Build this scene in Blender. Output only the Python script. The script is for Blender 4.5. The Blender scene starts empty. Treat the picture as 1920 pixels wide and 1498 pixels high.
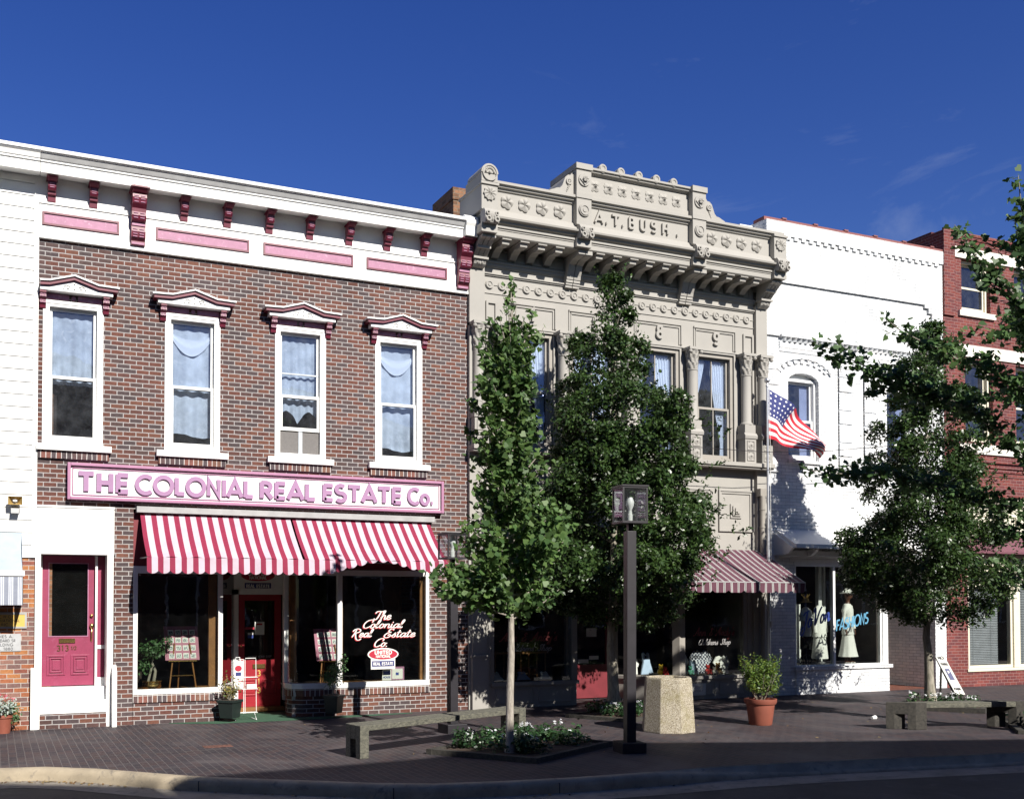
import bpy, bmesh, math, random
import numpy as np
from mathutils import Vector, Matrix
random.seed(7); rng = np.random.default_rng(7)
PI = math.pi
sc = bpy.context.scene
COL = sc.collection

# ------------------------------------------------------------------ camera
# x runs along the shopfronts, y into the buildings (fronts at y = 0), z up
FPX, CX, CY, PSI, PIT, D, EYE = 1900.0, 800.0, 1087.35, math.radians(23.1263), math.radians(1.3161), 17.311, 2.0
cam = bpy.data.cameras.new("camera"); camo = bpy.data.objects.new("camera", cam); COL.objects.link(camo)
cam.sensor_fit = 'HORIZONTAL'; cam.sensor_width = 36.0; cam.lens = FPX / 1920 * 36
cam.shift_x = (960 - CX) / 1920; cam.shift_y = (CY - 749) / 1920
cam.clip_start = 0.1; cam.clip_end = 3000
camo.location = (0, -D, EYE); camo.rotation_euler = (PI / 2 + PIT, 0, -PSI)
sc.camera = camo
_f = Vector((math.sin(PSI) * math.cos(PIT), math.cos(PSI) * math.cos(PIT), math.sin(PIT)))
_r = Vector((math.cos(PSI), -math.sin(PSI), 0)); _u = _r.cross(_f)
def ray(px, py): return _f + _r * ((px - CX) / FPX) - _u * ((py - CY) / FPX)
def onY(px, py, Y=0.0):
    d = ray(px, py); t = (Y + D) / d.y; return Vector((0, -D, EYE)) + d * t
def onZ(px, py, Z=0.0):
    d = ray(px, py); t = (Z - EYE) / d.z; return Vector((0, -D, EYE)) + d * t

# ------------------------------------------------------------------ light
SUN_EL, SUN_AZ = math.radians(35.5), math.radians(10.5)      # azimuth measured from the street side (-y) towards +x
to_sun = Vector((math.sin(SUN_AZ) * math.cos(SUN_EL), -math.cos(SUN_AZ) * math.cos(SUN_EL), math.sin(SUN_EL)))
sl = bpy.data.lights.new("sun", 'SUN'); sl.energy = 5.0; sl.angle = math.radians(0.53); sl.color = (1.0, 0.95, 0.87)
so = bpy.data.objects.new("sun", sl); COL.objects.link(so); so.location = (10, -30, 30)
so.rotation_euler = to_sun.to_track_quat('Z', 'Y').to_euler()
W = bpy.data.worlds.new("World"); sc.world = W; W.use_nodes = True
wn, wl = W.node_tree.nodes, W.node_tree.links
for n in list(wn): wn.remove(n)
out = wn.new('ShaderNodeOutputWorld'); bg = wn.new('ShaderNodeBackground'); bg.inputs['Strength'].default_value = 0.067
sky = wn.new('ShaderNodeTexSky'); sky.sky_type = 'NISHITA'; sky.sun_disc = False
sky.sun_elevation = SUN_EL; sky.sun_rotation = PI - SUN_AZ
sky.air_density = 1.0; sky.dust_density = 0.15; sky.ozone_density = 3.0; sky.altitude = 0
hs = wn.new('ShaderNodeHueSaturation'); hs.inputs['Saturation'].default_value = 1.32; hs.inputs['Hue'].default_value = 0.527; hs.inputs['Value'].default_value = 1.02
tc = wn.new('ShaderNodeTexCoord'); mp = wn.new('ShaderNodeMapping')
mp.inputs['Location'].default_value = (0.35, 0.0, 0.12); mp.inputs['Rotation'].default_value = (0.0, 0.12, 0.0); mp.inputs['Scale'].default_value = (2.6, 2.6, 9.0)
nz = wn.new('ShaderNodeTexNoise'); nz.inputs['Scale'].default_value = 1.7; nz.inputs['Detail'].default_value = 9; nz.inputs['Roughness'].default_value = 0.62; nz.inputs['Distortion'].default_value = 0.5
cr = wn.new('ShaderNodeValToRGB'); cr.color_ramp.elements[0].position = 0.56; cr.color_ramp.elements[1].position = 0.86
n2 = wn.new('ShaderNodeTexNoise'); n2.inputs['Scale'].default_value = 2.1; n2.inputs['Detail'].default_value = 2
cr2 = wn.new('ShaderNodeValToRGB'); cr2.color_ramp.elements[0].position = 0.45; cr2.color_ramp.elements[1].position = 0.70
mm = wn.new('ShaderNodeMath'); mm.operation = 'MULTIPLY'; m3 = wn.new('ShaderNodeMath'); m3.operation = 'MULTIPLY'; m3.inputs[1].default_value = 0.30
mx = wn.new('ShaderNodeMix'); mx.data_type = 'RGBA'; mx.inputs['B'].default_value = (5.5, 6.2, 7.4, 1)
wl.new(tc.outputs['Generated'], mp.inputs['Vector']); wl.new(mp.outputs['Vector'], nz.inputs['Vector']); wl.new(tc.outputs['Generated'], n2.inputs['Vector'])
wl.new(nz.outputs['Fac'], cr.inputs['Fac']); wl.new(n2.outputs['Fac'], cr2.inputs['Fac'])
cd = ray(1560, 215).normalized(); dt = wn.new('ShaderNodeVectorMath'); dt.operation = 'DOT_PRODUCT'; dt.inputs[1].default_value = cd
nv = wn.new('ShaderNodeVectorMath'); nv.operation = 'NORMALIZE'; wl.new(tc.outputs['Generated'], nv.inputs[0]); wl.new(nv.outputs[0], dt.inputs[0])
mr_ = wn.new('ShaderNodeMapRange'); mr_.interpolation_type = 'SMOOTHSTEP'; mr_.inputs['From Min'].default_value = 0.94; mr_.inputs['From Max'].default_value = 0.995; wl.new(dt.outputs['Value'], mr_.inputs['Value'])
wl.new(cr.outputs['Color'], mm.inputs[0]); wl.new(mr_.outputs[0], mm.inputs[1]); wl.new(mm.outputs[0], m3.inputs[0])
hs2 = wn.new('ShaderNodeHueSaturation'); hs2.inputs['Saturation'].default_value = 1.22; hs2.inputs['Hue'].default_value = 0.515; hs2.inputs['Value'].default_value = 0.70
sy = wn.new('ShaderNodeSeparateXYZ'); wl.new(nv.outputs[0], sy.inputs[0]); mry = wn.new('ShaderNodeMapRange'); mry.interpolation_type = 'SMOOTHSTEP'; mry.inputs['From Min'].default_value = -0.25; mry.inputs['From Max'].default_value = 0.45; wl.new(sy.outputs['Y'], mry.inputs['Value'])
mxs_ = wn.new('ShaderNodeMix'); mxs_.data_type = 'RGBA'; wl.new(mry.outputs[0], mxs_.inputs['Factor'])
wl.new(sky.outputs['Color'], hs.inputs['Color']); wl.new(sky.outputs['Color'], hs2.inputs['Color']); wl.new(hs2.outputs['Color'], mxs_.inputs['A']); wl.new(hs.outputs['Color'], mxs_.inputs['B']); wl.new(mxs_.outputs['Result'], mx.inputs['A']); wl.new(m3.outputs[0], mx.inputs['Factor'])
wl.new(mx.outputs['Result'], bg.inputs['Color']); wl.new(bg.outputs[0], out.inputs[0])
sc.view_settings.view_transform = 'Standard'; sc.view_settings.look = 'None'; sc.view_settings.gamma = 1.0
sc.view_settings.exposure = 0.62; sc.view_settings.use_curve_mapping = False
sc.cycles.max_bounces = 8; sc.cycles.transparent_max_bounces = 12; sc.cycles.caustics_reflective = False; sc.cycles.caustics_refractive = False

# ------------------------------------------------------------------ materials
def newmat(name):
    m = bpy.data.materials.new(name); m.use_nodes = True
    t = m.node_tree; b = t.nodes['Principled BSDF']; return m, t, b
def c4(c): return (c[0], c[1], c[2], 1.0)
def math_node(t, op, a, b=None):
    n = t.nodes.new('ShaderNodeMath'); n.operation = op
    for i, s in enumerate((a, b)):
        if s is None: continue
        if isinstance(s, (int, float)): n.inputs[i].default_value = s
        else: t.links.new(s, n.inputs[i])
    return n.outputs[0]
def ramp(t, fac, stops, interp='LINEAR'):
    n = t.nodes.new('ShaderNodeValToRGB'); n.color_ramp.interpolation = interp
    els = n.color_ramp.elements
    while len(els) < len(stops): els.new(0.5)
    for e, (p, c) in zip(els, stops): e.position = p; e.color = c4(c) if not isinstance(c, (int, float)) else (c, c, c, 1)
    t.links.new(fac, n.inputs['Fac']); return n.outputs['Color']
def mixc(t, fac, a, b, blend='MIX'):
    n = t.nodes.new('ShaderNodeMix'); n.data_type = 'RGBA'; n.blend_type = blend
    for k, s in (('Factor', fac), ('A', a), ('B', b)):
        if isinstance(s, (int, float)): n.inputs[k].default_value = s
        elif isinstance(s, tuple): n.inputs[k].default_value = c4(s)
        else: t.links.new(s, n.inputs[k])
    return n.outputs['Result']
def noise(t, scale, detail=4, rough=0.55, vec=None, dist=0.0):
    n = t.nodes.new('ShaderNodeTexNoise'); n.inputs['Scale'].default_value = scale; n.inputs['Detail'].default_value = detail
    n.inputs['Roughness'].default_value = rough; n.inputs['Distortion'].default_value = dist
    if vec is None: vec = t.nodes.new('ShaderNodeTexCoord').outputs['Object']
    t.links.new(vec, n.inputs['Vector']); return n.outputs['Fac']
def bump(t, b, h, strength=0.3, dist=0.01):
    n = t.nodes.new('ShaderNodeBump'); n.inputs['Strength'].default_value = strength; n.inputs['Distance'].default_value = dist
    t.links.new(h, n.inputs['Height']); t.links.new(n.outputs[0], b.inputs['Normal'])
def mapped(t, scale):
    tcn = t.nodes.new('ShaderNodeTexCoord'); m = t.nodes.new('ShaderNodeMapping'); m.inputs['Scale'].default_value = scale
    t.links.new(tcn.outputs['Object'], m.inputs['Vector']); return m.outputs['Vector']
def mat(name, col, rough=0.6, var=0.15, scale=5.0, bmp=0.0, metal=0.0, spec=0.5, dirt=None, fine=60.0):
    m, t, b = newmat(name)
    lo = tuple(max(0, x * (1 - var)) for x in col); hi = tuple(min(1, x * (1 + var)) for x in col)
    c = ramp(t, noise(t, scale, 6, 0.6), [(0.3, lo), (0.7, hi)])
    if dirt is not None:
        d = ramp(t, noise(t, scale * 2.3, 8, 0.7, dist=0.6), [(dirt[1], 0.0), (min(1, dirt[1] + 0.14), 1.0)])
        f = math_node(t, 'MULTIPLY', d, dirt[2]); c = mixc(t, f, c, tuple(dirt[0]))
    t.links.new(c, b.inputs['Base Color'])
    b.inputs['Roughness'].default_value = rough; b.inputs['Metallic'].default_value = metal; b.inputs['Specular IOR Level'].default_value = spec
    if bmp > 0: bump(t, b, noise(t, fine, 4, 0.6), bmp, 0.004)
    return m
def brickmat(name, pal, mortar, bw=0.205, bh=0.0745, ms=0.0055, offset=0.5, flat=False, vary=0.35, spots=0.0, bstr=0.6, rough=0.85, mdirt=0.5, rot=False, dirtcol=None):
    m, t, b = newmat(name)
    tcn = t.nodes.new('ShaderNodeTexCoord'); sp = t.nodes.new('ShaderNodeSeparateXYZ'); t.links.new(tcn.outputs['Object'], sp.inputs[0])
    cb = t.nodes.new('ShaderNodeCombineXYZ')
    if flat:
        t.links.new(sp.outputs['Y' if rot else 'X'], cb.inputs[0]); t.links.new(sp.outputs['X' if rot else 'Y'], cb.inputs[1])
    else:
        t.links.new(math_node(t, 'ADD', sp.outputs['X'], sp.outputs['Y']), cb.inputs[0]); t.links.new(sp.outputs['Z'], cb.inputs[1])
    wob = t.nodes.new('ShaderNodeTexNoise'); wob.inputs['Scale'].default_value = 9; wob.inputs['Detail'].default_value = 3; t.links.new(tcn.outputs['Object'], wob.inputs['Vector'])
    va = t.nodes.new('ShaderNodeVectorMath'); va.operation = 'MULTIPLY_ADD'; va.inputs[1].default_value = (0.012, 0.009, 0)
    t.links.new(wob.outputs['Color'], va.inputs[0]); t.links.new(cb.outputs[0], va.inputs[2])
    br = t.nodes.new('ShaderNodeTexBrick'); br.offset = offset; br.squash = 1.0; br.inputs['Scale'].default_value = 1.0
    br.inputs['Color1'].default_value = (0, 0, 0, 1); br.inputs['Color2'].default_value = (1, 1, 1, 1); br.inputs['Mortar'].default_value = (0.5, 0.5, 0.5, 1)
    br.inputs['Mortar Size'].default_value = ms; br.inputs['Mortar Smooth'].default_value = 0.15; br.inputs['Brick Width'].default_value = bw; br.inputs['Row Height'].default_value = bh
    t.links.new(va.outputs[0], br.inputs['Vector'])
    n = len(pal); col = ramp(t, br.outputs['Color'], [((i + 0.0) / n, c) for i, c in enumerate(pal)], 'CONSTANT')
    nz1 = ramp(t, noise(t, 26, 6, 0.7), [(0.3, 1 - vary), (0.7, 1 + vary * 0.6)]); col = mixc(t, 1.0, col, nz1, 'MULTIPLY')
    big = ramp(t, noise(t, 0.9, 6, 0.65, dist=0.6), [(0.3, 0.74), (0.7, 1.18)]); col = mixc(t, 1.0, col, big, 'MULTIPLY')
    mcol = mixc(t, ramp(t, noise(t, 14, 5, 0.7), [(0.4, 0.0), (0.75, mdirt)]), tuple(mortar), tuple(x * 0.55 for x in mortar))
    if spots > 0:
        s = ramp(t, noise(t, 16, 8, 0.75), [(0.62, 0.0), (0.72, spots)]); s2 = ramp(t, noise(t, 1.7, 3, 0.6), [(0.45, 0.0), (0.65, 1.0)])
        col = mixc(t, math_node(t, 'MULTIPLY', s, s2), col, tuple(mortar))
    c = mixc(t, br.outputs['Fac'], col, mcol)
    if dirtcol: c = mixc(t, ramp(t, noise(t, 0.55, 7, 0.65, dist=0.8), [(0.5, 0.0), (0.7, dirtcol[1])]), c, tuple(dirtcol[0]))
    t.links.new(c, b.inputs['Base Color']); b.inputs['Roughness'].default_value = rough; b.inputs['Specular IOR Level'].default_value = 0.25
    h = math_node(t, 'ADD', math_node(t, 'MULTIPLY', br.outputs['Fac'], -1.0), math_node(t, 'MULTIPLY', noise(t, 70, 4), 0.35))
    bump(t, b, h, bstr, 0.008); return m
def glassmat(name, tint, refl=(0.85, 0.9, 1.0), boost=1.0, dirty=0.0):
    m = bpy.data.materials.new(name); m.use_nodes = True; t = m.node_tree
    for n in list(t.nodes): t.nodes.remove(n)
    o = t.nodes.new('ShaderNodeOutputMaterial'); tr = t.nodes.new('ShaderNodeBsdfTransparent'); tr.inputs[0].default_value = c4(tint)
    gl = t.nodes.new('ShaderNodeBsdfGlossy'); gl.inputs['Roughness'].default_value = 0.01; gl.inputs['Color'].default_value = c4(refl)
    ge = t.nodes.new('ShaderNodeNewGeometry'); dp = t.nodes.new('ShaderNodeVectorMath'); dp.operation = 'DOT_PRODUCT'
    t.links.new(ge.outputs['Incoming'], dp.inputs[0]); t.links.new(ge.outputs['Normal'], dp.inputs[1])
    g1 = math_node(t, 'POWER', math_node(t, 'SUBTRACT', 1.0, math_node(t, 'ABSOLUTE', dp.outputs['Value'])), 5.0)
    f = math_node(t, 'MULTIPLY', math_node(t, 'ADD', math_node(t, 'MULTIPLY', g1, 0.96), 0.04), boost)
    bp = t.nodes.new('ShaderNodeBump'); bp.inputs['Strength'].default_value = 0.06; bp.inputs['Distance'].default_value = 0.02
    t.links.new(noise(t, 2.2, 2), bp.inputs['Height']); t.links.new(bp.outputs[0], gl.inputs['Normal'])
    mxs = t.nodes.new('ShaderNodeMixShader'); t.links.new(f, mxs.inputs[0]); t.links.new(tr.outputs[0], mxs.inputs[1]); t.links.new(gl.outputs[0], mxs.inputs[2])
    last = mxs
    if dirty > 0:
        df = t.nodes.new('ShaderNodeBsdfDiffuse'); df.inputs[0].default_value = (0.5, 0.52, 0.55, 1)
        m2 = t.nodes.new('ShaderNodeMixShader'); t.links.new(math_node(t, 'MULTIPLY', ramp(t, noise(t, 5, 7, 0.7), [(0.35, 0.15), (0.75, 1.0)]), dirty), m2.inputs[0])
        t.links.new(mxs.outputs[0], m2.inputs[1]); t.links.new(df.outputs[0], m2.inputs[2]); last = m2
    t.links.new(last.outputs[0], o.inputs[0]); return m
def stripemat(name, axis, period, stops, rough=0.8, fade=0.1, phase=0.0):
    m, t, b = newmat(name); tcn = t.nodes.new('ShaderNodeTexCoord'); sp = t.nodes.new('ShaderNodeSeparateXYZ'); t.links.new(tcn.outputs['Object'], sp.inputs[0])
    fr = math_node(t, 'FRACT', math_node(t, 'ADD', math_node(t, 'DIVIDE', sp.outputs[axis], period), phase))
    c = ramp(t, fr, stops, 'CONSTANT')
    c = mixc(t, 1.0, c, ramp(t, noise(t, 4, 6, 0.65), [(0.3, 1 - fade), (0.7, 1 + fade)]), 'MULTIPLY')
    t.links.new(c, b.inputs['Base Color']); b.inputs['Roughness'].default_value = rough; b.inputs['Specular IOR Level'].default_value = 0.3
    bump(t, b, noise(t, 9, 4, 0.6), 0.25, 0.02); return m
def leafmat(name, cols, rough, trans=0.25, spec=0.5):
    m, t, b = newmat(name); g = t.nodes.new('ShaderNodeNewGeometry')
    c = ramp(t, g.outputs['Random Per Island'], [(i / max(1, len(cols) - 1), x) for i, x in enumerate(cols)])
    c = mixc(t, 1.0, c, ramp(t, noise(t, 2.2, 3), [(0.35, 0.75), (0.65, 1.2)]), 'MULTIPLY')
    t.links.new(c, b.inputs['Base Color']); b.inputs['Roughness'].default_value = rough; b.inputs['Specular IOR Level'].default_value = spec
    tl = t.nodes.new('ShaderNodeBsdfTranslucent'); hsv = t.nodes.new('ShaderNodeHueSaturation'); hsv.inputs['Value'].default_value = 1.9; hsv.inputs['Hue'].default_value = 0.485
    t.links.new(c, hsv.inputs['Color']); t.links.new(hsv.outputs[0], tl.inputs[0])
    mxs = t.nodes.new('ShaderNodeMixShader'); mxs.inputs[0].default_value = trans
    o = t.nodes['Material Output']; t.links.new(b.outputs[0], mxs.inputs[1]); t.links.new(tl.outputs[0], mxs.inputs[2]); t.links.new(mxs.outputs[0], o.inputs[0]); return m
def barkmat(name, col, col2, sc_=(6, 6, 1.5)):
    m, t, b = newmat(name); v = mapped(t, sc_); n = noise(t, 5, 8, 0.7, vec=v, dist=0.4)
    t.links.new(ramp(t, n, [(0.3, col2), (0.62, col)]), b.inputs['Base Color']); b.inputs['Roughness'].default_value = 0.9; bump(t, b, n, 0.5, 0.01); return m

white = mat('white_paint', (0.79, 0.79, 0.77), 0.5, 0.05, 2.0, 0.12, dirt=((0.42, 0.40, 0.36), 0.62, 0.38))
white2 = mat('white_trim', (0.78, 0.79, 0.79), 0.55, 0.05, 6.0, 0.1, dirt=((0.40, 0.40, 0.40), 0.66, 0.4))
greytrim = mat('weathered_trim', (0.50, 0.54, 0.58), 0.6, 0.15, 8.0, 0.1)
crimson = mat('crimson_paint', (0.135, 0.014, 0.034), 0.4, 0.18, 9.0, 0.1, dirt=((0.55, 0.3, 0.38), 0.68, 0.35))
pink = mat('pink_paint', (0.36, 0.155, 0.25), 0.55, 0.12, 7.0, 0.15, dirt=((0.75, 0.55, 0.65), 0.56, 0.5))
lilac = mat('lilac_letter', (0.34, 0.185, 0.33), 0.5, 0.06, 6)
signpink = mat('sign_pink', (0.38, 0.175, 0.29), 0.5, 0.08, 8)
doorpink = mat('faded_red_door', (0.255, 0.038, 0.085), 0.42, 0.12, 3.0, 0.1, dirt=((0.33, 0.09, 0.16), 0.55, 0.5))
doorred = mat('red_door', (0.30, 0.014, 0.024), 0.4, 0.1, 3.0, 0.1)
stone = mat('painted_stone', (0.345, 0.330, 0.303), 0.75, 0.05, 1.5, 0.25, dirt=((0.30, 0.28, 0.25), 0.66, 0.3), fine=120)
stone_dk = mat('stone_wood_trim', (0.31, 0.287, 0.255), 0.6, 0.08, 3, 0.1)
brick_a = brickmat('mixed_brick', [(0.142, 0.060, 0.045), (0.116, 0.055, 0.047), (0.084, 0.062, 0.064), (0.158, 0.070, 0.050), (0.098, 0.056, 0.052), (0.080, 0.060, 0.062), (0.132, 0.056, 0.044), (0.092, 0.060, 0.057)], (0.40, 0.38, 0.375), ms=0.0075, spots=0.85, mdirt=0.7)
brick_soldier = brickmat('soldier_brick', [(0.2, 0.085, 0.07), (0.12, 0.075, 0.075), (0.09, 0.07, 0.075), (0.19, 0.1, 0.075)], (0.60, 0.58, 0.56), bw=0.078, bh=0.24, ms=0.006, offset=0.0)
brick_old = brickmat('old_orange_brick', [(0.33, 0.12, 0.06), (0.25, 0.09, 0.065), (0.19, 0.11, 0.10), (0.40, 0.17, 0.07), (0.28, 0.15, 0.12)], (0.48, 0.44, 0.40), spots=0.8)
brick_w = brickmat('white_brick', [(0.79, 0.80, 0.81), (0.75, 0.77, 0.79), (0.81, 0.81, 0.81), (0.70, 0.72, 0.74)], (0.36, 0.38, 0.41), bw=0.21, bh=0.073, ms=0.0036, vary=0.07, bstr=1.0, mdirt=0.15, dirtcol=((0.72, 0.73, 0.74), 0.3))
brick_r = brickmat('dark_red_brick', [(0.185, 0.050, 0.046), (0.155, 0.044, 0.044), (0.205, 0.058, 0.050), (0.135, 0.044, 0.046)], (0.30, 0.19, 0.18), bw=0.21, bh=0.072, ms=0.005, mdirt=0.4)
brick_ch = brickmat('chimney_brick', [(0.22, 0.11, 0.06), (0.16, 0.085, 0.05), (0.27, 0.14, 0.08)], (0.2, 0.16, 0.12), ms=0.007)
brick_op = brickmat('street_brick', [(0.16, 0.07, 0.05), (0.12, 0.06, 0.05), (0.19, 0.09, 0.06)], (0.3, 0.28, 0.25))
paver = brickmat('paver', [(0.054, 0.040, 0.045), (0.045, 0.037, 0.044), (0.063, 0.044, 0.046), (0.041, 0.035, 0.042)], (0.125, 0.113, 0.112), bw=0.205, bh=0.10, ms=0.005, flat=True, rot=True, vary=0.25, bstr=0.4, rough=0.7, dirtcol=((0.110, 0.098, 0.100), 0.75), spots=0.35)
paver_red = brickmat('passage_paver', [(0.2, 0.075, 0.05), (0.16, 0.06, 0.045)], (0.15, 0.1, 0.08), bw=0.205, bh=0.10, ms=0.004, flat=True)
asphalt = mat('asphalt', (0.060, 0.055, 0.048), 0.9, 0.3, 1.2, 0.8, fine=150, dirt=((0.12, 0.11, 0.10), 0.55, 0.7))
concrete = mat('kerb_concrete', (0.34, 0.285, 0.205), 0.85, 0.25, 3.0, 0.5, fine=90, dirt=((0.12, 0.11, 0.10), 0.55, 0.7))
gutterm = mat('gutter_concrete', (0.24, 0.215, 0.18), 0.9, 0.25, 2.0, 0.5, fine=90, dirt=((0.08, 0.08, 0.08), 0.52, 0.7))
carpetm = mat('green_carpet', (0.035, 0.095, 0.055), 0.95, 0.2, 8, 0.6, fine=200)
blackm = mat('black_metal', (0.022, 0.020, 0.025), 0.45, 0.2, 8)
darkwood = barkmat('weathered_timber', (0.15, 0.145, 0.112), (0.03, 0.031, 0.029), (2.5, 9, 9))
railtie = barkmat('dark_timber', (0.060, 0.055, 0.046), (0.018, 0.017, 0.016), (5, 5, 5))
soil = mat('soil', (0.05, 0.032, 0.022), 0.95, 0.4, 14, 0.8)
terra = mat('terracotta', (0.25, 0.075, 0.048), 0.6, 0.12, 6, 0.1)
blackplastic = mat('dark_green_plastic', (0.016, 0.024, 0.022), 0.4, 0.1, 8)
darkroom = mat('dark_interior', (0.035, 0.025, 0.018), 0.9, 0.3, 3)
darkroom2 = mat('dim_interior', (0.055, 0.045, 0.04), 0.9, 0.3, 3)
intwood = mat('varnished_wood', (0.26, 0.12, 0.04), 0.45, 0.25, 7)
curtainm = mat('sheer_curtain', (0.56, 0.59, 0.62), 0.9, 0.30, 3.2, dirt=((0.80, 0.80, 0.80), 0.56, 0.7))
drapem = mat('white_drape', (0.82, 0.84, 0.88), 0.9, 0.05, 5)
brass = mat('brass', (0.75, 0.52, 0.20), 0.25, 0.1, 10, metal=1.0)
steel = mat('galvanised_steel', (0.62, 0.63, 0.66), 0.35, 0.12, 8, metal=0.8)
greymetal = mat('grey_metal', (0.34, 0.34, 0.34), 0.55, 0.15, 5)
rust = mat('rusty_iron', (0.13, 0.06, 0.045), 0.9, 0.4, 18, 0.5)
roofm = mat('roof_felt', (0.09, 0.09, 0.095), 0.9, 0.3, 2)
coping = mat('red_coping', (0.21, 0.075, 0.07), 0.7, 0.2, 4)
glass_up = glassmat('upper_glass', (0.86, 0.90, 0.95), (0.60, 0.66, 1.0), 1.9, dirty=0.05)
glass_shop = glassmat('shop_glass', (0.86, 0.88, 0.86), (0.9, 0.9, 0.95), 1.0, dirty=0.004)
lampglass = glassmat('lamp_glass', (0.88, 0.90, 0.90), (0.9, 0.92, 1.0), 1.0, dirty=0.035)
awn_red = stripemat('red_stripe_canvas', 'X', 0.184, [(0.0, (0.235, 0.022, 0.056)), (0.47, (0.49, 0.41, 0.47))], phase=0.12)
awn_mar = stripemat('maroon_stripe_canvas', 'X', 0.172, [(0.0, (0.105, 0.042, 0.062)), (0.58, (0.40, 0.40, 0.39)), (0.68, (0.07, 0.062, 0.075)), (0.76, (0.40, 0.40, 0.39)), (0.86, (0.105, 0.042, 0.062))])
awn_grey = stripemat('grey_stripe_canvas', 'X', 0.13, [(0.0, (0.25, 0.27, 0.33)), (0.5, (0.62, 0.65, 0.70)), (0.6, (0.28, 0.3, 0.36)), (0.7, (0.62, 0.65, 0.7)), (0.8, (0.28, 0.30, 0.36)), (0.9, (0.62, 0.65, 0.70))])
awn_slate = mat('slate_canvas', (0.36, 0.42, 0.48), 0.8, 0.08, 5)
maroonm = mat('maroon_canvas', (0.15, 0.055, 0.075), 0.8, 0.1, 5)
cream = mat('cream_paint', (0.70, 0.66, 0.53), 0.55, 0.05, 3)
creamstone = mat('limestone', (0.74, 0.71, 0.64), 0.8, 0.07, 2, 0.2)
aggm, t_, b_ = newmat('pebble_aggregate')
vo = t_.nodes.new('ShaderNodeTexVoronoi'); vo.inputs['Scale'].default_value = 125; t_.links.new(t_.nodes.new('ShaderNodeTexCoord').outputs['Object'], vo.inputs['Vector'])
cc = ramp(t_, vo.outputs['Color'], [(0.15, (0.16, 0.13, 0.09)), (0.4, (0.34, 0.29, 0.21)), (0.62, (0.46, 0.41, 0.31)), (0.85, (0.58, 0.54, 0.45))])
cc = mixc(t_, ramp(t_, noise(t_, 3.5, 6, 0.7), [(0.5, 0.0), (0.7, 0.55)]), cc, (0.22, 0.19, 0.07)); t_.links.new(cc, b_.inputs['Base Color']); b_.inputs['Roughness'].default_value = 0.85
bump(t_, b_, vo.outputs['Distance'], 0.7, 0.01)
lw = mat('white_lettering', (0.82, 0.80, 0.76), 0.5, 0.03, 5); lr = mat('red_lettering', (0.45, 0.02, 0.03), 0.5, 0.05, 5)
lgrey = mat('faded_lettering', (0.34, 0.33, 0.33), 0.6, 0.1, 5); lmar = mat('maroon_lettering', (0.19, 0.035, 0.035), 0.6, 0.1, 5)
lblue = mat('blue_lettering', (0.03, 0.06, 0.27), 0.5, 0.05, 5); lcyan = mat('pale_blue_lettering', (0.11, 0.31, 0.47), 0.5, 0.05, 5)
navy = mat('navy_sign', (0.03, 0.04, 0.16), 0.5, 0.05, 5); signred = mat('sign_red', (0.42, 0.015, 0.04), 0.5, 0.05, 5); inkm = mat('black_ink', (0.03, 0.03, 0.035), 0.6, 0.05, 5)
papr = mat('paper', (0.74, 0.74, 0.70), 0.8, 0.04, 4)
gold = mat('gold_plate', (0.62, 0.42, 0.11), 0.4, 0.08, 5)
plaquem = mat('stone_plaque', (0.42, 0.43, 0.44), 0.8, 0.1, 9)
photo_m, t_, b_ = newmat('photo_print')
t_.links.new(ramp(t_, noise(t_, 55, 3, 0.7), [(0.36, (0.03, 0.04, 0.04)), (0.5, (0.13, 0.17, 0.15)), (0.58, (0.5, 0.55, 0.6)), (0.7, (0.75, 0.76, 0.76))]), b_.inputs['Base Color'])
mauve = mat('mauve_board', (0.36, 0.12, 0.19), 0.6, 0.06, 5)
skin = mat('mannequin_skin', (0.13, 0.055, 0.035), 0.4, 0.1, 6)
clothw = mat('white_cloth', (0.80, 0.80, 0.78), 0.9, 0.05, 6); clothb = mat('pale_blue_cloth', (0.42, 0.55, 0.72), 0.9, 0.08, 8); clothk = mat('black_cloth', (0.012, 0.012, 0.013), 0.9, 0.2, 8)
strawm = mat('straw', (0.45, 0.30, 0.10), 0.8, 0.25, 30); toyred = mat('red_plush', (0.5, 0.03, 0.03), 0.9, 0.1, 9); toytan = mat('tan_plush', (0.45, 0.26, 0.08), 0.95, 0.15, 9); toyyel = mat('yellow_plastic', (0.75, 0.50, 0.03), 0.5, 0.1, 9); toygrn = mat('green_cloth', (0.05, 0.22, 0.15), 0.8, 0.1, 9)
gingham, t_, b_ = newmat('gingham_cloth')
ck = t_.nodes.new('ShaderNodeTexChecker'); ck.inputs['Scale'].default_value = 24; ck.inputs[1].default_value = (0.03, 0.035, 0.08, 1); ck.inputs[2].default_value = (0.6, 0.62, 0.68, 1)
t_.links.new(t_.nodes.new('ShaderNodeTexCoord').outputs['Object'], ck.inputs[0]); t_.links.new(ck.outputs[0], b_.inputs['Base Color'])
ginkgo_m = leafmat('ginkgo_leaf', [(0.048, 0.100, 0.032), (0.074, 0.142, 0.042), (0.11, 0.180, 0.050), (0.080, 0.145, 0.052)], 0.5, 0.3, 0.35)
ginkgo_dk = leafmat('deep_ginkgo_leaf', [(0.040, 0.086, 0.030), (0.060, 0.122, 0.040), (0.088, 0.155, 0.050), (0.066, 0.125, 0.046)], 0.5, 0.22, 0.35)
holly_m = leafmat('holly_leaf', [(0.022, 0.049, 0.013), (0.034, 0.070, 0.017), (0.056, 0.098, 0.024), (0.030, 0.062, 0.019)], 0.36, 0.14, 0.42)
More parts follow.
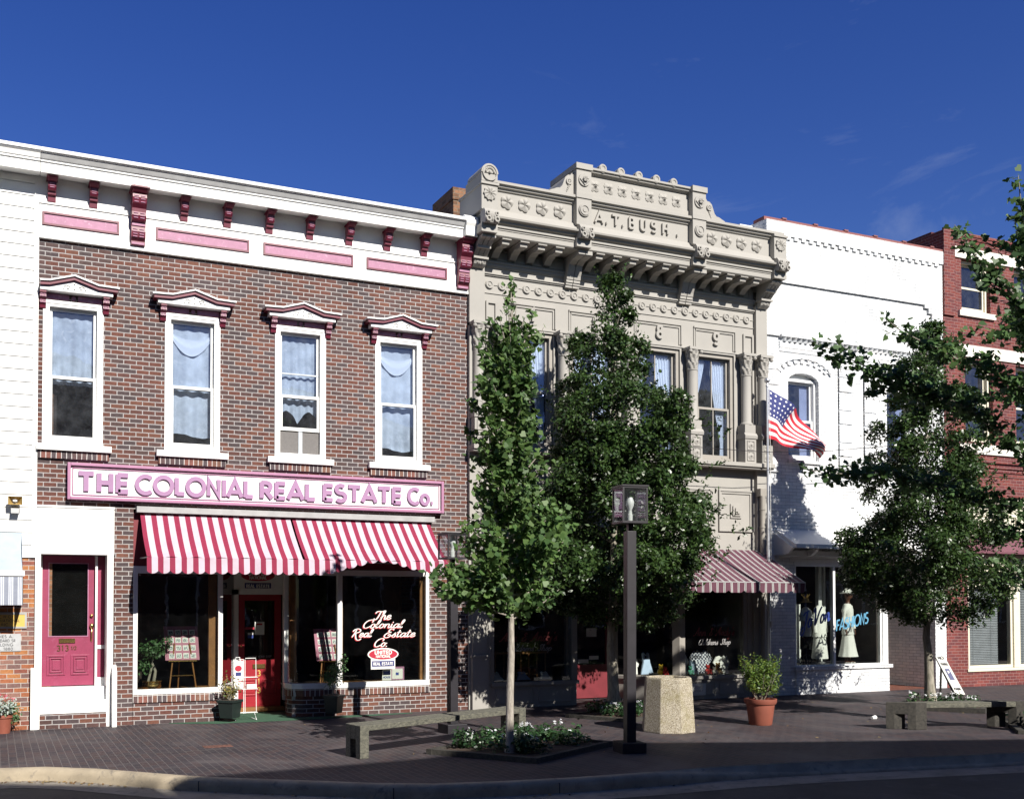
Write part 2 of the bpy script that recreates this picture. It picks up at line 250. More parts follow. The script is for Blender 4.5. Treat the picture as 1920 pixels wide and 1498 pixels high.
shrub_m = leafmat('shrub_leaf', [(0.05, 0.11, 0.02), (0.10, 0.18, 0.03), (0.16, 0.20, 0.03), (0.07, 0.13, 0.03)], 0.5, 0.25)
rose_m = leafmat('rose_leaf', [(0.04, 0.10, 0.03), (0.06, 0.15, 0.05), (0.09, 0.17, 0.06)], 0.5, 0.2)
dry_m = leafmat('yellowing_leaf', [(0.06, 0.11, 0.02), (0.22, 0.19, 0.04), (0.30, 0.22, 0.06), (0.09, 0.13, 0.03)], 0.6, 0.2)
bed_m = leafmat('bedding_leaf', [(0.022, 0.06, 0.022), (0.035, 0.085, 0.03), (0.05, 0.10, 0.035)], 0.4, 0.15)
silver_m = leafmat('silver_leaf', [(0.30, 0.36, 0.33), (0.42, 0.47, 0.43), (0.16, 0.25, 0.14)], 0.7, 0.1)
petal_w = leafmat('white_petal', [(0.78, 0.78, 0.76), (0.70, 0.72, 0.80)], 0.6, 0.2); petal_p = leafmat('pink_petal', [(0.7, 0.15, 0.22), (0.75, 0.3, 0.35)], 0.6, 0.2)
bark_g = barkmat('ginkgo_bark', (0.42, 0.38, 0.33), (0.16, 0.14, 0.12)); bark_h = barkmat('holly_bark', (0.36, 0.33, 0.27), (0.13, 0.12, 0.09))

# ------------------------------------------------------------------ mesh helpers
class MB:
    def __init__(s): s.v = []; s.f = []; s.m = []; s.k = 0
    def mi(s, k): s.k = k; return s
    def add(s, vs, fs):
        o = len(s.v); s.v += [tuple(p) for p in vs]; s.f += [tuple(i + o for i in f) for f in fs]; s.m += [s.k] * len(fs); return s
    def box(s, x0, x1, y0, y1, z0, z1):
        return s.add([(x0, y0, z0), (x1, y0, z0), (x1, y1, z0), (x0, y1, z0), (x0, y0, z1), (x1, y0, z1), (x1, y1, z1), (x0, y1, z1)],
                     [(0, 3, 2, 1), (4, 5, 6, 7), (0, 1, 5, 4), (1, 2, 6, 5), (2, 3, 7, 6), (3, 0, 4, 7)])
    def extr(s, pts, fn):       # closed outline -> solid; fn(p, 0 or 1) gives the 3D point
        n = len(pts); vs = [fn(p, 0) for p in pts] + [fn(p, 1) for p in pts]
        return s.add(vs, [tuple(range(n)), tuple(range(2 * n - 1, n - 1, -1))] + [(i, (i + 1) % n, n + (i + 1) % n, n + i) for i in range(n)])
    def py(s, pts, y0, y1): return s.extr(pts, lambda p, k: (p[0], (y0, y1)[k], p[1]))
    def px(s, pts, x0, x1): return s.extr(pts, lambda p, k: ((x0, x1)[k], p[0], p[1]))
    def pz(s, pts, z0, z1): return s.extr(pts, lambda p, k: (p[0], p[1], (z0, z1)[k]))
    def lathe(s, prof, cx, cy, n=16, sx=1.0, sy=1.0):
        vs = []; fs = []
        for r, z in prof:
            for i in range(n): a = 2 * PI * i / n; vs.append((cx + r * sx * math.cos(a), cy + r * sy * math.sin(a), z))
        for j in range(len(prof) - 1):
            for i in range(n): fs.append((j * n + i, j * n + (i + 1) % n, (j + 1) * n + (i + 1) % n, (j + 1) * n + i))
        fs.append(tuple(range(n - 1, -1, -1))); fs.append(tuple((len(prof) - 1) * n + i for i in range(n)))
        return s.add(vs, fs)
    def cyl_y(s, cx, cz, r, y0, y1, n=20): return s.py([(cx + r * math.cos(2 * PI * i / n), cz + r * math.sin(2 * PI * i / n)) for i in range(n)], y0, y1)
    def ring_y(s, cx, cz, ro, ri, y0, y1, n=20):
        vs = []
        for y in (y0, y1):
            for r in (ro, ri):
                vs += [(cx + r * math.cos(2 * PI * i / n), y, cz + r * math.sin(2 * PI * i / n)) for i in range(n)]
        fs = []
        for i in range(n):
            j = (i + 1) % n
            fs += [(i, j, n + j, n + i), (i, 2 * n + i, 2 * n + j, j), (n + i, n + j, 3 * n + j, 3 * n + i), (2 * n + i, 3 * n + i, 3 * n + j, 2 * n + j)]
        return s.add(vs, fs)
    def tube(s, pts, rad, n=6):
        pts = [Vector(p) for p in pts]; R = rad if isinstance(rad, (list, tuple)) else [rad] * len(pts); vs = []; fs = []
        ref = Vector((0.31, 0.17, 0.93))
        for i, p in enumerate(pts):
            d = (pts[min(i + 1, len(pts) - 1)] - pts[max(i - 1, 0)]).normalized()
            a = d.cross(ref)
            if a.length < 1e-3: a = d.cross(Vector((1, 0, 0)))
            a.normalize(); b = d.cross(a)
            for k in range(n): t = 2 * PI * k / n; vs.append(p + (a * math.cos(t) + b * math.sin(t)) * R[i])
        for j in range(len(pts) - 1):
            for k in range(n): fs.append((j * n + k, j * n + (k + 1) % n, (j + 1) * n + (k + 1) % n, (j + 1) * n + k))
        fs.append(tuple(range(n - 1, -1, -1))); fs.append(tuple((len(pts) - 1) * n + k for k in range(n)))
        return s.add(vs, fs)
    def loft(s, secs, n=14):    # (cx, cy, z, rx, ry) sections
        vs = []; fs = []
        for cx, cy, z, rx, ry in secs:
            for k in range(n): t = 2 * PI * k / n; vs.append((cx + rx * math.cos(t), cy + ry * math.sin(t), z))
        for j in range(len(secs) - 1):
            for k in range(n): fs.append((j * n + k, j * n + (k + 1) % n, (j + 1) * n + (k + 1) % n, (j + 1) * n + k))
        fs.append(tuple(range(n - 1, -1, -1))); fs.append(tuple((len(secs) - 1) * n + k for k in range(n)))
        return s.add(vs, fs)
    def ball(s, c, r, n=12, m=8, sz=1.0):
        return s.loft([(c[0], c[1], c[2] - r * sz * math.cos(PI * j / m), max(1e-4, r * math.sin(PI * j / m)), max(1e-4, r * math.sin(PI * j / m))) for j in range(m + 1)], n)
    def grid(s, nu, nv, fn):    # open sheet
        vs = [fn(i / nu, j / nv) for j in range(nv + 1) for i in range(nu + 1)]
        return s.add(vs, [(j * (nu + 1) + i, j * (nu + 1) + i + 1, (j + 1) * (nu + 1) + i + 1, (j + 1) * (nu + 1) + i) for j in range(nv) for i in range(nu)])
    def relief(s, cx, cz, R, y, fn, nr=5, nt=24):   # carved round ornament on a wall facing -y; fn(r,t)->(radius scale, height)
        vs = [(cx, y - fn(0, 0)[1], cz)]
        for j in range(1, nr + 1):
            for i in range(nt):
                t = 2 * PI * i / nt; k, h = fn(j / nr, t); r = R * k * j / nr
                vs.append((cx + r * math.cos(t), y - h, cz + r * math.sin(t)))
        fs = [(0, 1 + (i + 1) % nt, 1 + i) for i in range(nt)]
        for j in range(nr - 1):
            for i in range(nt): a = 1 + j * nt; fs.append((a + i, a + (i + 1) % nt, a + nt + (i + 1) % nt, a + nt + i))
        last = 1 + (nr - 1) * nt; o = len(vs)
        vs += [(p[0], y, p[2]) for p in vs[last:last + nt]]
        fs += [(last + i, last + (i + 1) % nt, o + (i + 1) % nt, o + i) for i in range(nt)]
        return s.add(vs, fs)
    def wall(s, x0, x1, z0, z1, holes, yf, yb):
        xs = sorted({x0, x1, *[h[0] for h in holes], *[h[1] for h in holes]}); zs = sorted({z0, z1, *[h[2] for h in holes], *[h[3] for h in holes]})
        xs = [x for x in xs if x0 <= x <= x1]; zs = [z for z in zs if z0 <= z <= z1]
        solid = lambda i, j: 0 <= i < len(xs) - 1 and 0 <= j < len(zs) - 1 and not any(h[0] < (xs[i] + xs[i + 1]) / 2 < h[1] and h[2] < (zs[j] + zs[j + 1]) / 2 < h[3] for h in holes)
        for i in range(len(xs) - 1):
            for j in range(len(zs) - 1):
                if not solid(i, j): continue
                a, b, c, d = xs[i], xs[i + 1], zs[j], zs[j + 1]
                s.add([(a, yf, c), (b, yf, c), (b, yf, d), (a, yf, d)], [(0, 1, 2, 3)]); s.add([(a, yb, c), (b, yb, c), (b, yb, d), (a, yb, d)], [(3, 2, 1, 0)])
                if not solid(i - 1, j): s.add([(a, yf, c), (a, yb, c), (a, yb, d), (a, yf, d)], [(3, 2, 1, 0)])
                if not solid(i + 1, j): s.add([(b, yf, c), (b, yb, c), (b, yb, d), (b, yf, d)], [(0, 1, 2, 3)])
                if not solid(i, j - 1): s.add([(a, yf, c), (b, yf, c), (b, yb, c), (a, yb, c)], [(3, 2, 1, 0)])
                if not solid(i, j + 1): s.add([(a, yf, d), (b, yf, d), (b, yb, d), (a, yb, d)], [(0, 1, 2, 3)])
        return s
    def frame(s, x0, x1, z0, z1, w, y0, y1, wb=None):
        wb = w if wb is None else wb
        s.box(x0, x0 + w, y0, y1, z0, z1); s.box(x1 - w, x1, y0, y1, z0, z1); s.box(x0 + w, x1 - w, y0, y1, z1 - w, z1); s.box(x0 + w, x1 - w, y0, y1, z0, z0 + wb); return s
    def build(s, name, m, parent=None, smooth=0, bevel=0.0, recalc=True, loc=None):
        me = bpy.data.meshes.new(name); me.from_pydata(s.v, [], s.f)
        for x in (m if isinstance(m, (list, tuple)) else [m]): me.materials.append(x)
        if any(s.m): me.polygons.foreach_set('material_index', s.m)
        if recalc:
            bm = bmesh.new(); bm.from_mesh(me); bmesh.ops.recalc_face_normals(bm, faces=bm.faces); bm.to_mesh(me); bm.free()
        if smooth:
            me.polygons.foreach_set('use_smooth', [True] * len(me.polygons))
            if smooth < 180: me.set_sharp_from_angle(angle=math.radians(smooth))
        me.update()
        o = bpy.data.objects.new(name, me); COL.objects.link(o)
        if parent: o.parent = parent
        if loc: o.location = loc
        if bevel > 0:
            b = o.modifiers.new('bevel', 'BEVEL'); b.width = bevel; b.segments = 2; b.limit_method = 'ANGLE'; b.angle_limit = math.radians(40)
        return o
    def build_each(s, name, m, parent=None, **kw):      # every separate solid becomes an object of its own
        par = list(range(len(s.v)))
        def find(i):
            while par[i] != i: par[i] = par[par[i]]; i = par[i]
            return i
        for f in s.f:
            for i in f[1:]: par[find(i)] = find(f[0])
        groups = {}
        for f, k in zip(s.f, s.m): groups.setdefault(find(f[0]), []).append((f, k))
        out_ = []
        for fl in groups.values():
            b = MB(); ids = {}
            for f, k in fl:
                for i in f:
                    if i not in ids: ids[i] = len(b.v); b.v.append(s.v[i])
                b.f.append(tuple(ids[i] for i in f)); b.m.append(k)
            out_.append(b.build(name, m, parent, **kw))
        return out_
def thing(name, label, cat, group=None, loc=(0, 0, 0), rot=(0, 0, 0)):
    o = bpy.data.objects.new(name, None); COL.objects.link(o); o.location = loc; o.rotation_euler = rot; o.empty_display_size = 0.2
    return tag(o, label, cat, group)
def tag(o, label, cat, group=None, kind=None):
    o['label'] = label
    if cat: o['category'] = cat
    if group: o['group'] = group
    if kind: o['kind'] = kind
    return o
def struct(o): o['kind'] = 'structure'; return o

# ------------------------------------------------------------------ lettering drawn with strokes
def arc(cx, cy, rx, ry, a0, a1, n=14): return [(cx + rx * math.cos(math.radians(a0 + (a1 - a0) * i / n)), cy + ry * math.sin(math.radians(a0 + (a1 - a0) * i / n))) for i in range(n + 1)]
def smooth_pts(p, k=5):
    if len(p) < 3: return p
    q = [p[0]] + list(p) + [p[-1]]; o = []
    for i in range(1, len(q) - 2):
        a, b, c, d = q[i - 1], q[i], q[i + 1], q[i + 2]
        for j in range(k):
            t = j / k; o.append(tuple(0.5 * (2 * b[x] + (c[x] - a[x]) * t + (2 * a[x] - 5 * b[x] + 4 * c[x] - d[x]) * t * t + (3 * b[x] - a[x] - 3 * c[x] + d[x]) * t ** 3) for x in (0, 1)))
    return o + [p[-1]]
CAPS = {
 'A': (0.78, [[(0, 0), (0.39, 1), (0.78, 0)], [(0.16, 0.3), (0.62, 0.3)]]), 'B': (0.62, [[(0.08, 0), (0.08, 1)], [(0.08, 1)] + arc(0.32, 0.76, 0.22, 0.24, 90, -90) + [(0.08, 0.52)], [(0.08, 0.52)] + arc(0.34, 0.26, 0.26, 0.26, 90, -90) + [(0.08, 0)]]),
 'C': (0.84, [arc(0.5, 0.5, 0.45, 0.5, 48, 312, 24)]), 'D': (0.74, [[(0.08, 0), (0.08, 1)], [(0.08, 1)] + arc(0.26, 0.5, 0.44, 0.5, 90, -90, 18) + [(0.08, 0)]]),
 'E': (0.56, [[(0.08, 0), (0.08, 1)], [(0.08, 0.95), (0.54, 0.95)], [(0.08, 0.5), (0.50, 0.5)], [(0.08, 0.05), (0.54, 0.05)]]), 'F': (0.54, [[(0.08, 0), (0.08, 1)], [(0.08, 0.95), (0.54, 0.95)], [(0.08, 0.5), (0.48, 0.5)]]),
 'G': (0.86, [arc(0.5, 0.5, 0.45, 0.5, 48, 350, 24), [(0.95, 0.42), (0.55, 0.42)]]), 'H': (0.70, [[(0.08, 0), (0.08, 1)], [(0.62, 0), (0.62, 1)], [(0.08, 0.5), (0.62, 0.5)]]),
 'I': (0.16, [[(0.08, 0), (0.08, 1)]]), 'J': (0.45, [[(0.38, 1), (0.38, 0.25)] + arc(0.2, 0.22, 0.18, 0.22, 0, -170, 8)]), 'K': (0.65, [[(0.08, 0), (0.08, 1)], [(0.6, 1), (0.1, 0.45)], [(0.25, 0.58), (0.64, 0)]]),
 'L': (0.50, [[(0.08, 0), (0.08, 1)], [(0.08, 0.05), (0.5, 0.05)]]), 'M': (0.9, [[(0.08, 0), (0.08, 1), (0.45, 0.2), (0.82, 1), (0.82, 0)]]), 'N': (0.72, [[(0.08, 0), (0.08, 1), (0.64, 0), (0.64, 1)]]),
 'O': (0.98, [arc(0.49, 0.5, 0.46, 0.5, 0, 360, 30)]), 'P': (0.58, [[(0.08, 0), (0.08, 1)], [(0.08, 0.96)] + arc(0.30, 0.70, 0.24, 0.26, 90, -90) + [(0.08, 0.44)]]),
 'R': (0.62, [[(0.08, 0), (0.08, 1)], [(0.08, 0.96)] + arc(0.30, 0.72, 0.23, 0.24, 90, -90) + [(0.08, 0.48)], [(0.28, 0.48), (0.60, 0)]]),
 'S': (0.60, [arc(0.3, 0.75, 0.24, 0.24, 40, 270, 14) + arc(0.3, 0.26, 0.27, 0.25, 90, -140, 16)[1:]]), 'T': (0.68, [[(0.34, 0), (0.34, 1)], [(0, 0.95), (0.68, 0.95)]]),
 'U': (0.70, [[(0.08, 1), (0.08, 0.35)] + arc(0.35, 0.3, 0.27, 0.3, 180, 360, 14) + [(0.62, 1)]]), 'V': (0.74, [[(0, 1), (0.37, 0), (0.74, 1)]]), 'W': (1.0, [[(0, 1), (0.25, 0), (0.5, 0.9), (0.75, 0), (1.0, 1)]]),
 'Y': (0.7, [[(0, 1), (0.35, 0.45), (0.7, 1)], [(0.35, 0.45), (0.35, 0)]]), '.': (0.2, [[(0.02, 0.07), (0.16, 0.07)]]), ' ': (0.42, []), '-': (0.3, [[(0, 0.45), (0.3, 0.45)]]), '/': (0.4, [[(0, 0), (0.4, 1)]]),
 'o': (0.62, [arc(0.31, 0.31, 0.27, 0.31, 0, 360, 24)]), '1': (0.3, [[(0.0, 0.8), (0.16, 1), (0.16, 0)]]), '2': (0.55, [arc(0.28, 0.74, 0.24, 0.26, 160, -30, 10) + [(0.04, 0.04), (0.54, 0.04)]]),
 '3': (0.56, [arc(0.27, 0.75, 0.22, 0.24, 150, -90, 12), arc(0.27, 0.26, 0.26, 0.26, 90, -150, 14)]), '8': (0.56, [arc(0.28, 0.75, 0.21, 0.24, 0, 360, 20), arc(0.28, 0.26, 0.26, 0.26, 0, 360, 20)]),
 '5': (0.55, [[(0.5, 0.97), (0.1, 0.97), (0.07, 0.55)], arc(0.27, 0.3, 0.25, 0.3, 110, -150, 12)]), '0': (0.6, [arc(0.3, 0.5, 0.26, 0.5, 0, 360, 20)]), '9': (0.56, [arc(0.28, 0.7, 0.25, 0.29, 0, 360, 20), [(0.53, 0.7), (0.5, 0.3)] + arc(0.27, 0.25, 0.22, 0.24, -10, -150, 8)]), '6': (0.56, [arc(0.28, 0.28, 0.25, 0.28, 0, 360, 18), [(0.04, 0.3), (0.2, 0.8), (0.42, 1)]]), "'": (0.15, [[(0.08, 1), (0.05, 0.78)]]), 'h': (0.5, [[(0.05, 0), (0.05, 1)], [(0.05, 0.4)] + arc(0.25, 0.38, 0.2, 0.22, 150, 0, 6) + [(0.45, 0)]])}
_n = [[(0.03, 0), (0.03, 0.5)], smooth_pts([(0.03, 0.25), (0.14, 0.46), (0.27, 0.47), (0.31, 0.3), (0.31, 0.08), (0.37, 0.0), (0.48, 0.12)])]
_a = [smooth_pts([(0.38, 0.40), (0.27, 0.5), (0.12, 0.44), (0.04, 0.2), (0.12, 0.0), (0.26, 0.06), (0.38, 0.36)]), smooth_pts([(0.40, 0.5), (0.37, 0.12), (0.43, 0.0), (0.54, 0.12)])]
SCRIPT = {'a': (0.5, _a), 'n': (0.45, _n), 'h': (0.45, [smooth_pts([(-0.04, 0.15), (0.1, 0.6), (0.16, 0.95), (0.09, 1.0), (0.04, 0.8), (0.03, 0)]), _n[1]]), 'd': (0.5, [_a[0], smooth_pts([(0.42, 1.0), (0.38, 0.14), (0.44, 0), (0.54, 0.12)])]),
 'e': (0.40, [smooth_pts([(0.02, 0.18), (0.2, 0.24), (0.32, 0.38), (0.24, 0.5), (0.1, 0.42), (0.05, 0.18), (0.14, 0.0), (0.28, 0.03), (0.42, 0.16)])]), 'i': (0.2, [smooth_pts([(0.05, 0.5), (0.04, 0.12), (0.1, 0), (0.22, 0.12)]), [(0.06, 0.66), (0.08, 0.74)]]),
 'l': (0.24, [smooth_pts([(-0.03, 0.15), (0.13, 0.6), (0.18, 0.92), (0.11, 1.0), (0.05, 0.8), (0.04, 0.14), (0.1, 0), (0.24, 0.13)])]), 'o': (0.42, [smooth_pts([(0.28, 0.47), (0.16, 0.5), (0.05, 0.3), (0.08, 0.05), (0.2, 0.0), (0.33, 0.2), (0.28, 0.44), (0.36, 0.4), (0.46, 0.44)])]),
 's': (0.36, [smooth_pts([(-0.02, 0.1), (0.14, 0.36), (0.2, 0.52), (0.24, 0.3), (0.28, 0.12), (0.2, 0.0), (0.06, 0.04)])]), 't': (0.26, [smooth_pts([(0.1, 0.88), (0.06, 0.16), (0.12, 0), (0.26, 0.12)]), [(-0.06, 0.58), (0.26, 0.62)]]), 'r': (0.34, [smooth_pts([(0.0, 0.1), (0.1, 0.52), (0.14, 0.44), (0.28, 0.46), (0.26, 0.2), (0.3, 0), (0.4, 0.12)])]),
 'p': (0.46, [smooth_pts([(0.02, -0.35), (0.04, 0.5)]), smooth_pts([(0.04, 0.3), (0.2, 0.5), (0.36, 0.35), (0.3, 0.08), (0.14, 0.0), (0.05, 0.1)])]), 'y': (0.46, [smooth_pts([(0.03, 0.5), (0.04, 0.15), (0.14, 0.02), (0.3, 0.14), (0.37, 0.5), (0.34, -0.2), (0.2, -0.38), (0.08, -0.25), (0.44, 0.1)])]),
 'T': (0.62, [smooth_pts([(0.0, 0.72), (0.08, 0.9), (0.3, 0.96), (0.5, 0.92), (0.72, 1.02)]), smooth_pts([(0.42, 0.94), (0.36, 0.4), (0.26, 0.04), (0.1, 0.0), (0.04, 0.12)])]), 'C': (0.6, [smooth_pts([(0.62, 0.72), (0.68, 0.9), (0.5, 1.02), (0.22, 0.86), (0.08, 0.45), (0.16, 0.08), (0.36, 0.0), (0.6, 0.2)])]),
 'R': (0.70, [smooth_pts([(0.28, 0.92), (0.2, 0.4), (0.1, 0.0)]), smooth_pts([(0.0, 0.7), (0.1, 0.92), (0.4, 1.03), (0.66, 0.86), (0.6, 0.62), (0.24, 0.5)]), smooth_pts([(0.3, 0.5), (0.44, 0.0), (0.62, -0.32), (0.85, -0.38), (1.02, -0.2)])]),
 'E': (0.62, [smooth_pts([(0.60, 0.86), (0.52, 1.02), (0.3, 0.94), (0.26, 0.7), (0.46, 0.6), (0.2, 0.48), (0.06, 0.18), (0.2, -0.06), (0.44, 0.0), (0.54, 0.22), (0.4, 0.32), (0.32, 0.2)])]), 'A': (0.75, [smooth_pts([(-0.1, 0.12), (0.02, 0.0), (0.22, 0.3), (0.52, 1.0)]), [(0.52, 1.0), (0.58, 0.0)], [(0.22, 0.34), (0.6, 0.36)]]),
 'S': (0.55, [smooth_pts([(0.56, 0.8), (0.44, 1.0), (0.22, 0.84), (0.36, 0.5), (0.36, 0.12), (0.12, 0.0), (0.02, 0.2)])]), 'J': (0.55, [smooth_pts([(0.1, 0.8), (0.3, 0.95), (0.6, 1.0)]), smooth_pts([(0.44, 0.97), (0.36, 0.1), (0.22, -0.35), (0.04, -0.3), (0.02, -0.05), (0.2, 0.12)])]), 'V': (0.62, [smooth_pts([(0.0, 0.8), (0.1, 1.0), (0.18, 0.6), (0.24, 0.0), (0.5, 0.7), (0.7, 1.0)])]),
 '&': (0.5, [smooth_pts([(0.42, 0.7), (0.3, 0.9), (0.16, 0.74), (0.3, 0.5), (0.08, 0.3), (0.1, 0.02), (0.36, 0.06), (0.46, 0.3)])]), ' ': (0.42, []), '.': (0.2, [[(0.04, 0.0), (0.1, 0.07)]]), "'": (0.14, [[(0.1, 1.0), (0.06, 0.8)]])}
def strokes(mb, text, O, U, V, N, h, w, font=CAPS, gap=0.16, shear=0.0, depth=0.004, fitw=None, xs=1.0, align='l', thin=1.0):
    O, U, V, N = Vector(O), Vector(U), Vector(V), Vector(N); x = 0.0; L = []
    for ch in text:
        g = font.get(ch) or font.get(ch.upper()) or (0.4, []); L.append((x, g[1])); x += g[0] + gap
    total = (x - gap) * h * xs
    if fitw: xs *= fitw / total; total = fitw
    off = -total / 2 if align == 'c' else 0.0; z = 0
    for gx, polys in L:
        for p in polys:
            z += 1; d = depth + 0.0004 * (z % 3); q = [((gx + a + shear * b) * h * xs + off, b * h) for a, b in p]
            closed = len(q) > 4 and abs(q[0][0] - q[-1][0]) + abs(q[0][1] - q[-1][1]) < 1e-6 * max(1, h) + 1e-9
            if closed: q = q[:-1]
            n = len(q); l, r = [], []
            for i in range(n):
                a = q[i - 1] if (i > 0 or closed) else q[i]; b = q[(i + 1) % n] if (i < n - 1 or closed) else q[i]
                d1 = Vector((q[i][0] - a[0], q[i][1] - a[1])); d2 = Vector((b[0] - q[i][0], b[1] - q[i][1]))
                if d1.length < 1e-9: d1 = d2
                if d2.length < 1e-9: d2 = d1
                d1.normalize(); d2.normalize(); t = d1 + d2
                if t.length < 1e-6: t = d1
                t.normalize(); c = max(0.45, t.dot(d1)); ww = w / 2 / c
                if thin < 1.0: ww *= thin + (1 - thin) * abs(t.y)       # broad-nib look
                l.append((q[i][0] - t.y * ww, q[i][1] + t.x * ww)); r.append((q[i][0] + t.y * ww, q[i][1] - t.x * ww))
            P = lambda c, k: O + U * c[0] + V * c[1] + N * (d if k else 0.0)
            vs = [P(c, 1) for c in l] + [P(c, 1) for c in r] + [P(c, 0) for c in l] + [P(c, 0) for c in r]; fs = []
            for i in range(n if closed else n - 1):
                j = (i + 1) % n; fs += [(i, n + i, n + j, j), (2 * n + i, 2 * n + j, 3 * n + j, 3 * n + i), (i, j, 2 * n + j, 2 * n + i), (n + i, 3 * n + i, 3 * n + j, n + j)]
            if not closed: fs += [(0, 2 * n, 3 * n, n), (n - 1, 2 * n - 1, 4 * n - 1, 3 * n - 1)]
            mb.add(vs, fs)
    return total
UX, UZ, NY = (1, 0, 0), (0, 0, 1), (0, -1, 0)

# ------------------------------------------------------------------ ground
KERB = [(-40, -3.5), (-6, -3.6), (-2, -3.75), (0.0, -3.9), (0.6, -4.03), (1.16, -4.42), (1.65, -4.92), (2.13, -5.41), (2.75, -5.86), (3.4, -6.30), (3.95, -6.68), (4.5, -6.95), (5.3, -7.12), (6.2, -7.22), (7.2, -7.26), (8.1, -7.26), (9.2, -7.36), (10.6, -7.58), (12.75, -7.92), (16, -8.4), (22, -9.2), (60, -13)]
def offs(line, d):
    o = []
    for i, p in enumerate(line):
        a = Vector(line[max(i - 1, 0)]); b = Vector(line[min(i + 1, len(line) - 1)]); t = (b - a).normalized(); o.append((p[0] + t.y * d, p[1] - t.x * d))
    return o
mb = MB(); mb.add([(-400, -400, -0.142), (400, -400, -0.142), (400, 400, -0.142), (-400, 400, -0.142)], [(0, 1, 2, 3)])
struct(mb.build('road', asphalt))
mb = MB(); n = len(KERB)
mb.add([(x, y, 0) for x, y in KERB] + [(x, 4.0, 0) for x, y in KERB], [(i, i + 1, n + i + 1, n + i) for i in range(n - 1)])
struct(mb.build('pavement', paver))
# kerb: rounded section swept along the line, dropping to a ramp past x = 8
def kerb_h(x): return 0.0 if x < 7.4 else (-0.105 * min(1, (x - 7.4) / 1.3))
K0 = KERB; secs = []
prof = [(-0.004, -0.02), (0.0, 0.006), (0.05, 0.010), (0.11, 0.004), (0.145, -0.025), (0.158, -0.07), (0.165, -0.15)]
mb = MB(); vs = []
for d, z in prof:
    ln = offs(K0, d)
    vs += [(p[0], p[1], (z + kerb_h(k[0]) * (0 if d < 0.03 else 1)) if z > -0.15 else z) for p, k in zip(ln, K0)]
m_ = len(prof); mb.add(vs, [(j * n + i, j * n + i + 1, (j + 1) * n + i + 1, (j + 1) * n + i) for j in range(m_ - 1) for i in range(n - 1)])
for xj in (2.26, 4.12, 5.9):      # joints
    i = max(k for k in range(n) if K0[k][0] <= xj); a, b = Vector(K0[i]), Vector(K0[i + 1]); p = a + (b - a) * ((xj - a.x) / (b.x - a.x)); t = (b - a).normalized(); q = Vector((t.y, -t.x))
    mb.mi(1); c = [p + q * 0.01, p + q * 0.166]; w_ = t * 0.006
    mb.add([tuple(c[0] - w_) + (0.0125,), tuple(c[0] + w_) + (0.0125,), tuple(c[1] + w_) + (-0.03,), tuple(c[1] - w_) + (-0.03,)], [(0, 1, 2, 3)])
    mb.add([tuple(c[1] - w_ + q * 0.004) + (-0.02,), tuple(c[1] + w_ + q * 0.004) + (-0.02,), tuple(c[1] + w_ + q * 0.004) + (-0.14,), tuple(c[1] - w_ + q * 0.004) + (-0.14,)], [(0, 1, 2, 3)]); mb.mi(0)
struct(mb.build('kerb', [concrete, inkm], smooth=60))
a, b = offs(K0, 0.16), offs(K0, 0.62); mb = MB()
mb.add([(x, y, -0.136) for x, y in a] + [(x, y, -0.138) for x, y in b], [(i, i + 1, n + i + 1, n + i) for i in range(n - 1)]); struct(mb.build('gutter', gutterm))
# worn seam of sandy joint across the pavers
mb = MB(); mb.add([(-1, -3.50, 0.003), (5.2, -3.30, 0.003), (5.2, -3.275, 0.003), (-1, -3.475, 0.003)], [(0, 1, 2, 3)]); struct(mb.build('pavement_seam', mat('sandy_joint', (0.115, 0.100, 0.098), 0.95, 0.5, 9)))
# opposite side of the street (behind the viewer): its roofline throws the shade on the kerb
mb = MB(); mb.box(-60, 120, -40, -15.5, -0.141, -0.03); struct(mb.build('far_pavement', paver))
def opposite(label, x0, x1, roof, m, base_y=-18.5):
    t = thing('opposite_building', label, 'building', loc=((x0 + x1) / 2, base_y, 0)); L = lambda v: v - (x0 + x1) / 2
    mb = MB(); mb.py([(L(x0), 0.0), (L(x1), 0.0)] + [(L(x), z) for x, z in reversed(roof)], 0.0, -12.0); mb.build('wall', m, t)
    k = x0 + 1.2
    while k < x1 - 1.6:
        for z in (1.0, 4.6):
            mb = MB(); mb.frame(L(k), L(k + 1.1), z, z + 2.0, 0.08, 0.0, 0.05); w = mb.build('window', white, t)
            mb = MB(); mb.box(L(k + .08), L(k + 1.02), 0.004, 0.02, z + .08, z + 1.92); mb.build_each('pane', blackm, w)
        k += 2.3
opposite('tall brick building across the street with a sloping roofline, behind the photographer', -26, 4.2, [(-26, 10.5), (2.4, 10.38), (4.2, 9.55)], brick_op)
opposite('pale brick building across the street with a low gabled parapet, behind the photographer', 4.3, 75, [(4.3, 9.45), (7.3, 9.62), (8.6, 9.80), (10.4, 9.94), (13.1, 9.14), (16.2, 8.35), (30, 8.0), (75, 8.0)], brick_op)

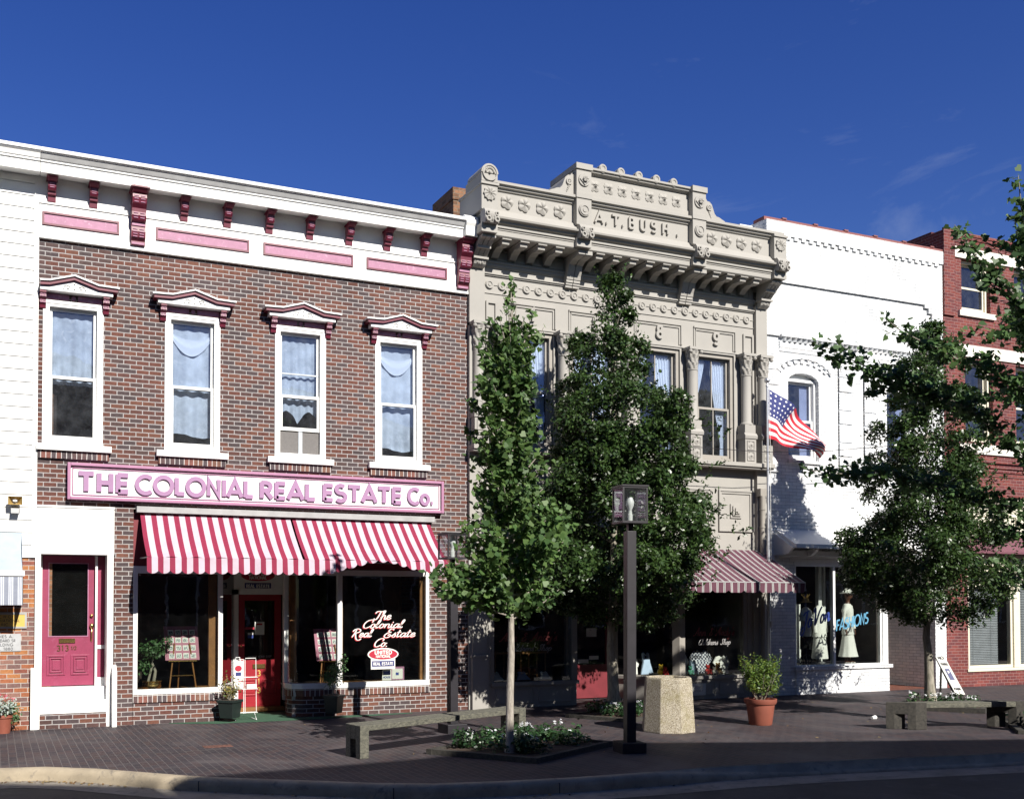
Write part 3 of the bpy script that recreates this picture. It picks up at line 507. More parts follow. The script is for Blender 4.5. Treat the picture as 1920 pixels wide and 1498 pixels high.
# ------------------------------------------------------------------ shared building pieces
def room(parent, x0, x1, z0, z1, m, y0=0.32, y1=4.0, fm=None):
    mb = MB()
    mb.box(x0, x1, y1, y1 + 0.05, z0, z1); mb.box(x0 - 0.05, x0, y0, y1, z0, z1); mb.box(x1, x1 + 0.05, y0, y1, z0, z1)
    mb.box(x0, x1, y0, y1, z0 - 0.05, z0); mb.box(x0, x1, y0, y1, z1, z1 + 0.05)
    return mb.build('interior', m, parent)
def shell(parent, x0, x1, z1, m, y1=9.0, zr=None):
    mb = MB(); mb.box(x0, x0 + 0.25, 0.305, y1, 0, z1); mb.box(x1 - 0.25, x1, 0.305, y1, 0, z1); mb.box(x0 + 0.25, x1 - 0.25, y1 - 0.25, y1, 0, z1); mb.build_each('side_wall', m, parent)
    mb = MB(); mb.box(x0 + 0.26, x1 - 0.26, 0.31, y1 - 0.26, (zr or z1 - 0.5), (zr or z1 - 0.5) + 0.12); mb.build('roof', roofm, parent)
def curtain(parent, x0, x1, z0, z1, y, m, folds=9, amp=0.018, edge=None, name='curtain'):
    mb = MB(); sd = random.random() * 9
    def f(u, v):
        zb = z0 if edge is None else z0 + edge(u)
        return (x0 + (x1 - x0) * u, y + amp * math.sin(2 * PI * folds * u + 1.3 * math.sin(3 * u + sd + v)) * (0.4 + 0.6 * (1 - v)), zb + (z1 - zb) * v)
    mb.grid(60, 10, f); return mb.build(name, m, parent, smooth=180)
def drape(parent, x0, x1, zt, zk, zb, y, flip):     # tied-back curtain
    mb = MB()
    def f(u, v):
        if flip: u = 1 - u
        z = zt + (zb - zt) * v; k = (zt - z) / (zt - zk)
        wd = (1 - 0.72 * min(1, k) ** 1.4) if k <= 1 else 0.28 + 0.12 * min(1, (k - 1) * 2)
        uu = u * wd
        x = (x1 - (x1 - x0) * uu) if not flip else (x0 + (x1 - x0) * (1 - u) * wd)
        return (x, y + 0.022 * math.sin(u * 2 * PI * 6) * (1.0 - 0.5 * min(1, k)), z)
    mb.grid(48, 14, f); return mb.build('curtain', drapem, parent, smooth=180)
def sash_window(parent, x0, x1, z0, z1, zm, fm, y=0.10, cw=0.07, sw=0.05, muntin=False, depth=0.13, name='window', lower_up=0.0, gm=None):
    """double-hung window set in an opening; returns the frame (a part)"""
    mb = MB(); mb.frame(x0, x1, z0, z1, cw, y - 0.04, y + depth)
    w = mb.build(name, fm, parent, bevel=0.004)
    a, b = x0 + cw, x1 - cw
    mb = MB(); mb.frame(a + 0.002, b - 0.002, zm - 0.025, z1 - cw - 0.002, sw * 0.9, y + 0.045, y + 0.085)
    if muntin: c = (a + b) / 2; mb.box(c - 0.012, c + 0.012, y + 0.05, y + 0.08, zm + 0.02, z1 - cw - sw * 0.9)
    mb.build('upper_sash', fm, w, bevel=0.003)
    mb = MB(); mb.frame(a + 0.002, b - 0.002, z0 + cw + lower_up + 0.001, zm + 0.028, sw, y - 0.002, y + 0.04, wb=sw * 1.25)
    if muntin: c = (a + b) / 2; mb.box(c - 0.012, c + 0.012, y + 0.003, y + 0.035, z0 + cw + sw * 1.25, zm - 0.02)
    mb.build('lower_sash', fm, w, bevel=0.003)
    mb = MB(); mb.box(a + sw * 0.5, b - sw * 0.5, y + 0.062, y + 0.066, zm, z1 - cw - sw * 0.5); mb.box(a + sw * 0.5, b - sw * 0.5, y + 0.017, y + 0.021, z0 + cw + lower_up + sw * 0.6, zm)
    mb.build_each('pane', gm or glass_up, w); return w

# ------------------------------------------------------------------ far-left clapboard building
cb = thing('clapboard_building', 'white clapboard building over an orange brick ground floor, cut off by the left edge', 'building', loc=(0, 0, 0))
mb = MB(); z = 2.73
while z < 8.75:       # lapped boards
    mb.px([(0.02, z + 0.205), (-0.012, z + 0.205), (-0.030, z), (0.02, z)], -6.5, 0.615); z += 0.2
mb.box(-6.5, 0.615, 0.02, 0.3, 2.73, 8.85); mb.box(0.545, 0.617, -0.036, 0.019, 2.73, 8.85)
mb.build('siding', white, cb)
mb = MB(); mb.wall(-6.5, 0.615, 0, 2.729, [(-4.2, -0.9, 0.5, 2.4)], 0.0, 0.3); mb.build('ground_floor_wall', brick_old, cb)
mb = MB(); mb.frame(-4.2, -0.9, 0.5, 2.4, 0.09, 0.06, 0.16); w = mb.build('window', white, cb)
mb = MB(); mb.box(-4.11, -0.99, 0.10, 0.106, 0.59, 2.31); mb.build_each('pane', glass_shop, w); room(cb, -6.2, 0.5, 0.02, 2.7, darkroom)
shell(cb, -6.5, 0.612, 9.2, white, zr=9.2)
CORN = [(0.0, 8.86), (-0.37, 8.80), (-0.37, 8.955), (-0.395, 8.965), (-0.395, 8.99), (-0.41, 9.0), (-0.43, 9.07), (-0.455, 9.09), (-0.455, 9.10), (-0.475, 9.105), (-0.475, 9.155), (0.3, 9.28), (0.3, 8.86)]
mb = MB(); mb.px(CORN, -6.5, 0.612); mb.build('cornice', white, cb)
# awning over the clapboard building's window
t = thing('grey_awning', 'slate grey convex awning with a striped valance at the left edge', 'awning', loc=(-2.2, 0, 2.9))
L = lambda p: (p[0] + 2.2, p[1], p[2] - 2.9)
mb = MB(); mb.grid(26, 8, lambda u, v: L((-4.6 + 5.0 * u, -0.02 - 0.60 * v, 3.12 - 0.62 * (v ** 0.62)))); 
mb.add([L((0.4, -0.02, 3.12)), L((0.4, -0.62, 2.5)), L((0.4, -0.02, 2.5))], [(0, 1, 2)]); mb.build('canopy', awn_slate, t, smooth=40)
mb = MB(); mb.box(-4.63 + 2.2, 0.43 + 2.2, -0.645, -0.60, 2.42 - 2.9, 2.50 - 2.9); mb.box(0.405 + 2.2, 0.43 + 2.2, -0.60, -0.02, 2.42 - 2.9, 2.50 - 2.9); mb.build('rail', white2, t)
mb = MB(); mb.grid(40, 4, lambda u, v: L((-4.6 + 5.0 * u, -0.625 + 0.015 * math.sin(u * 60) * v, 2.415 - 0.44 * v))); mb.grid(6, 4, lambda u, v: L((0.41, -0.62 + 0.56 * u, 2.415 - 0.44 * v)))
mb.build('valance', awn_grey, t, smooth=180)
# plaques, horn
def plaque(name, label, x0, x1, z0, z1, y, m, fm, lines, lm, h):
    t = thing(name, label, 'plaque', loc=((x0 + x1) / 2, y, (z0 + z1) / 2)); a, b = (x1 - x0) / 2, (z1 - z0) / 2
    mb = MB(); mb.box(-a, a, -0.015, 0.03, -b, b); mb.build('plate', m, t, bevel=0.003)
    if fm: mb = MB(); mb.frame(-a - 0.025, a + 0.025, -b - 0.025, b + 0.025, 0.03, -0.022, 0.03); mb.build('frame', fm, t)
    mb = MB()
    for i, s in enumerate(lines): strokes(mb, s, (0, -0.0152, b - h * 1.55 * (i + 0.95)), UX, UZ, NY, h, h * 0.16, align='c', fitw=min(a * 1.75, len(s) * h * 0.85), gap=0.2, depth=0.001)
    mb.build('lettering', lm, t); return t
plaque('stone_plaque', 'grey stone plaque reading James A. Woodard Sr Building below the brass plate', -0.12, 0.40, 1.245, 1.52, -0.001, plaquem, None, ['JAMES A.', 'WOODARD SR', 'BUILDING', 'CA. 1880'], inkm, 0.042)
plaque('brass_plaque', 'brass nameplate in a grey frame half shaded by the grey awning', -0.14, 0.46, 1.63, 1.83, -0.001, gold, greymetal, ['C.W.C', 'INTERNATIONAL', 'INC'], inkm, 0.040)
p = onY(28, 948); t = thing('loudspeaker_horn', 'small tan horn loudspeaker on a grey bracket on white clapboards', 'loudspeaker', loc=(p.x, -0.03, p.z))
mb = MB(); mb.add([(-.105, -.17, .0), (.105, -.17, .0), (.105, -.17, .13), (-.105, -.17, .13), (-.03, -.02, .04), (.03, -.02, .04), (.03, -.02, .09), (-.03, -.02, .09)], [(0, 1, 5, 4), (1, 2, 6, 5), (2, 3, 7, 6), (3, 0, 4, 7)])
mb.build('horn', mat('tan_plastic', (0.42, 0.30, 0.11), 0.5), t, recalc=False); mb = MB(); mb.cyl_y(0, 0.065, 0.018, -0.15, -0.02, 12); mb.build('driver', creamstone, t)
mb = MB(); mb.px([(0, -0.13), (-0.13, -0.13), (-0.09, -0.02), (0, 0.0)], -0.06, 0.06); mb.build('bracket', greymetal, t)

# ------------------------------------------------------------------ brick shop building
bb = thing('brick_shop_building', 'two storey mixed brick shop with pink and crimson bracketed white cornice', 'building')
X0, X1 = 0.62, 8.235
WC = [1.15, 3.07, 4.96, 6.83]
holes = [(c - 0.44, c + 0.44, 4.57, 6.86) for c in WC]
mb = MB(); mb.wall(X0, X1, 3.56, 7.95, holes, 0.0, 0.3)
mb.box(1.815, 2.115, 0.0, 0.3, 0, 3.56); mb.box(7.44, X1, 0.0, 0.3, 0, 3.56)
mb.build('wall', brick_a, bb)
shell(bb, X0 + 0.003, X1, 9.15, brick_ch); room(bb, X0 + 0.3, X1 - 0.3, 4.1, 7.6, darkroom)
for i, c in enumerate(WC):
    up = 0.0 if i != 2 else 0.40
    w = sash_window(bb, c - 0.44, c + 0.44, 4.57, 6.86, 5.65, white, y=0.03, cw=0.075, sw=0.05, lower_up=up)
    mb = MB(); mb.frame(c - 0.465, c + 0.465, 4.562, 6.885, 0.05, -0.022, 0.0); mb.build('casing', white2, w)
    mb = MB(); mb.box(max(c - 0.60, 0.60), c + 0.60, -0.10, 0.02, 4.455, 4.56); mb.build('sill', white, w, bevel=0.006)
    mb = MB(); mb.box(max(c - 0.56, 0.63), c + 0.56, -0.05, -0.001, 4.33, 4.452); mb.build('sill_course', brick_soldier, w)
    sd = random.random() * 10
    if i == 0: curtain(w, c - 0.36, c + 0.36, 5.56, 6.74, 0.17, curtainm, 5)
    else:
        lo = (0, 4.86, 5.20, 4.84)[i]
        ed = (lambda u, s=sd, k=i: 0.03 * math.sin(6 * u + s)) if i != 2 else (lambda u, s=sd: 0.22 * abs(math.sin(5.5 * u + 0.4)) )
        curtain(w, c - 0.36, c + 0.36, lo, 6.74, 0.17, curtainm, (5, 4, 5, 3)[i], edge=ed)
    if i in (1, 3):     # gathered swag under the curtain rail
        mb = MB(); mb.grid(30, 5, lambda u, v: (c - 0.34 + 0.68 * u, 0.135 + 0.008 * math.sin(v * 9), 6.60 - (0.10 + 0.22 * v) * math.sin(PI * u) ** 0.8 - 0.06 * v)); mb.build('swag', drapem, w, smooth=180)
    if i == 2:     # insect screen under the raised sash and an extra bar
        mb = MB(); mb.box(c - 0.36, c + 0.36, 0.055, 0.06, 4.66, 5.03); mb.build('screen', mat('insect_screen', (0.16, 0.15, 0.145), 0.8, 0.1, 30), w)
        mb = MB(); mb.box(c - 0.02, c + 0.05, 0.04, 0.05, 4.65, 5.04); mb.box(c - 0.36, c + 0.36, 0.07, 0.10, 6.05, 6.075); mb.build_each('bar', greytrim, w)
    # pedimented hood (the first one is cut off at the building's corner)
    K = lambda x: max(x, 0.632)
    mb = MB(); mb.py([(K(c - 0.60), 7.0), (c + 0.60, 7.0), (c + 0.60, 7.075), (c + 0.36, 7.085), (c, 7.20), (c - 0.36, 7.085), (K(c - 0.60), 7.075)], -0.17, -0.001); hd = mb.build('hood', white, w, bevel=0.004)
    def strip(mb, zo, th, ex, y): 
        top = [(-0.62 - ex, 7.10), (-0.37, 7.11), (0, 7.225), (0.37, 7.11), (0.62 + ex, 7.10)]
        for (xa, za), (xb, zb) in zip(top, top[1:]): mb.py([(K(c + xa), za + zo - th), (c + xb, zb + zo - th), (c + xb, zb + zo), (K(c + xa), za + zo)], y, -0.002)
    mb = MB(); strip(mb, 0.022, 0.055, 0.05, -0.215); mb.build('hood_moulding', crimson, w)
    mb = MB(); strip(mb, 0.050, 0.027, 0.075, -0.245); mb.build('hood_cap', white, w)
    mb = MB()
    for s in (-1, 1):
        mb.tube([(c + s * x, -0.1705, 7.07 + z) for x, z in ((0.07, 0.01), (0.11, 0.035), (0.15, 0.025), (0.15, 0.0))], 0.007, 5); mb.box(c + s * 0.10 - 0.015, c + s * 0.10 + 0.015, -0.175, -0.168, 7.045, 7.06); mb.box(c + s * 0.17 - 0.01, c + s * 0.17 + 0.01, -0.175, -0.168, 7.04, 7.055)
    mb.box(c - 0.012, c + 0.012, -0.175, -0.168, 7.12, 7.135); mb.box(c - 0.012, c + 0.012, -0.175, -0.168, 7.04, 7.055); mb.build('hood_carving', inkm, w)
    mb = MB(); mb.box(c - 0.44, c - 0.07, -0.03, -0.001, 6.905, 6.985); mb.box(c + 0.07, c + 0.44, -0.03, -0.001, 6.905, 6.985); mb.cyl_y(c, 6.945, 0.034, -0.035, -0.001, 16); mb.build_each('frieze_panel', pink, w)
    for s in (-1, 1):
        x = max(c + s * 0.50, 0.68)
        mb = MB(); mb.px([(-0.001, 7.0), (-0.155, 7.0), (-0.155, 6.965), (-0.12, 6.945), (-0.125, 6.90), (-0.075, 6.86), (-0.085, 6.82), (-0.05, 6.78), (-0.04, 6.74), (-0.001, 6.72)], x - 0.048, x + 0.048)
        mb.mi(1)
        for q, (yy, zz) in enumerate(((-0.128, 6.935), (-0.127, 6.905), (-0.088, 6.845), (-0.087, 6.815))): mb.box(x - 0.040, x - 0.004, yy - 0.004, yy + 0.02, zz, zz + 0.012); mb.box(x + 0.004, x + 0.040, yy - 0.004, yy + 0.02, zz, zz + 0.012)
        mb.build('bracket', [crimson, pink], w)
# frieze
mb = MB(); mb.box(X0 - 0.005, X1 - 0.005, -0.055, -0.001, 7.885, 8.415); mb.box(X0 - 0.005, X1 - 0.005, -0.035, -0.001, 8.445, 8.86); mb.box(X0 - 0.005, X1 - 0.005, -0.075, -0.001, 8.416, 8.444)
mb.box(X0 - 0.005, X1 - 0.005, -0.066, -0.001, 7.86, 7.884); fz = mb.build('frieze', white, bb, bevel=0.003)
for a, b in ((0.66, 1.85), (2.44, 4.02), (4.27, 5.92), (6.18, 7.78)):
    mb = MB(); mb.frame(a, b, 8.075, 8.29, 0.03, -0.078, -0.054); pf = mb.build('panel_edge', crimson, fz)  # crimson bars paint in the sunk panel's edge and its dark red shadow
    mb = MB(); mb.box(a + 0.03, b - 0.03, -0.0585, -0.0545, 8.105, 8.26); mb.build('panel', pink, fz)
# cornice
mb = MB(); mb.px(CORN, X0, 8.02); co = mb.build('cornice', white, bb)
mb = MB(); mb.px([(-0.412, 9.002), (-0.434, 9.07), (-0.438, 9.066), (-0.416, 9.0)], X0, 8.02); mb.box(X0, 8.02, -0.478, -0.45, 9.094, 9.106); mb.build('gutter_line', greymetal, co)
mb = MB(); mb.px([(0.25, 8.82), (-0.47, 8.82), (-0.47, 9.0), (-0.50, 9.06), (-0.47, 9.17), (-0.36, 9.24), (-0.2, 9.22), (0.25, 9.22)], 7.99, 8.24); mb.build('end_block', white, co, bevel=0.01)
def small_bracket(x):
    mb = MB(); mb.px([(-0.036, 8.815), (-0.30, 8.815), (-0.30, 8.775), (-0.265, 8.745), (-0.215, 8.735), (-0.205, 8.66), (-0.175, 8.615), (-0.13, 8.60), (-0.125, 8.555), (-0.085, 8.54), (-0.075, 8.455), (-0.036, 8.45)], x - 0.062, x + 0.062)
    mb.box(x - 0.085, x + 0.085, -0.315, -0.037, 8.785, 8.80)
    mb.mi(1)
    for zz, yy in ((8.70, -0.211), (8.672, -0.209), (8.644, -0.198)): mb.box(x - 0.036, x + 0.036, yy - 0.004, yy + 0.03, zz, zz + 0.011)
    mb.build('bracket', [crimson, pink], co, bevel=0.003)
for x in (0.80, 1.44, 2.90, 3.635, 4.37, 5.105, 5.84, 6.575, 7.31): small_bracket(x)
for x in (2.145, 8.10):
    mb = MB(); mb.px([(-0.056, 8.82), (-0.40, 8.82), (-0.40, 8.78), (-0.36, 8.74), (-0.31, 8.72), (-0.325, 8.65), (-0.30, 8.56), (-0.24, 8.50), (-0.235, 8.44), (-0.25, 8.38), (-0.22, 8.31), (-0.155, 8.28), (-0.15, 8.22), (-0.17, 8.14), (-0.155, 8.05), (-0.10, 8.0), (-0.10, 7.935), (-0.056, 7.93)], x - 0.115, x + 0.115)
    mb.box(x - 0.15, x + 0.15, -0.42, -0.057, 8.785, 8.805)
    mb.mi(1)
    for zz, yy in ((8.665, -0.326), (8.62, -0.32), (8.575, -0.31), (8.41, -0.25), (8.37, -0.25), (8.335, -0.238), (8.17, -0.17), (8.13, -0.172), (8.09, -0.17), (8.05, -0.16)):
        for s in (-1, 1): mb.box(x + s * 0.052 - 0.036, x + s * 0.052 + 0.036, yy - 0.006, yy + 0.03, zz, zz + 0.014)
    mb.box(x - 0.105, x + 0.105, -0.165, -0.10, 8.235, 8.29); mb.box(x - 0.10, x + 0.10, -0.108, -0.09, 7.94, 7.98); mb.build('large_bracket', [crimson, pink], co, bevel=0.003)
# side entrance 313 1/2
mb = MB(); mb.box(0.622, 1.81, -0.03, 0.29, 2.79, 3.555); mb.box(0.622, 1.815, -0.045, 0.02, 3.54, 3.575); sd = mb.build('entrance_panel', white, bb, bevel=0.004)
mb = MB(); mb.box(0.60, 0.685, -0.05, 0.30, 0.0, 2.785); mb.box(0.545, 0.655, -0.09, -0.051, 0.0, 0.98); mb.box(1.70, 1.80, -0.05, 0.30, 0.0, 2.785)
mb.px([(-0.052, 0.0), (-0.20, 0.0), (-0.20, 0.88), (-0.052, 1.0)], 1.775, 1.85); mb.build_each('door_post', white, bb, bevel=0.004)
mb = MB(); mb.box(0.686, 1.699, -0.06, 0.5, 0.0, 0.23); mb.build('step', brick_a, bb)
mb = MB(); mb.box(0.686, 1.699, -0.02, 0.5, 0.232, 0.44); mb.box(0.686, 1.699, 0.10, 0.5, 0.44, 0.645); mb.build_each('white_step', white2, bb, bevel=0.008)
mb = MB(); mb.box(0.69, 0.72, 0.26, 0.42, 0.65, 2.785); mb.box(1.54, 1.575, 0.22, 0.42, 0.65, 2.785); mb.box(1.575, 1.699, 0.28, 0.42, 0.65, 0.78); mb.box(1.575, 1.699, 0.28, 0.42, 1.25, 1.31); mb.build('door_frame', white, bb)
mb = MB(); mb.box(1.58, 1.695, 0.30, 0.40, 0.785, 1.245); mb.box(1.58, 1.695, 0.30, 0.40, 1.315, 2.78); mb.build_each('sidelight', doorpink, bb)
mb = MB(); mb.wall(0.722, 1.538, 0.66, 2.78, [(0.82, 1.435, 1.46, 2.66)], 0.30, 0.345)
for a in (0.80, 1.17):
    mb.frame(a, a + 0.285, 0.83, 1.16, 0.03, 0.285, 0.299); mb.frame(a + 0.045, a + 0.24, 0.875, 1.115, 0.02, 0.28, 0.299); mb.box(a + 0.085, a + 0.20, 0.288, 0.299, 0.915, 1.075)
dr = mb.build('door', doorpink, bb, bevel=0.003)
mb = MB(); mb.box(0.82, 1.435, 0.322, 0.326, 1.46, 2.66); mb.build_each('pane', glass_shop, dr)
mb = MB(); mb.frame(0.815, 1.44, 1.455, 2.665, 0.014, 0.292, 0.30); mb.build('glazing_bead', pink, dr)
mb = MB(); mb.frame(0.985, 1.235, 1.355, 1.425, 0.014, 0.283, 0.30); mb.box(1.0, 1.22, 0.29, 0.30, 1.37, 1.41); mb.build('letter_slot', brass, dr)
mb = MB(); mb.ball((1.49, 0.272, 1.80), 0.026); mb.ball((1.49, 0.268, 1.63), 0.034, sz=1.3); mb.tube([(1.49, 0.285, 1.60), (1.49, 0.25, 1.55), (1.49, 0.25, 1.43), (1.49, 0.29, 1.38)], 0.011, 8); mb.build('handle', brass, dr, smooth=60)
mb = MB(); strokes(mb, '313', (0.955, 0.299, 1.225), UX, UZ, NY, 0.088, 0.014, depth=0.006, gap=0.3); strokes(mb, '1/2', (1.175, 0.299, 1.24), UX, UZ, NY, 0.055, 0.009, depth=0.006, gap=0.1); mb.build('house_number', brass, dr)
room(bb, 0.64, 2.4, 0.64, 3.5, darkroom, y0=1.45, y1=3.5); mb = MB(); mb.box(0.80, 1.46, 0.362, 0.366, 1.42, 2.70); mb.build('door_dark_sheet', mat('door_glass_dark', (0.006, 0.006, 0.006), 1.0, spec=0.0), dr)  # added near-black sheet paints the darkness behind the door glass
# sign
t = thing('shop_sign', 'long white sign with lilac letters reading The Colonial Real Estate Co.', 'sign', loc=(4.38, -0.02, 3.97))
mb = MB(); mb.box(-3.27, 3.27, -0.06, 0.015, -0.265, 0.265); bd = mb.build('board', white, t)
mb = MB(); mb.frame(-3.31, 3.31, -0.297, 0.297, 0.05, -0.115, 0.01); mb.frame(-3.235, 3.235, -0.225, 0.225, 0.018, -0.078, -0.05); mb.build('frame', signpink, t, bevel=0.008)
mb = MB(); strokes(mb, 'THE', (-3.14, -0.06, -0.155), UX, UZ, NY, 0.30, 0.078, depth=0.035, fitw=0.78)
strokes(mb, 'COLONIAL', (-2.24, -0.06, -0.15), UX, UZ, NY, 0.28, 0.070, depth=0.035, fitw=1.95, gap=0.14)
strokes(mb, 'REAL', (-0.16, -0.06, -0.15), UX, UZ, NY, 0.28, 0.074, depth=0.035, fitw=0.98, gap=0.14)
strokes(mb, 'ESTATE', (0.97, -0.06, -0.145), UX, UZ, NY, 0.28, 0.072, depth=0.035, fitw=1.50, gap=0.13)
strokes(mb, 'Co.', (2.60, -0.06, -0.135), UX, UZ, NY, 0.27, 0.062, depth=0.035, fitw=0.50, gap=0.13)
mb.build('lettering', lilac, t)
# awning head box and shopfront
mb = MB(); mb.box(2.15, 7.50, -0.14, 0.0, 3.50, 3.60); mb.build('awning_housing', greymetal, bb, bevel=0.004)
mb = MB(); mb.box(2.118, 7.438, 0.02, 0.28, 2.62, 3.50); mb.build('transom_panel', mat('dark_red_panel', (0.16, 0.018, 0.025), 0.5), bb)
DY = 1.20    # door recess
WLX, WRX = 3.58, 5.05
mb = MB()    # bulkheads: left bay returns straight to the door, right bay sweeps round
mb.pz([(2.12, 0.0), (WLX - 0.03, 0.0), (4.05, DY), (4.05, DY + 0.2), (2.12, DY + 0.2)], 0.0, 0.36)
curve = [(5.03, DY), (4.93, 0.80), (4.85, 0.52), (4.82, 0.32), (4.87, 0.14), (5.03, 0.03), (5.3, 0.0)]
mb.pz(curve + [(7.438, 0.0), (7.438, DY + 0.2), (5.03, DY + 0.2)], 0.0, 0.36); mb.build('bulkhead', brick_a, bb)
mb = MB(); mb.pz([(2.12, -0.025), (WLX, -0.025), (4.075, DY), (4.05, DY + 0.2), (2.12, DY + 0.2)], 0.361, 0.49)
mb.pz([(5.01, DY), (4.91, 0.80), (4.83, 0.52), (4.80, 0.31), (4.855, 0.12), (5.02, 0.005), (5.3, -0.025), (7.438, -0.025), (7.438, DY + 0.2), (5.03, DY + 0.2)], 0.361, 0.49); mb.build('bulkhead_cap', brick_soldier, bb)
mb = MB(); mb.box(2.118, WLX + 0.03, -0.03, 0.10, 0.491, 0.575); mb.pz([(WLX + 0.03, -0.03), (4.09, DY - 0.06), (4.01, DY - 0.06), (WLX - 0.06, 0.10)], 0.491, 0.575)
mb.box(2.118, 2.19, -0.02, 0.09, 0.575, 2.62); mb.box(WLX - 0.055, WLX + 0.02, -0.02, 0.08, 0.575, 2.62); mb.box(2.19, WLX - 0.055, -0.01, 0.08, 2.50, 2.62)
mb.pz([(5.0, DY - 0.05), (4.89, 0.80), (4.81, 0.53), (4.785, 0.31), (4.845, 0.11), (5.01, -0.005), (5.3, -0.035), (7.438, -0.035), (7.438, 0.1), (5.3, 0.1), (5.08, 0.12), (4.95, 0.2), (4.90, 0.33), (4.93, 0.5), (5.01, 0.78), (5.10, DY - 0.05)], 0.491, 0.585)
mb.box(7.37, 7.438, -0.02, 0.09, 0.585, 2.62); mb.box(5.655, 5.745, -0.02, 0.08, 0.585, 2.98); mb.box(5.745, 7.37, -0.01, 0.08, 2.50, 2.60); mb.box(5.2, 5.655, -0.01, 0.08, 2.50, 2.60); mb.box(4.80, 4.88, 0.44, 0.52, 0.585, 2.62); mb.box(4.97, 5.05, DY - 0.06, DY + 0.02, 0.2, 2.62)
mb.pz([(4.80, 0.5), (4.79, 0.31), (4.85, 0.12), (5.02, 0.0), (5.2, -0.01), (5.2, 0.08), (5.06, 0.10), (4.94, 0.18), (4.88, 0.32), (4.89, 0.5)], 2.50, 2.60)
sf = mb.build('shopfront', white, bb, bevel=0.004)
mb = MB(); mb.box(2.19, WLX - 0.055, 0.03, 0.036, 0.575, 2.50); mb.build_each('pane', glass_shop, sf)
mb = MB(); mb.box(5.745, 7.37, 0.03, 0.036, 0.585, 2.50); mb.build_each('pane', glass_shop, sf)
cg = [(4.84, 0.48), (4.85, 0.31), (4.91, 0.16), (5.05, 0.06), (5.3, 0.03), (5.655, 0.03)]; mb = MB()
mb.add([(x, y, 0.585) for x, y in cg] + [(x, y, 2.50) for x, y in cg], [(i, i + 1, 7 + i, 6 + i) for i in range(5)]); mb.build_each('pane', glass_shop, sf, smooth=180, recalc=False)
mb = MB(); mb.add([(WLX, 0.08, 0.575), (4.05, DY - 0.06, 0.575), (4.05, DY - 0.06, 2.5), (WLX, 0.08, 2.5)], [(0, 1, 2, 3)]); mb.build_each('pane', glass_shop, sf, recalc=False)
mb = MB(); mb.box(WLX - 0.19, WLX - 0.055, 0.12, 0.20, 0.58, 2.5); mb.box(4.94, 5.06, 0.56, 0.64, 0.585, 2.5); mb.box(5.75, 5.79, 0.09, 0.16, 0.585, 2.5); mb.box(7.30, 7.37, 0.1, 0.16, 0.585, 2.5); mb.build_each('inner_post', intwood, sf)
# front door 313
mb = MB(); mb.wall(4.14, 4.94, 0.10, 2.16, [(4.255, 4.82, 0.96, 2.05)], DY, DY + 0.05)
for a in (4.23, 4.60): mb.frame(a, a + 0.26, 0.30, 0.60, 0.025, DY - 0.014, DY - 0.001); mb.box(a + 0.05, a + 0.21, DY - 0.008, DY - 0.001, 0.35, 0.55)
fd = mb.build('front_door', doorred, bb, bevel=0.003)
mb = MB(); mb.box(4.255, 4.82, DY + 0.02, DY + 0.025, 0.96, 2.05); mb.build_each('pane', glass_shop, fd)
mb = MB(); mb.box(4.41, 4.64, DY - 0.02, DY - 0.001, 0.80, 0.88); mb.ball((4.185, DY - 0.03, 1.22), 0.022); mb.build('letter_slot', brass, fd)
mb = MB()
for i, s in enumerate('313'): strokes(mb, s, (4.525, DY - 0.001, 0.66 - 0.155 * i), UX, UZ, NY, 0.10, 0.016, depth=0.006, align='c')
mb.build('house_number', gold, fd)
mb = MB(); mb.box(4.45, 4.63, DY + 0.012, DY + 0.016, 1.42, 1.66); mb.box(4.32, 4.42, DY + 0.012, DY + 0.016, 1.42, 1.46); mb.build_each('notice', papr, fd)
mb = MB(); mb.box(4.27, 4.44, DY + 0.011, DY + 0.014, 1.52, 1.56); mb.box(4.48, 4.59, DY + 0.009, DY + 0.012, 1.60, 1.63); mb.build_each('sticker', signred, fd)
mb = MB(); strokes(mb, 'OPEN', (4.37, DY + 0.013, 1.425), UX, UZ, NY, 0.03, 0.006, depth=0.001, align='c'); mb.build('door_lettering', lgrey, fd); mb = MB(); mb.box(4.32, 4.42, DY + 0.012, DY + 0.016, 1.36, 1.415); mb.build('sticker', lblue, fd); mb = MB(); strokes(mb, 'WATCH YOUR STEP', (4.54, DY + 0.018, 0.995), UX, UZ, NY, 0.04, 0.007, shear=0.2, depth=0.001, align='c', fitw=0.44); mb.build('door_lettering', lgrey, fd)
mb = MB(); mb.box(4.06, 4.138, DY - 0.02, DY + 0.06, 0.1, 2.26); mb.box(4.06, 4.968, DY - 0.02, DY + 0.06, 2.165, 2.28); mb.box(4.06, 4.968, DY, DY + 0.05, 2.28, 2.62); mb.box(3.60, 5.00, 0.1, DY, 2.62, 2.66); mb.build('door_surround', white2, bb)
mb = MB(); mb.box(4.10, 4.98, DY - 0.16, DY + 0.05, 0.02, 0.095); mb.build('threshold', intwood, bb)
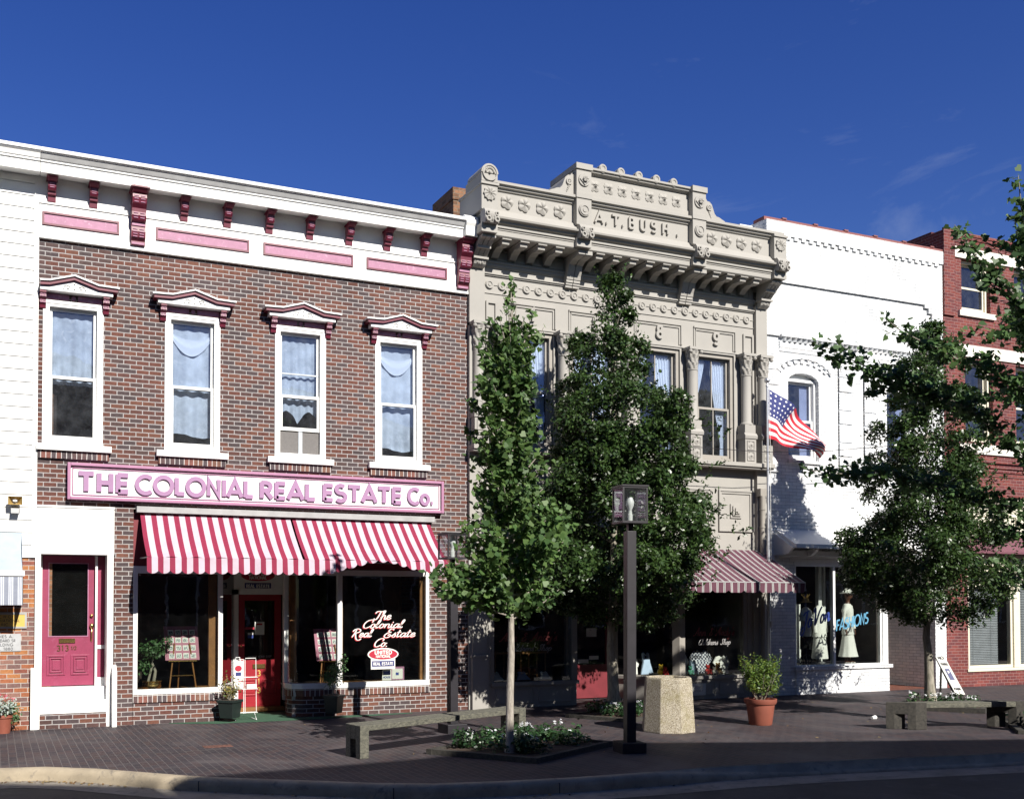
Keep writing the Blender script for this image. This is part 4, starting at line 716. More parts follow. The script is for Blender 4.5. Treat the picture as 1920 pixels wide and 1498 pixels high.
# sign over the door, window sign and script
def brand_sign(name, label, cx, cz, y, s):
    t = thing(name, label, 'sign', loc=(cx, y, cz))
    def ell(rx, rz, n=36): return [(rx * math.cos(2 * PI * i / n), 0.085 * s + rz * math.sin(2 * PI * i / n)) for i in range(n)]
    mb = MB(); mb.py(ell(0.30 * s, 0.115 * s), -0.008, 0.0); mb.box(-0.235 * s, 0.235 * s, -0.007, 0.0, -0.185 * s, 0.07 * s); mb.build('backing', lw, t)
    mb = MB(); mb.py(ell(0.275 * s, 0.092 * s), -0.0125, -0.008); mb.build('oval', signred, t)
    mb = MB(); mb.box(-0.215 * s, 0.215 * s, -0.0115, -0.007, -0.135 * s, -0.035 * s); mb.build('banner', navy, t)
    mb = MB(); strokes(mb, 'UNITED', (0, -0.0125, 0.087 * s), UX, UZ, NY, 0.066 * s, 0.017 * s, depth=0.001, align='c', fitw=0.33 * s, gap=0.12); mb.build('lettering', lw, t); mb = MB(); strokes(mb, 'NATIONAL', (0, -0.0125, 0.025 * s), UX, UZ, NY, 0.048 * s, 0.011 * s, depth=0.001, align='c', fitw=0.28 * s, gap=0.12); mb.build('lettering', lw, t); mb = MB()
    strokes(mb, 'REAL ESTATE', (0, -0.0115, -0.112 * s), UX, UZ, NY, 0.052 * s, 0.011 * s, depth=0.001, align='c', fitw=0.38 * s, gap=0.12); mb.build('lettering', lw, t); return t
brand_sign('window_sign', 'red oval and navy sign on the right shop window pane', onY(719, 1230).x, onY(719, 1235).z, 0.024, 1.0)
brand_sign('door_sign', 'shaded red oval and navy sign over the red front door', 4.50, 2.42, DY - 0.004, 1.15)
def script_text(mb, mb2, s, px, py, hpx, wpx, y, w=0.15):
    a = onY(px, py, y); b = onY(px + wpx, py, y); h = (onY(px, py - hpx, y) - a).z
    for m_, o in ((mb2, 0.012), (mb, 0.0)):
        if m_ is not None: strokes(m_, s, (a.x - o, y + 0.002 * (o > 0), a.z - o), UX, UZ, NY, h, h * w * (1.25 if o else 1.0), font=SCRIPT, gap=0.02, shear=0.3, depth=0.0012, fitw=b.x - a.x, thin=0.45)
ma, mr = MB(), MB()
script_text(ma, mr, 'The', 700, 1161, 16, 32, 0.026); script_text(ma, mr, 'Colonial', 678, 1177, 15, 76, 0.026); script_text(ma, mr, 'Real', 658, 1194, 15, 38, 0.026); script_text(ma, mr, 'Estate', 718, 1194, 15, 59, 0.026); script_text(ma, mr, 'Co.', 699, 1212, 15, 28, 0.026)
ma.build('window_lettering', lw, sf); mr.build('lettering_shadow', lr, sf)
# room behind the shopfront
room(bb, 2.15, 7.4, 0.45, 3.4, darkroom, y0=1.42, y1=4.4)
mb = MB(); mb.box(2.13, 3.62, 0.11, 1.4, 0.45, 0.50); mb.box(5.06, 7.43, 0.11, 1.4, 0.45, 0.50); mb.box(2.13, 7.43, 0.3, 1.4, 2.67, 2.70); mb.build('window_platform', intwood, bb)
# chimney
p0 = onY(850, 351, 1.3); p1 = onY(905, 360, 1.3); mb = MB(); mb.box(p0.x, p0.x + 0.62, 1.3, 2.3, 9.0, p0.z - 0.25); mb.box(p0.x - 0.02, p0.x + 0.64, 1.28, 2.32, p0.z - 0.25, p0.z); mb.build('chimney', brick_ch, bb)
# striped awning
t = thing('striped_awning', 'red and white striped canvas awning with scalloped windblown valance', 'awning', loc=(4.8, 0, 3.0))
L = lambda x, y, z: (x - 4.8, y, z - 3.0)
def lift(x): return 0.0 if x < 5.1 else 0.24 * math.exp(-((x - 6.15) / 0.62) ** 2) + 0.03 * (x > 5.4)
def awn_canvas(x0, x1, seed):
    mb = MB()
    def f(u, v):
        x = x0 + (x1 - x0) * u; b = 0.045 * math.sin(PI * v) * (1 + 0.4 * math.sin(u * 9 + seed)) + 0.012 * math.sin(u * 40 + 5 * v) * v
        return L(x, -0.05 - 0.83 * v, 3.485 - 0.75 * v - b)
    mb.grid(60, 12, f); return mb.build('canopy', awn_red, t, smooth=180)
awn_canvas(2.215, 4.765, 1); awn_canvas(4.80, 7.43, 4)
mb = MB()
def val(u, v):
    x = 2.215 + 5.215 * u; l = lift(x); s = abs(math.sin(PI * x / 0.184)) ** 0.5
    dz = 0.20 + 0.062 * s; y = -0.88 - (0.25 * l * v) - 0.012 * math.sin(x * 17) * v - 0.02 * v
    return L(x, y, 2.735 - (dz - l * 0.85) * v + 0.0)
mb.grid(230, 6, val); mb.build('valance', awn_red, t, smooth=180)
mb = MB()
for x in (2.23, 7.41): mb.tube([L(x, -0.0, 2.75), L(x, -0.87, 2.73)], 0.012, 6)
mb.tube([L(2.24, -0.855, 2.70), L(7.40, -0.855, 2.70)], 0.011, 6); mb.build('frame', greymetal, t)

# ------------------------------------------------------------------ carved stone-fronted building
sb = thing('carved_front_building', 'grey beige ornate two storey front with stepped carved parapet reading A.T. Bush', 'building')
B0, B1 = 8.24, 15.40; MID = 11.82
WN = [(9.11, 10.11), (10.50, 11.60), (12.05, 13.14), (13.54, 14.55)]
mb = MB(); mb.wall(8.56, 15.10, 3.12, 9.0, [(a - 0.03, b + 0.03, 4.98, 7.34) for a, b in WN], 0.0, 0.3)
for a, b in ((B0, 8.56), (15.10, B1)): mb.box(a, b, -0.085, 0.3, 2.9, 8.42)
mb.build('wall', stone, sb); shell(sb, B0 + 0.002, B1 - 0.002, 9.3, stone, zr=9.0); room(sb, B0 + 0.3, B1 - 0.3, 4.6, 8.0, darkroom2)
# string courses and frieze
mb = MB(); A, Bq = 8.56, 15.10
def course(z0, z1, y): mb.box(A, Bq, -y, -0.0005, z0, z1)
course(7.945, 7.96, 0.018); course(8.285, 8.31, 0.03); course(8.31, 8.335, 0.055); course(8.45, 8.475, 0.03); course(8.475, 8.525, 0.05); course(8.525, 8.55, 0.075)
mb.frame(8.70, 15.0, 8.60, 8.80, 0.03, -0.02, -0.0005); mb.box(A, Bq, -0.014, -0.0005, 8.112, 8.128); mb.build('string_course', stone, sb, bevel=0.003)
k = 0; xs_d = [8.70 + (14.90 - 8.70) * i / 23 for i in range(24)]
for x in xs_d:
    mb = MB(); mb.cyl_y(x, 8.12, 0.088, -0.022, -0.0005, 22); mb.ring_y(x, 8.12, 0.078, 0.05, -0.036, -0.0215, 22); mb.cyl_y(x, 8.12, 0.03, -0.034, -0.0215, 14); mb.build('disc', stone, sb, smooth=35)
# panels above the windows with raised mouldings and year digits
mb = MB()
PAN = [(8.62, 8.86)] + [(a - 0.04, b + 0.06) for a, b in WN] + [(14.80, 15.08)]
for a, b in PAN:
    if b - a > 0.5:
        for w_, y_, o in ((0.035, 0.035, 0.0), (0.03, 0.022, 0.05)): mb.box(a + o, b - o, -y_, -0.0005, 7.80 - o, 7.80 - o + w_); mb.box(b - o - w_, b - o, -y_, -0.0005, 7.40, 7.80 - o); mb.box(a + o, a + o + w_ * 0.6, -y_ * 0.6, -0.0005, 7.40, 7.80 - o)
    else:
        mb.frame(a, b, 5.05, 7.80, 0.045, -0.035, -0.0005)
mb.box(A, Bq, -0.045, -0.0005, 7.335, 7.36); mb.build('panel_moulding', stone, sb)
for ch, (a, b) in zip('1889', WN):
    mb = MB(); strokes(mb, ch, ((a + b) / 2 + 0.03, -0.001, 7.50), UX, UZ, NY, 0.24, 0.06, depth=0.05, align='c'); mb.build('digit', stone, sb)
# windows with tied-back drapes
for i, (a, b) in enumerate(WN):
    w = sash_window(sb, a, b, 5.0, 7.30, 6.13, stone_dk, y=0.05, cw=0.085, sw=0.05, muntin=True)
    mb = MB(); mb.frame(a - 0.03, b + 0.03, 4.985, 7.335, 0.04, -0.03, 0.0); mb.build('casing', stone, w)
    if i in (0, 3, 2, 1): drape(w, (a + b) / 2 - 0.02, b - 0.12, 7.24, 5.45, 5.1, 0.17, False); drape(w, a + 0.10, (a + b) / 2 - 0.12, 7.24, 6.35, 6.3, 0.18, True)
# half columns
def column(x):
    mb = MB(); y = -0.125
    mb.box(x - 0.145, x + 0.145, -0.26, -0.001, 4.985, 5.50)          # pedestal
    mb.px([(-0.0015, 5.50), (-0.28, 5.50), (-0.29, 5.56), (-0.25, 5.62), (-0.0015, 5.62)], x - 0.165, x + 0.165); mb.box(x - 0.14, x + 0.14, -0.25, -0.0015, 5.62, 5.80)
    mb.lathe([(0.135, 5.80), (0.135, 5.83), (0.115, 5.85), (0.105, 5.87), (0.105, 6.84), (0.115, 6.85), (0.115, 6.87), (0.104, 6.875)], x, y, 20); 
    c = mb.build('column', stone, sb, smooth=35)
    mb = MB(); nb = 20; vs = []; fs = []; prof = [(0.104, 6.876), (0.112, 6.95), (0.122, 7.0), (0.112, 7.02), (0.118, 7.10), (0.142, 7.17), (0.128, 7.19), (0.15, 7.27)]
    for j, (r, z) in enumerate(prof):
        for q in range(40): t = 2 * PI * q / 40; vs.append((x + (r + 0.012 * math.cos(8 * t + j * 1.7)) * math.cos(t), y + (r + 0.012 * math.cos(8 * t + j * 1.7)) * math.sin(t), z))
    for j in range(len(prof) - 1):
        for q in range(40): fs.append((j * 40 + q, j * 40 + (q + 1) % 40, (j + 1) * 40 + (q + 1) % 40, (j + 1) * 40 + q))
    mb.add(vs, fs); 
    for s in (-1, 1): mb.ball((x + s * 0.135, y - 0.125, 7.23), 0.042, 10, 6)
    mb.box(x - 0.17, x + 0.17, y - 0.155, -0.001, 7.27, 7.325); mb.build('capital', stone, c)
    mb = MB()
    for zc in (5.13, 5.36):
        mb.frame(x - 0.10, x + 0.10, zc - 0.10, zc + 0.10, 0.018, -0.275, -0.2605)
        mb.relief(x, zc, 0.08, -0.2605, lambda r, t: (0.75 + 0.25 * abs(math.cos(2 * t)), 0.004 + 0.028 * (1 - r) * (0.4 + 0.6 * abs(math.cos(4 * t))) + (0.015 if r < 0.25 else 0)), 4, 24)
    mb.build('pedestal_carving', stone, c)
for x in (8.41, 8.86, 10.27, 11.82, 13.37, 14.78, 15.23): column(x)
mb = MB(); mb.box(B0 - 0.01, B1 + 0.01, -0.30, -0.0005, 4.90, 4.982); mb.box(B0 - 0.005, B1 + 0.005, -0.26, -0.0005, 4.86, 4.90); mb.build('window_ledge', stone, sb, bevel=0.004)
# square panels over the shopfront
def boss(a, b):
    c = (a + b) / 2; zc = 3.97; mb = MB(); mb.frame(a, b, 3.53, 4.42, 0.035, -0.04, -0.0005); mb.frame(a + 0.036, b - 0.036, 3.566, 4.384, 0.045, -0.022, -0.0005)
    for k, (s, y) in enumerate(((0.15, 0.028), (0.105, 0.056), (0.06, 0.084))): mb.box(c - s, c + s, -y, -0.0005 - 0.0275 * k, zc - s, zc + s)
    mb.build('square_panel', stone, sb)
for i in range(6): boss(8.62 + 1.10 * i, 9.54 + 1.10 * i)
# projecting cornice and parapet
PY = -0.60
mb = MB(); mb.px([(0.30, 8.84), (PY + 0.02, 8.84), (PY, 8.86), (PY, 9.07), (PY - 0.05, 9.075), (PY - 0.06, 9.11), (PY - 0.13, 9.13), (PY - 0.14, 9.165), (PY - 0.10, 9.17), (PY + 0.02, 9.335), (PY + 0.05, 9.34), (PY + 0.05, 9.70), (PY + 0.02, 9.71), (PY + 0.01, 9.745), (PY - 0.03, 9.755), (PY - 0.04, 9.79), (PY - 0.08, 9.80), (PY - 0.08, 9.85), (0.30, 9.86)], B0 + 0.04, B1 - 0.04)
mb.box(B0 + 0.3, B1 - 0.3, PY - 0.014, PY + 0.01, 8.955, 8.968); mb.box(B0 + 0.3, B1 - 0.3, PY - 0.026, PY + 0.01, 8.995, 9.03)
co = mb.build('cornice', stone, sb, bevel=0.002)
mb = MB(); mb.box(10.25, 13.31, PY + 0.055, 0.25, 9.862, 10.34); mb.px([(0.25, 10.341), (PY + 0.03, 10.341), (PY + 0.01, 10.36), (PY - 0.02, 10.37), (PY - 0.03, 10.40), (PY - 0.06, 10.41), (PY - 0.06, 10.45), (0.25, 10.46)], 10.25, 13.31); mb.box(10.56, 13.0, PY + 0.03, PY + 0.0545, 9.875, 9.99); pa = mb.build('parapet', stone, sb, bevel=0.002)
for s in (-1, 1):          # scrolled shoulders
    e = 10.25 if s < 0 else 13.31
    pts = [(0, 9.862), (0.56, 9.862), (0.54, 9.90), (0.46, 9.93), (0.40, 9.96), (0.33, 9.97), (0.28, 10.02), (0.25, 10.10), (0.21, 10.20), (0.15, 10.25), (0.10, 10.25), (0.06, 10.30), (0, 10.33)]
    mb = MB(); mb.py([(e + s * u, z) for u, z in pts], PY + 0.0, 0.1); mb.ring_y(e + s * 0.135, 10.12, 0.065, 0.035, PY - 0.03, PY - 0.0005, 18); mb.cyl_y(e + s * 0.135, 10.12, 0.024, PY - 0.03, PY - 0.0005, 12)
    for q in range(4): mb.ball((e + s * (0.14 + 0.015 * q), PY, 10.03 - 0.035 * q), 0.025 - 0.003 * q, 8, 5)
    mb.build('scroll', stone, pa, smooth=35)
for i in range(5):
    x = 10.86 + 0.42 * i; mb = MB(); mb.cyl_y(x, 10.48, 0.085, PY - 0.05, PY + 0.06, 24); mb.ring_y(x, 10.48, 0.07, 0.045, PY - 0.062, PY - 0.0505, 20); mb.build('roundel', stone, pa, smooth=35)
fl5 = lambda r, t: (0.80 + 0.20 * abs(math.cos(2.5 * t)), 0.012 + 0.05 * math.sqrt(max(0, 1 - (r * 0.95) ** 2)) * (0.35 + 0.65 * abs(math.cos(2.5 * t))) - (0.02 if r < 0.22 else 0))
daisy = lambda r, t: (0.92 + 0.08 * math.cos(10 * t), 0.015 + 0.035 * (1 - abs(r - 0.62)) * (0.75 + 0.25 * math.cos(10 * t)) + (0.01 if r < 0.3 else 0))
leafx = lambda r, t: (0.70 + 0.38 * abs(math.sin(2 * t)) ** 0.7 + 0.05 * math.cos(16 * t), 0.012 + 0.045 * (1 - r) * (0.3 + 0.7 * abs(math.sin(2 * t))) + (0.02 if r < 0.25 else 0))
for x in (8.79, 9.16, 9.545, 9.93, 13.55, 13.92, 14.31, 14.71):
    mb = MB(); mb.relief(x, 9.52, 0.135, PY + 0.05, fl5, 6, 40); mb.build('flower_rosette', stone, co, smooth=50)
for i in range(7):
    mb = MB(); mb.relief(10.725 + 0.325 * i, 10.145, 0.115, PY + 0.055, leafx, 6, 48); mb.build('leaf_rosette', stone, pa, smooth=50)
mb = MB(); 
for ch, x, wd in (('A', 10.72, 0.18), ('.', 10.965, 0.04), ('T', 11.11, 0.17), ('.', 11.34, 0.04), ('B', 11.50, 0.13), ('U', 11.77, 0.15), ('S', 12.03, 0.13), ('H', 12.30, 0.15), ('.', 12.65, 0.04)): strokes(mb, ch, (x, PY + 0.05, 9.43), UX, UZ, NY, 0.205, 0.042, depth=0.045, fitw=wd, gap=0.0)
mb.build_each('letter', stone, co)
# piers on the parapet with discs and scroll feet
def foot(mb, x, y):        # acanthus foot
    mb.px([(y + 0.1, 9.0), (y - 0.10, 9.0), (y - 0.13, 9.06), (y - 0.10, 9.14), (y - 0.10, 9.20), (y - 0.05, 9.27), (y + 0.1, 9.27)], x - 0.14, x + 0.14)
    for s in (-1, 1):
        mb.ring_y(x + s * 0.085, 9.055, 0.052, 0.028, y - 0.155, y - 0.1, 14); mb.ring_y(x + s * 0.09, 9.165, 0.04, 0.02, y - 0.145, y - 0.09, 12); mb.ball((x + s * 0.045, y - 0.115, 9.12), 0.028, 8, 6, 1.8)
    mb.ball((x, y - 0.115, 9.10), 0.026, 8, 6, 3.0)
for x, top in ((8.365, 9.80), (10.40, 10.46), (13.135, 10.46), (15.235, 9.80)):
    y = PY - 0.09; mb = MB(); mb.box(x - 0.165, x + 0.165, y, 0.26, 9.27, top); mb.box(x - 0.185, x + 0.185, y - 0.03, 0.28, top - 0.10 if top > 10 else 9.735, top + 0.01 if top > 10 else 9.78); mb.box(x - 0.165, x + 0.165, y, 0.25, 8.86, 9.02)
    if top > 10: mb.box(x - 0.18, x + 0.18, y - 0.02, 0.2, 9.80, 9.90); mb.box(x - 0.175, x + 0.175, y - 0.012, y + 0.05, 9.28, 9.36)
    foot(mb, x, y); pr = mb.build('pier', stone, sb, smooth=35)
    mb = MB()
    if top > 10:
        mb.cyl_y(x, 9.57, 0.125, y - 0.03, y - 0.0005, 24); mb.ring_y(x, 9.57, 0.105, 0.075, y - 0.045, y - 0.0305, 24); mb.cyl_y(x, 9.57, 0.045, y - 0.042, y - 0.0305, 16)
        mb.build('pier_disc', stone, pr, smooth=35); mb = MB(); mb.cyl_y(x, 10.16, 0.125, y - 0.025, y - 0.0005, 24); mb.py([(x - 0.11, 10.16), (x, 10.05), (x + 0.11, 10.16), (x, 10.27)], y - 0.045, y - 0.0255); mb.relief(x, 10.16, 0.06, y - 0.0455, daisy, 3, 16); mb.build('pier_lozenge', stone, pr, smooth=35)
    else: mb.relief(x, 9.57, 0.135, y, daisy, 6, 40); mb.build('pier_rosette', stone, pr, smooth=50)
x = 8.365; y = PY - 0.09; mb = MB(); mb.box(x - 0.165, x + 0.165, y, 0.0, 9.781, 9.95); mb.py([(x + 0.175 * math.cos(t * PI / 16), 9.951 + 0.175 * math.sin(t * PI / 16)) for t in range(17)], y - 0.015, -0.1)
for q in range(7): t = PI * (q + 0.5) / 7; mb.ball((x + 0.085 * math.cos(t), y - 0.017, 9.96 + 0.085 * math.sin(t)), 0.024, 8, 5)
mb.ball((x, y - 0.017, 9.965), 0.03, 8, 5); mb.ring_y(x, 9.955, 0.15, 0.13, y - 0.03, y - 0.0155, 24); mb.build('finial', stone, sb, smooth=35)
# modillions, paired brackets and the corner consoles under the cornice
def modillion(x):
    mb = MB(); mb.px([(-0.001, 8.835), (PY + 0.03, 8.835), (PY + 0.03, 8.80), (PY + 0.06, 8.79), (PY + 0.07, 8.735), (-0.42, 8.72), (-0.30, 8.74), (-0.18, 8.70), (-0.08, 8.62), (-0.001, 8.60)], x - 0.075, x + 0.075); mb.box(x - 0.095, x + 0.095, PY + 0.01, -0.001, 8.805, 8.825); mb.build('modillion', stone, co)
for a, b, nn in ((8.78, 9.93, 4), (10.84, 12.80, 6), (13.66, 14.72, 4)):
    for i in range(nn): modillion(a + (b - a) * i / (nn - 1))
for x in (10.50, 13.24):
    mb = MB()
    for s in (-1, 1):
        mb.px([(-0.001, 8.834), (PY + 0.02, 8.834), (PY + 0.02, 8.76), (PY + 0.05, 8.74), (-0.33, 8.72), (-0.22, 8.66), (-0.19, 8.56), (-0.15, 8.47), (-0.135, 8.40), (-0.12, 8.395), (-0.12, 8.345), (-0.10, 8.34), (-0.10, 8.30), (-0.08, 8.295), (-0.08, 8.25), (-0.001, 8.24)], x + s * 0.082 - 0.074, x + s * 0.082 + 0.074)
    mb.build('paired_bracket', stone, sb)
for x in (8.40, 15.25):
    mb = MB()
    for s in (-1, 0, 1): mb.px([(-0.086, 8.835), (PY + 0.0, 8.835), (PY - 0.0, 8.80), (PY + 0.10, 8.78), (-0.22, 8.56), (-0.22, 8.54), (-0.086, 8.54)], x + s * 0.10 - 0.043, x + s * 0.10 + 0.043)
    mb.box(x - 0.14, x + 0.14, -0.40, -0.086, 8.66, 8.82); mb.box(x - 0.155, x + 0.155, -0.27, -0.001, 8.50, 8.54)
    mb.px([(-0.086, 8.499), (-0.235, 8.499), (-0.20, 8.42), (-0.15, 8.38), (-0.10, 8.37), (-0.086, 8.37)], x - 0.125, x + 0.125)
    for q in range(5): mb.ball((x - 0.1 + 0.05 * q, -0.205, 8.44 + 0.02 * abs(q - 2)), 0.026, 8, 5, 1.4)
    mb.build('corner_console', stone, sb)
# shopfront
mb = MB(); mb.box(B0, 8.70, -0.04, 0.3, 0, 2.899); mb.box(8.30, 8.60, -0.085, -0.041, 0.0, 2.899); mb.box(8.28, 8.62, -0.12, -0.041, 0.0, 0.98); mb.box(8.26, 8.64, -0.13, -0.041, 0.98, 1.03)
mb.box(14.86, B1, -0.04, 0.3, 0, 2.899); mb.box(14.98, 15.32, -0.085, -0.041, 0, 2.899); mb.box(8.70, 14.86, -0.02, 0.3, 2.70, 3.119); mb.build('shopfront_pilaster', stone, sb, bevel=0.003)
DB = 0.95
mb = MB(); LB = [(8.70, -0.03), (10.60, -0.03), (10.98, DB), (8.70, DB)]; RB = [(12.55, -0.03), (14.86, -0.03), (14.86, DB), (12.12, DB)]
mb.pz(LB, 0.0, 0.42); mb.pz(RB, 0.0, 0.42)
mb.pz([(8.70, -0.07), (10.64, -0.07), (11.02, DB), (8.70, DB)], 0.421, 0.49); mb.pz([(12.52, -0.07), (14.86, -0.07), (14.86, DB), (12.08, DB)], 0.421, 0.49)
for a, b in ((8.80, 9.62), (9.74, 10.52), (13.28, 13.98), (14.10, 14.78)): mb.frame(a, b, 0.08, 0.37, 0.012, -0.045, -0.0305); mb.frame(a + 0.014, b - 0.014, 0.094, 0.356, 0.02, -0.036, -0.0305)
mb.build('bulkhead', stone, sb, bevel=0.003)
mb = MB(); mb.box(8.705, 8.78, -0.03, 0.06, 0.491, 2.70); mb.box(10.50, 10.62, -0.03, 0.10, 0.491, 2.70); mb.pz([(10.90, DB - 0.1), (11.0, DB - 0.1), (11.04, DB), (10.9, DB)], 0.491, 2.70)
mb.pz([(13.06, -0.06), (13.20, -0.06), (13.20, 0.08), (12.98, 0.08)], 0.491, 2.70); mb.box(14.75, 14.855, -0.03, 0.08, 0.491, 2.70); mb.box(12.06, 12.16, DB - 0.1, DB, 0.491, 2.70); mb.build_each('window_post', stone_dk, sb, bevel=0.003)
mb = MB(); mb.box(8.78, 10.50, 0.01, 0.016, 0.491, 2.70); mb.add([(10.58, 0.04, 0.49), (10.94, DB - 0.05, 0.49), (10.94, DB - 0.05, 2.7), (10.58, 0.04, 2.7)], [(0, 1, 2, 3)]); mb.box(13.20, 14.75, 0.01, 0.016, 0.491, 2.70)
mb.add([(13.02, 0.05, 0.49), (12.12, DB - 0.05, 0.49), (12.12, DB - 0.05, 2.7), (13.02, 0.05, 2.7)], [(0, 1, 2, 3)]); mb.build_each('pane', glass_shop, sb, recalc=False)
mb = MB(); mb.wall(11.06, 12.04, 0.02, 2.45, [(11.18, 11.92, 0.72, 2.32)], DB, DB + 0.05); fd = mb.build('front_door', mat('wine_red_door', (0.16, 0.02, 0.028), 0.5), sb, bevel=0.003)
mb = MB(); mb.box(11.18, 11.92, DB + 0.02, DB + 0.026, 0.72, 2.32); mb.build_each('pane', glass_shop, fd); mb = MB(); mb.ball((11.12, DB - 0.03, 1.15), 0.028); mb.build('handle', steel, fd)
mb = MB(); mb.box(11.45, 11.70, DB + 0.012, DB + 0.016, 1.30, 1.48); mb.box(11.25, 11.50, DB + 0.012, DB + 0.016, 0.75, 0.83); mb.box(11.52, 11.75, DB + 0.012, DB + 0.016, 0.82, 0.90); mb.build_each('notice', papr, fd)
mb = MB(); mb.box(10.98, 12.12, DB + 0.001, DB + 0.06, 2.451, 2.70); mb.box(10.98, 11.058, DB - 0.005, DB + 0.06, 0, 2.45); mb.box(12.042, 12.12, DB - 0.005, DB + 0.06, 0, 2.45); mb.build('door_surround', stone_dk, sb)
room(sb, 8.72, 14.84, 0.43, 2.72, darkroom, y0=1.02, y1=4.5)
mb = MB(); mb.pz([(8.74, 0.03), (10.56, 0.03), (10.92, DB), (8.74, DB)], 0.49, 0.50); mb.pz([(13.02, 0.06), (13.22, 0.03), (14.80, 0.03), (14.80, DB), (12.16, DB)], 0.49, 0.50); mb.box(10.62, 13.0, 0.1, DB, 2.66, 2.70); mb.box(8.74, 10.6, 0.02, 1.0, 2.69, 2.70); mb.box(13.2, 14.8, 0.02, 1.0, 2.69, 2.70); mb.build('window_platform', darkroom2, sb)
mb = MB(); mb.box(8.80, 10.45, 0.80, 0.84, 0.98, 1.02)
for i in range(9): x = 8.84 + 0.19 * i; mb.box(x, x + 0.03, 0.81, 0.83, 0.50, 0.98)
mb.build('railing', intwood, sb)
def ann(cx, z, w):
    m1, m2 = MB(), MB(); strokes(m1, "Ann & Andy's", (cx, 0.008, z), UX, UZ, NY, 0.18, 0.026, font=SCRIPT, gap=0.03, shear=0.3, depth=0.0012, fitw=w, align='c', thin=0.5); strokes(m2, "Childrens Shop", (cx, 0.008, z - 0.19), UX, UZ, NY, 0.125, 0.014, font=SCRIPT, gap=0.05, shear=0.35, depth=0.0012, fitw=w * 0.80, align='c', thin=0.5)
    m1.build('shop_name', lmar, sb); m2.build('shop_lettering', lgrey, sb)
ann(9.55, 1.27, 1.25); ann(14.0, 1.32, 1.05)
# rain pipe
mb = MB(); mb.tube([(15.17, -0.16, 0.25), (15.17, -0.16, 4.30)], 0.055, 12); mb.box(15.08, 15.26, -0.20, -0.087, 4.30, 4.46)
for z in (0.8, 2.2, 3.62, 4.0): mb.tube([(15.17, -0.16, z), (15.17, -0.16, z + 0.03)], 0.066, 12)
mb.tube([(15.17, -0.16, 0.26), (15.17, -0.22, 0.12), (15.17, -0.30, 0.08)], 0.055, 12); mb.build('rain_pipe', stone_dk, sb, smooth=40)
p0, p1 = onY(1295, 1282, -0.05), onY(1322, 1302, -0.05)
t = thing('paper_notice', 'white paper notice fixed to the stone panel below the dress-shop window', 'notice', loc=((p0.x + p1.x) / 2, -0.05, (p0.z + p1.z) / 2))
mb = MB(); mb.box(-0.20, 0.20, -0.003, 0.003, -0.125, 0.125); mb.build('sheet', papr, t); mb = MB()
for q, s in enumerate(('CLOSED', 'SUNDAY')): mb = MB(); strokes(mb, s, (0, -0.003, 0.03 - 0.08 * q), UX, UZ, NY, 0.045, 0.007, depth=0.001, align='c', fitw=0.26); mb.build('lettering', lgrey, t)
# maroon striped awning
t = thing('maroon_awning', 'maroon awning with thin white stripes and scalloped valance on the carved front', 'awning', loc=(13.4, 0, 2.7)); L = lambda x, y, z: (x - 13.4, y, z - 2.7)
AX0, AX1, AY = 11.70, 15.24, -1.33
mb = MB(); mb.grid(40, 10, lambda u, v: L(AX0 + (AX1 - AX0) * u, -0.06 + (AY + 0.06) * v, 3.14 - 0.72 * v - 0.02 * math.sin(PI * v) * (1 + 0.3 * math.sin(23 * u)))); mb.build('canopy', awn_mar, t, smooth=180)
mb = MB(); mb.grid(190, 4, lambda u, v: L(AX0 + (AX1 - AX0) * u, AY - 0.012 * math.sin(u * 43) * v, 2.42 - (0.16 + 0.045 * min(1, 2.2 * abs(math.sin(PI * u * 9)))) * v)); mb.build('valance', awn_mar, t, smooth=180)
mb = MB(); mb.tube([L(AX0, AY + 0.01, 2.42), L(AX1, AY + 0.01, 2.42)], 0.014, 6)
for x in (AX0 + 0.02, AX1 - 0.02): mb.tube([L(x, 0, 2.40), L(x, AY, 2.42)], 0.012, 6)
mb.build('frame', greymetal, t)

# ------------------------------------------------------------------ white painted brick building
wb = thing('white_brick_building', 'white painted brick building with corbelled bands and a recessed side passage', 'building')
A0, A1 = 15.40, 20.82
WW = [(16.05, 16.93), (18.98, 19.86)]
mb = MB(); mb.wall(A0, A1, 2.98, 10.38, [(a, b, 5.16, 7.12) for a, b in WW], 0.0, 0.3)
mb.wall(A0, 16.20, 0.0, 2.98, [], 0.0, 0.3); mb.box(20.46, A1, 0.0, 0.3, 0, 2.98)
for a, b in WW:      # segmental arch head
    c = (a + b) / 2; r = 0.44; pts = [(a, 7.12), (a, 6.90)] + [(c - r * math.cos(PI * q / 12), 6.90 + 0.20 * math.sin(PI * q / 12)) for q in range(1, 12)] + [(b, 6.90), (b, 7.12)]
    mb.py(pts, 0.001, 0.28)
wl_ = mb.build('wall', brick_w, wb); shell(wb, A0, A1 - 0.002, 10.4, brick_w, zr=10.2); room(wb, A0 + 0.3, A1 - 0.3, 4.4, 8.0, darkroom2)
mb = MB(); mb.box(A0, A1, -0.02, 0.32, 10.381, 10.46)
for i in range(6): x = 15.9 + 0.9 * i; mb.box(x, x + 0.12, -0.04, 0.34, 10.461, 10.49)
mb.build('coping', coping, wb); mb = MB(); mb.box(15.02, 15.39, 0.31, 1.4, 9.2, 10.34); mb.build('parapet_return', brick_w, wb)
mb = MB()
for i in range(24):     # stepped corbel band
    x = 15.55 + 0.215 * i; mb.box(x, x + 0.107, -0.085, -0.0505, 10.00, 10.0745)
mb.box(15.41, 20.76, -0.085, -0.0005, 10.076, 10.379); mb.build('corbel_band', brick_w, wb)
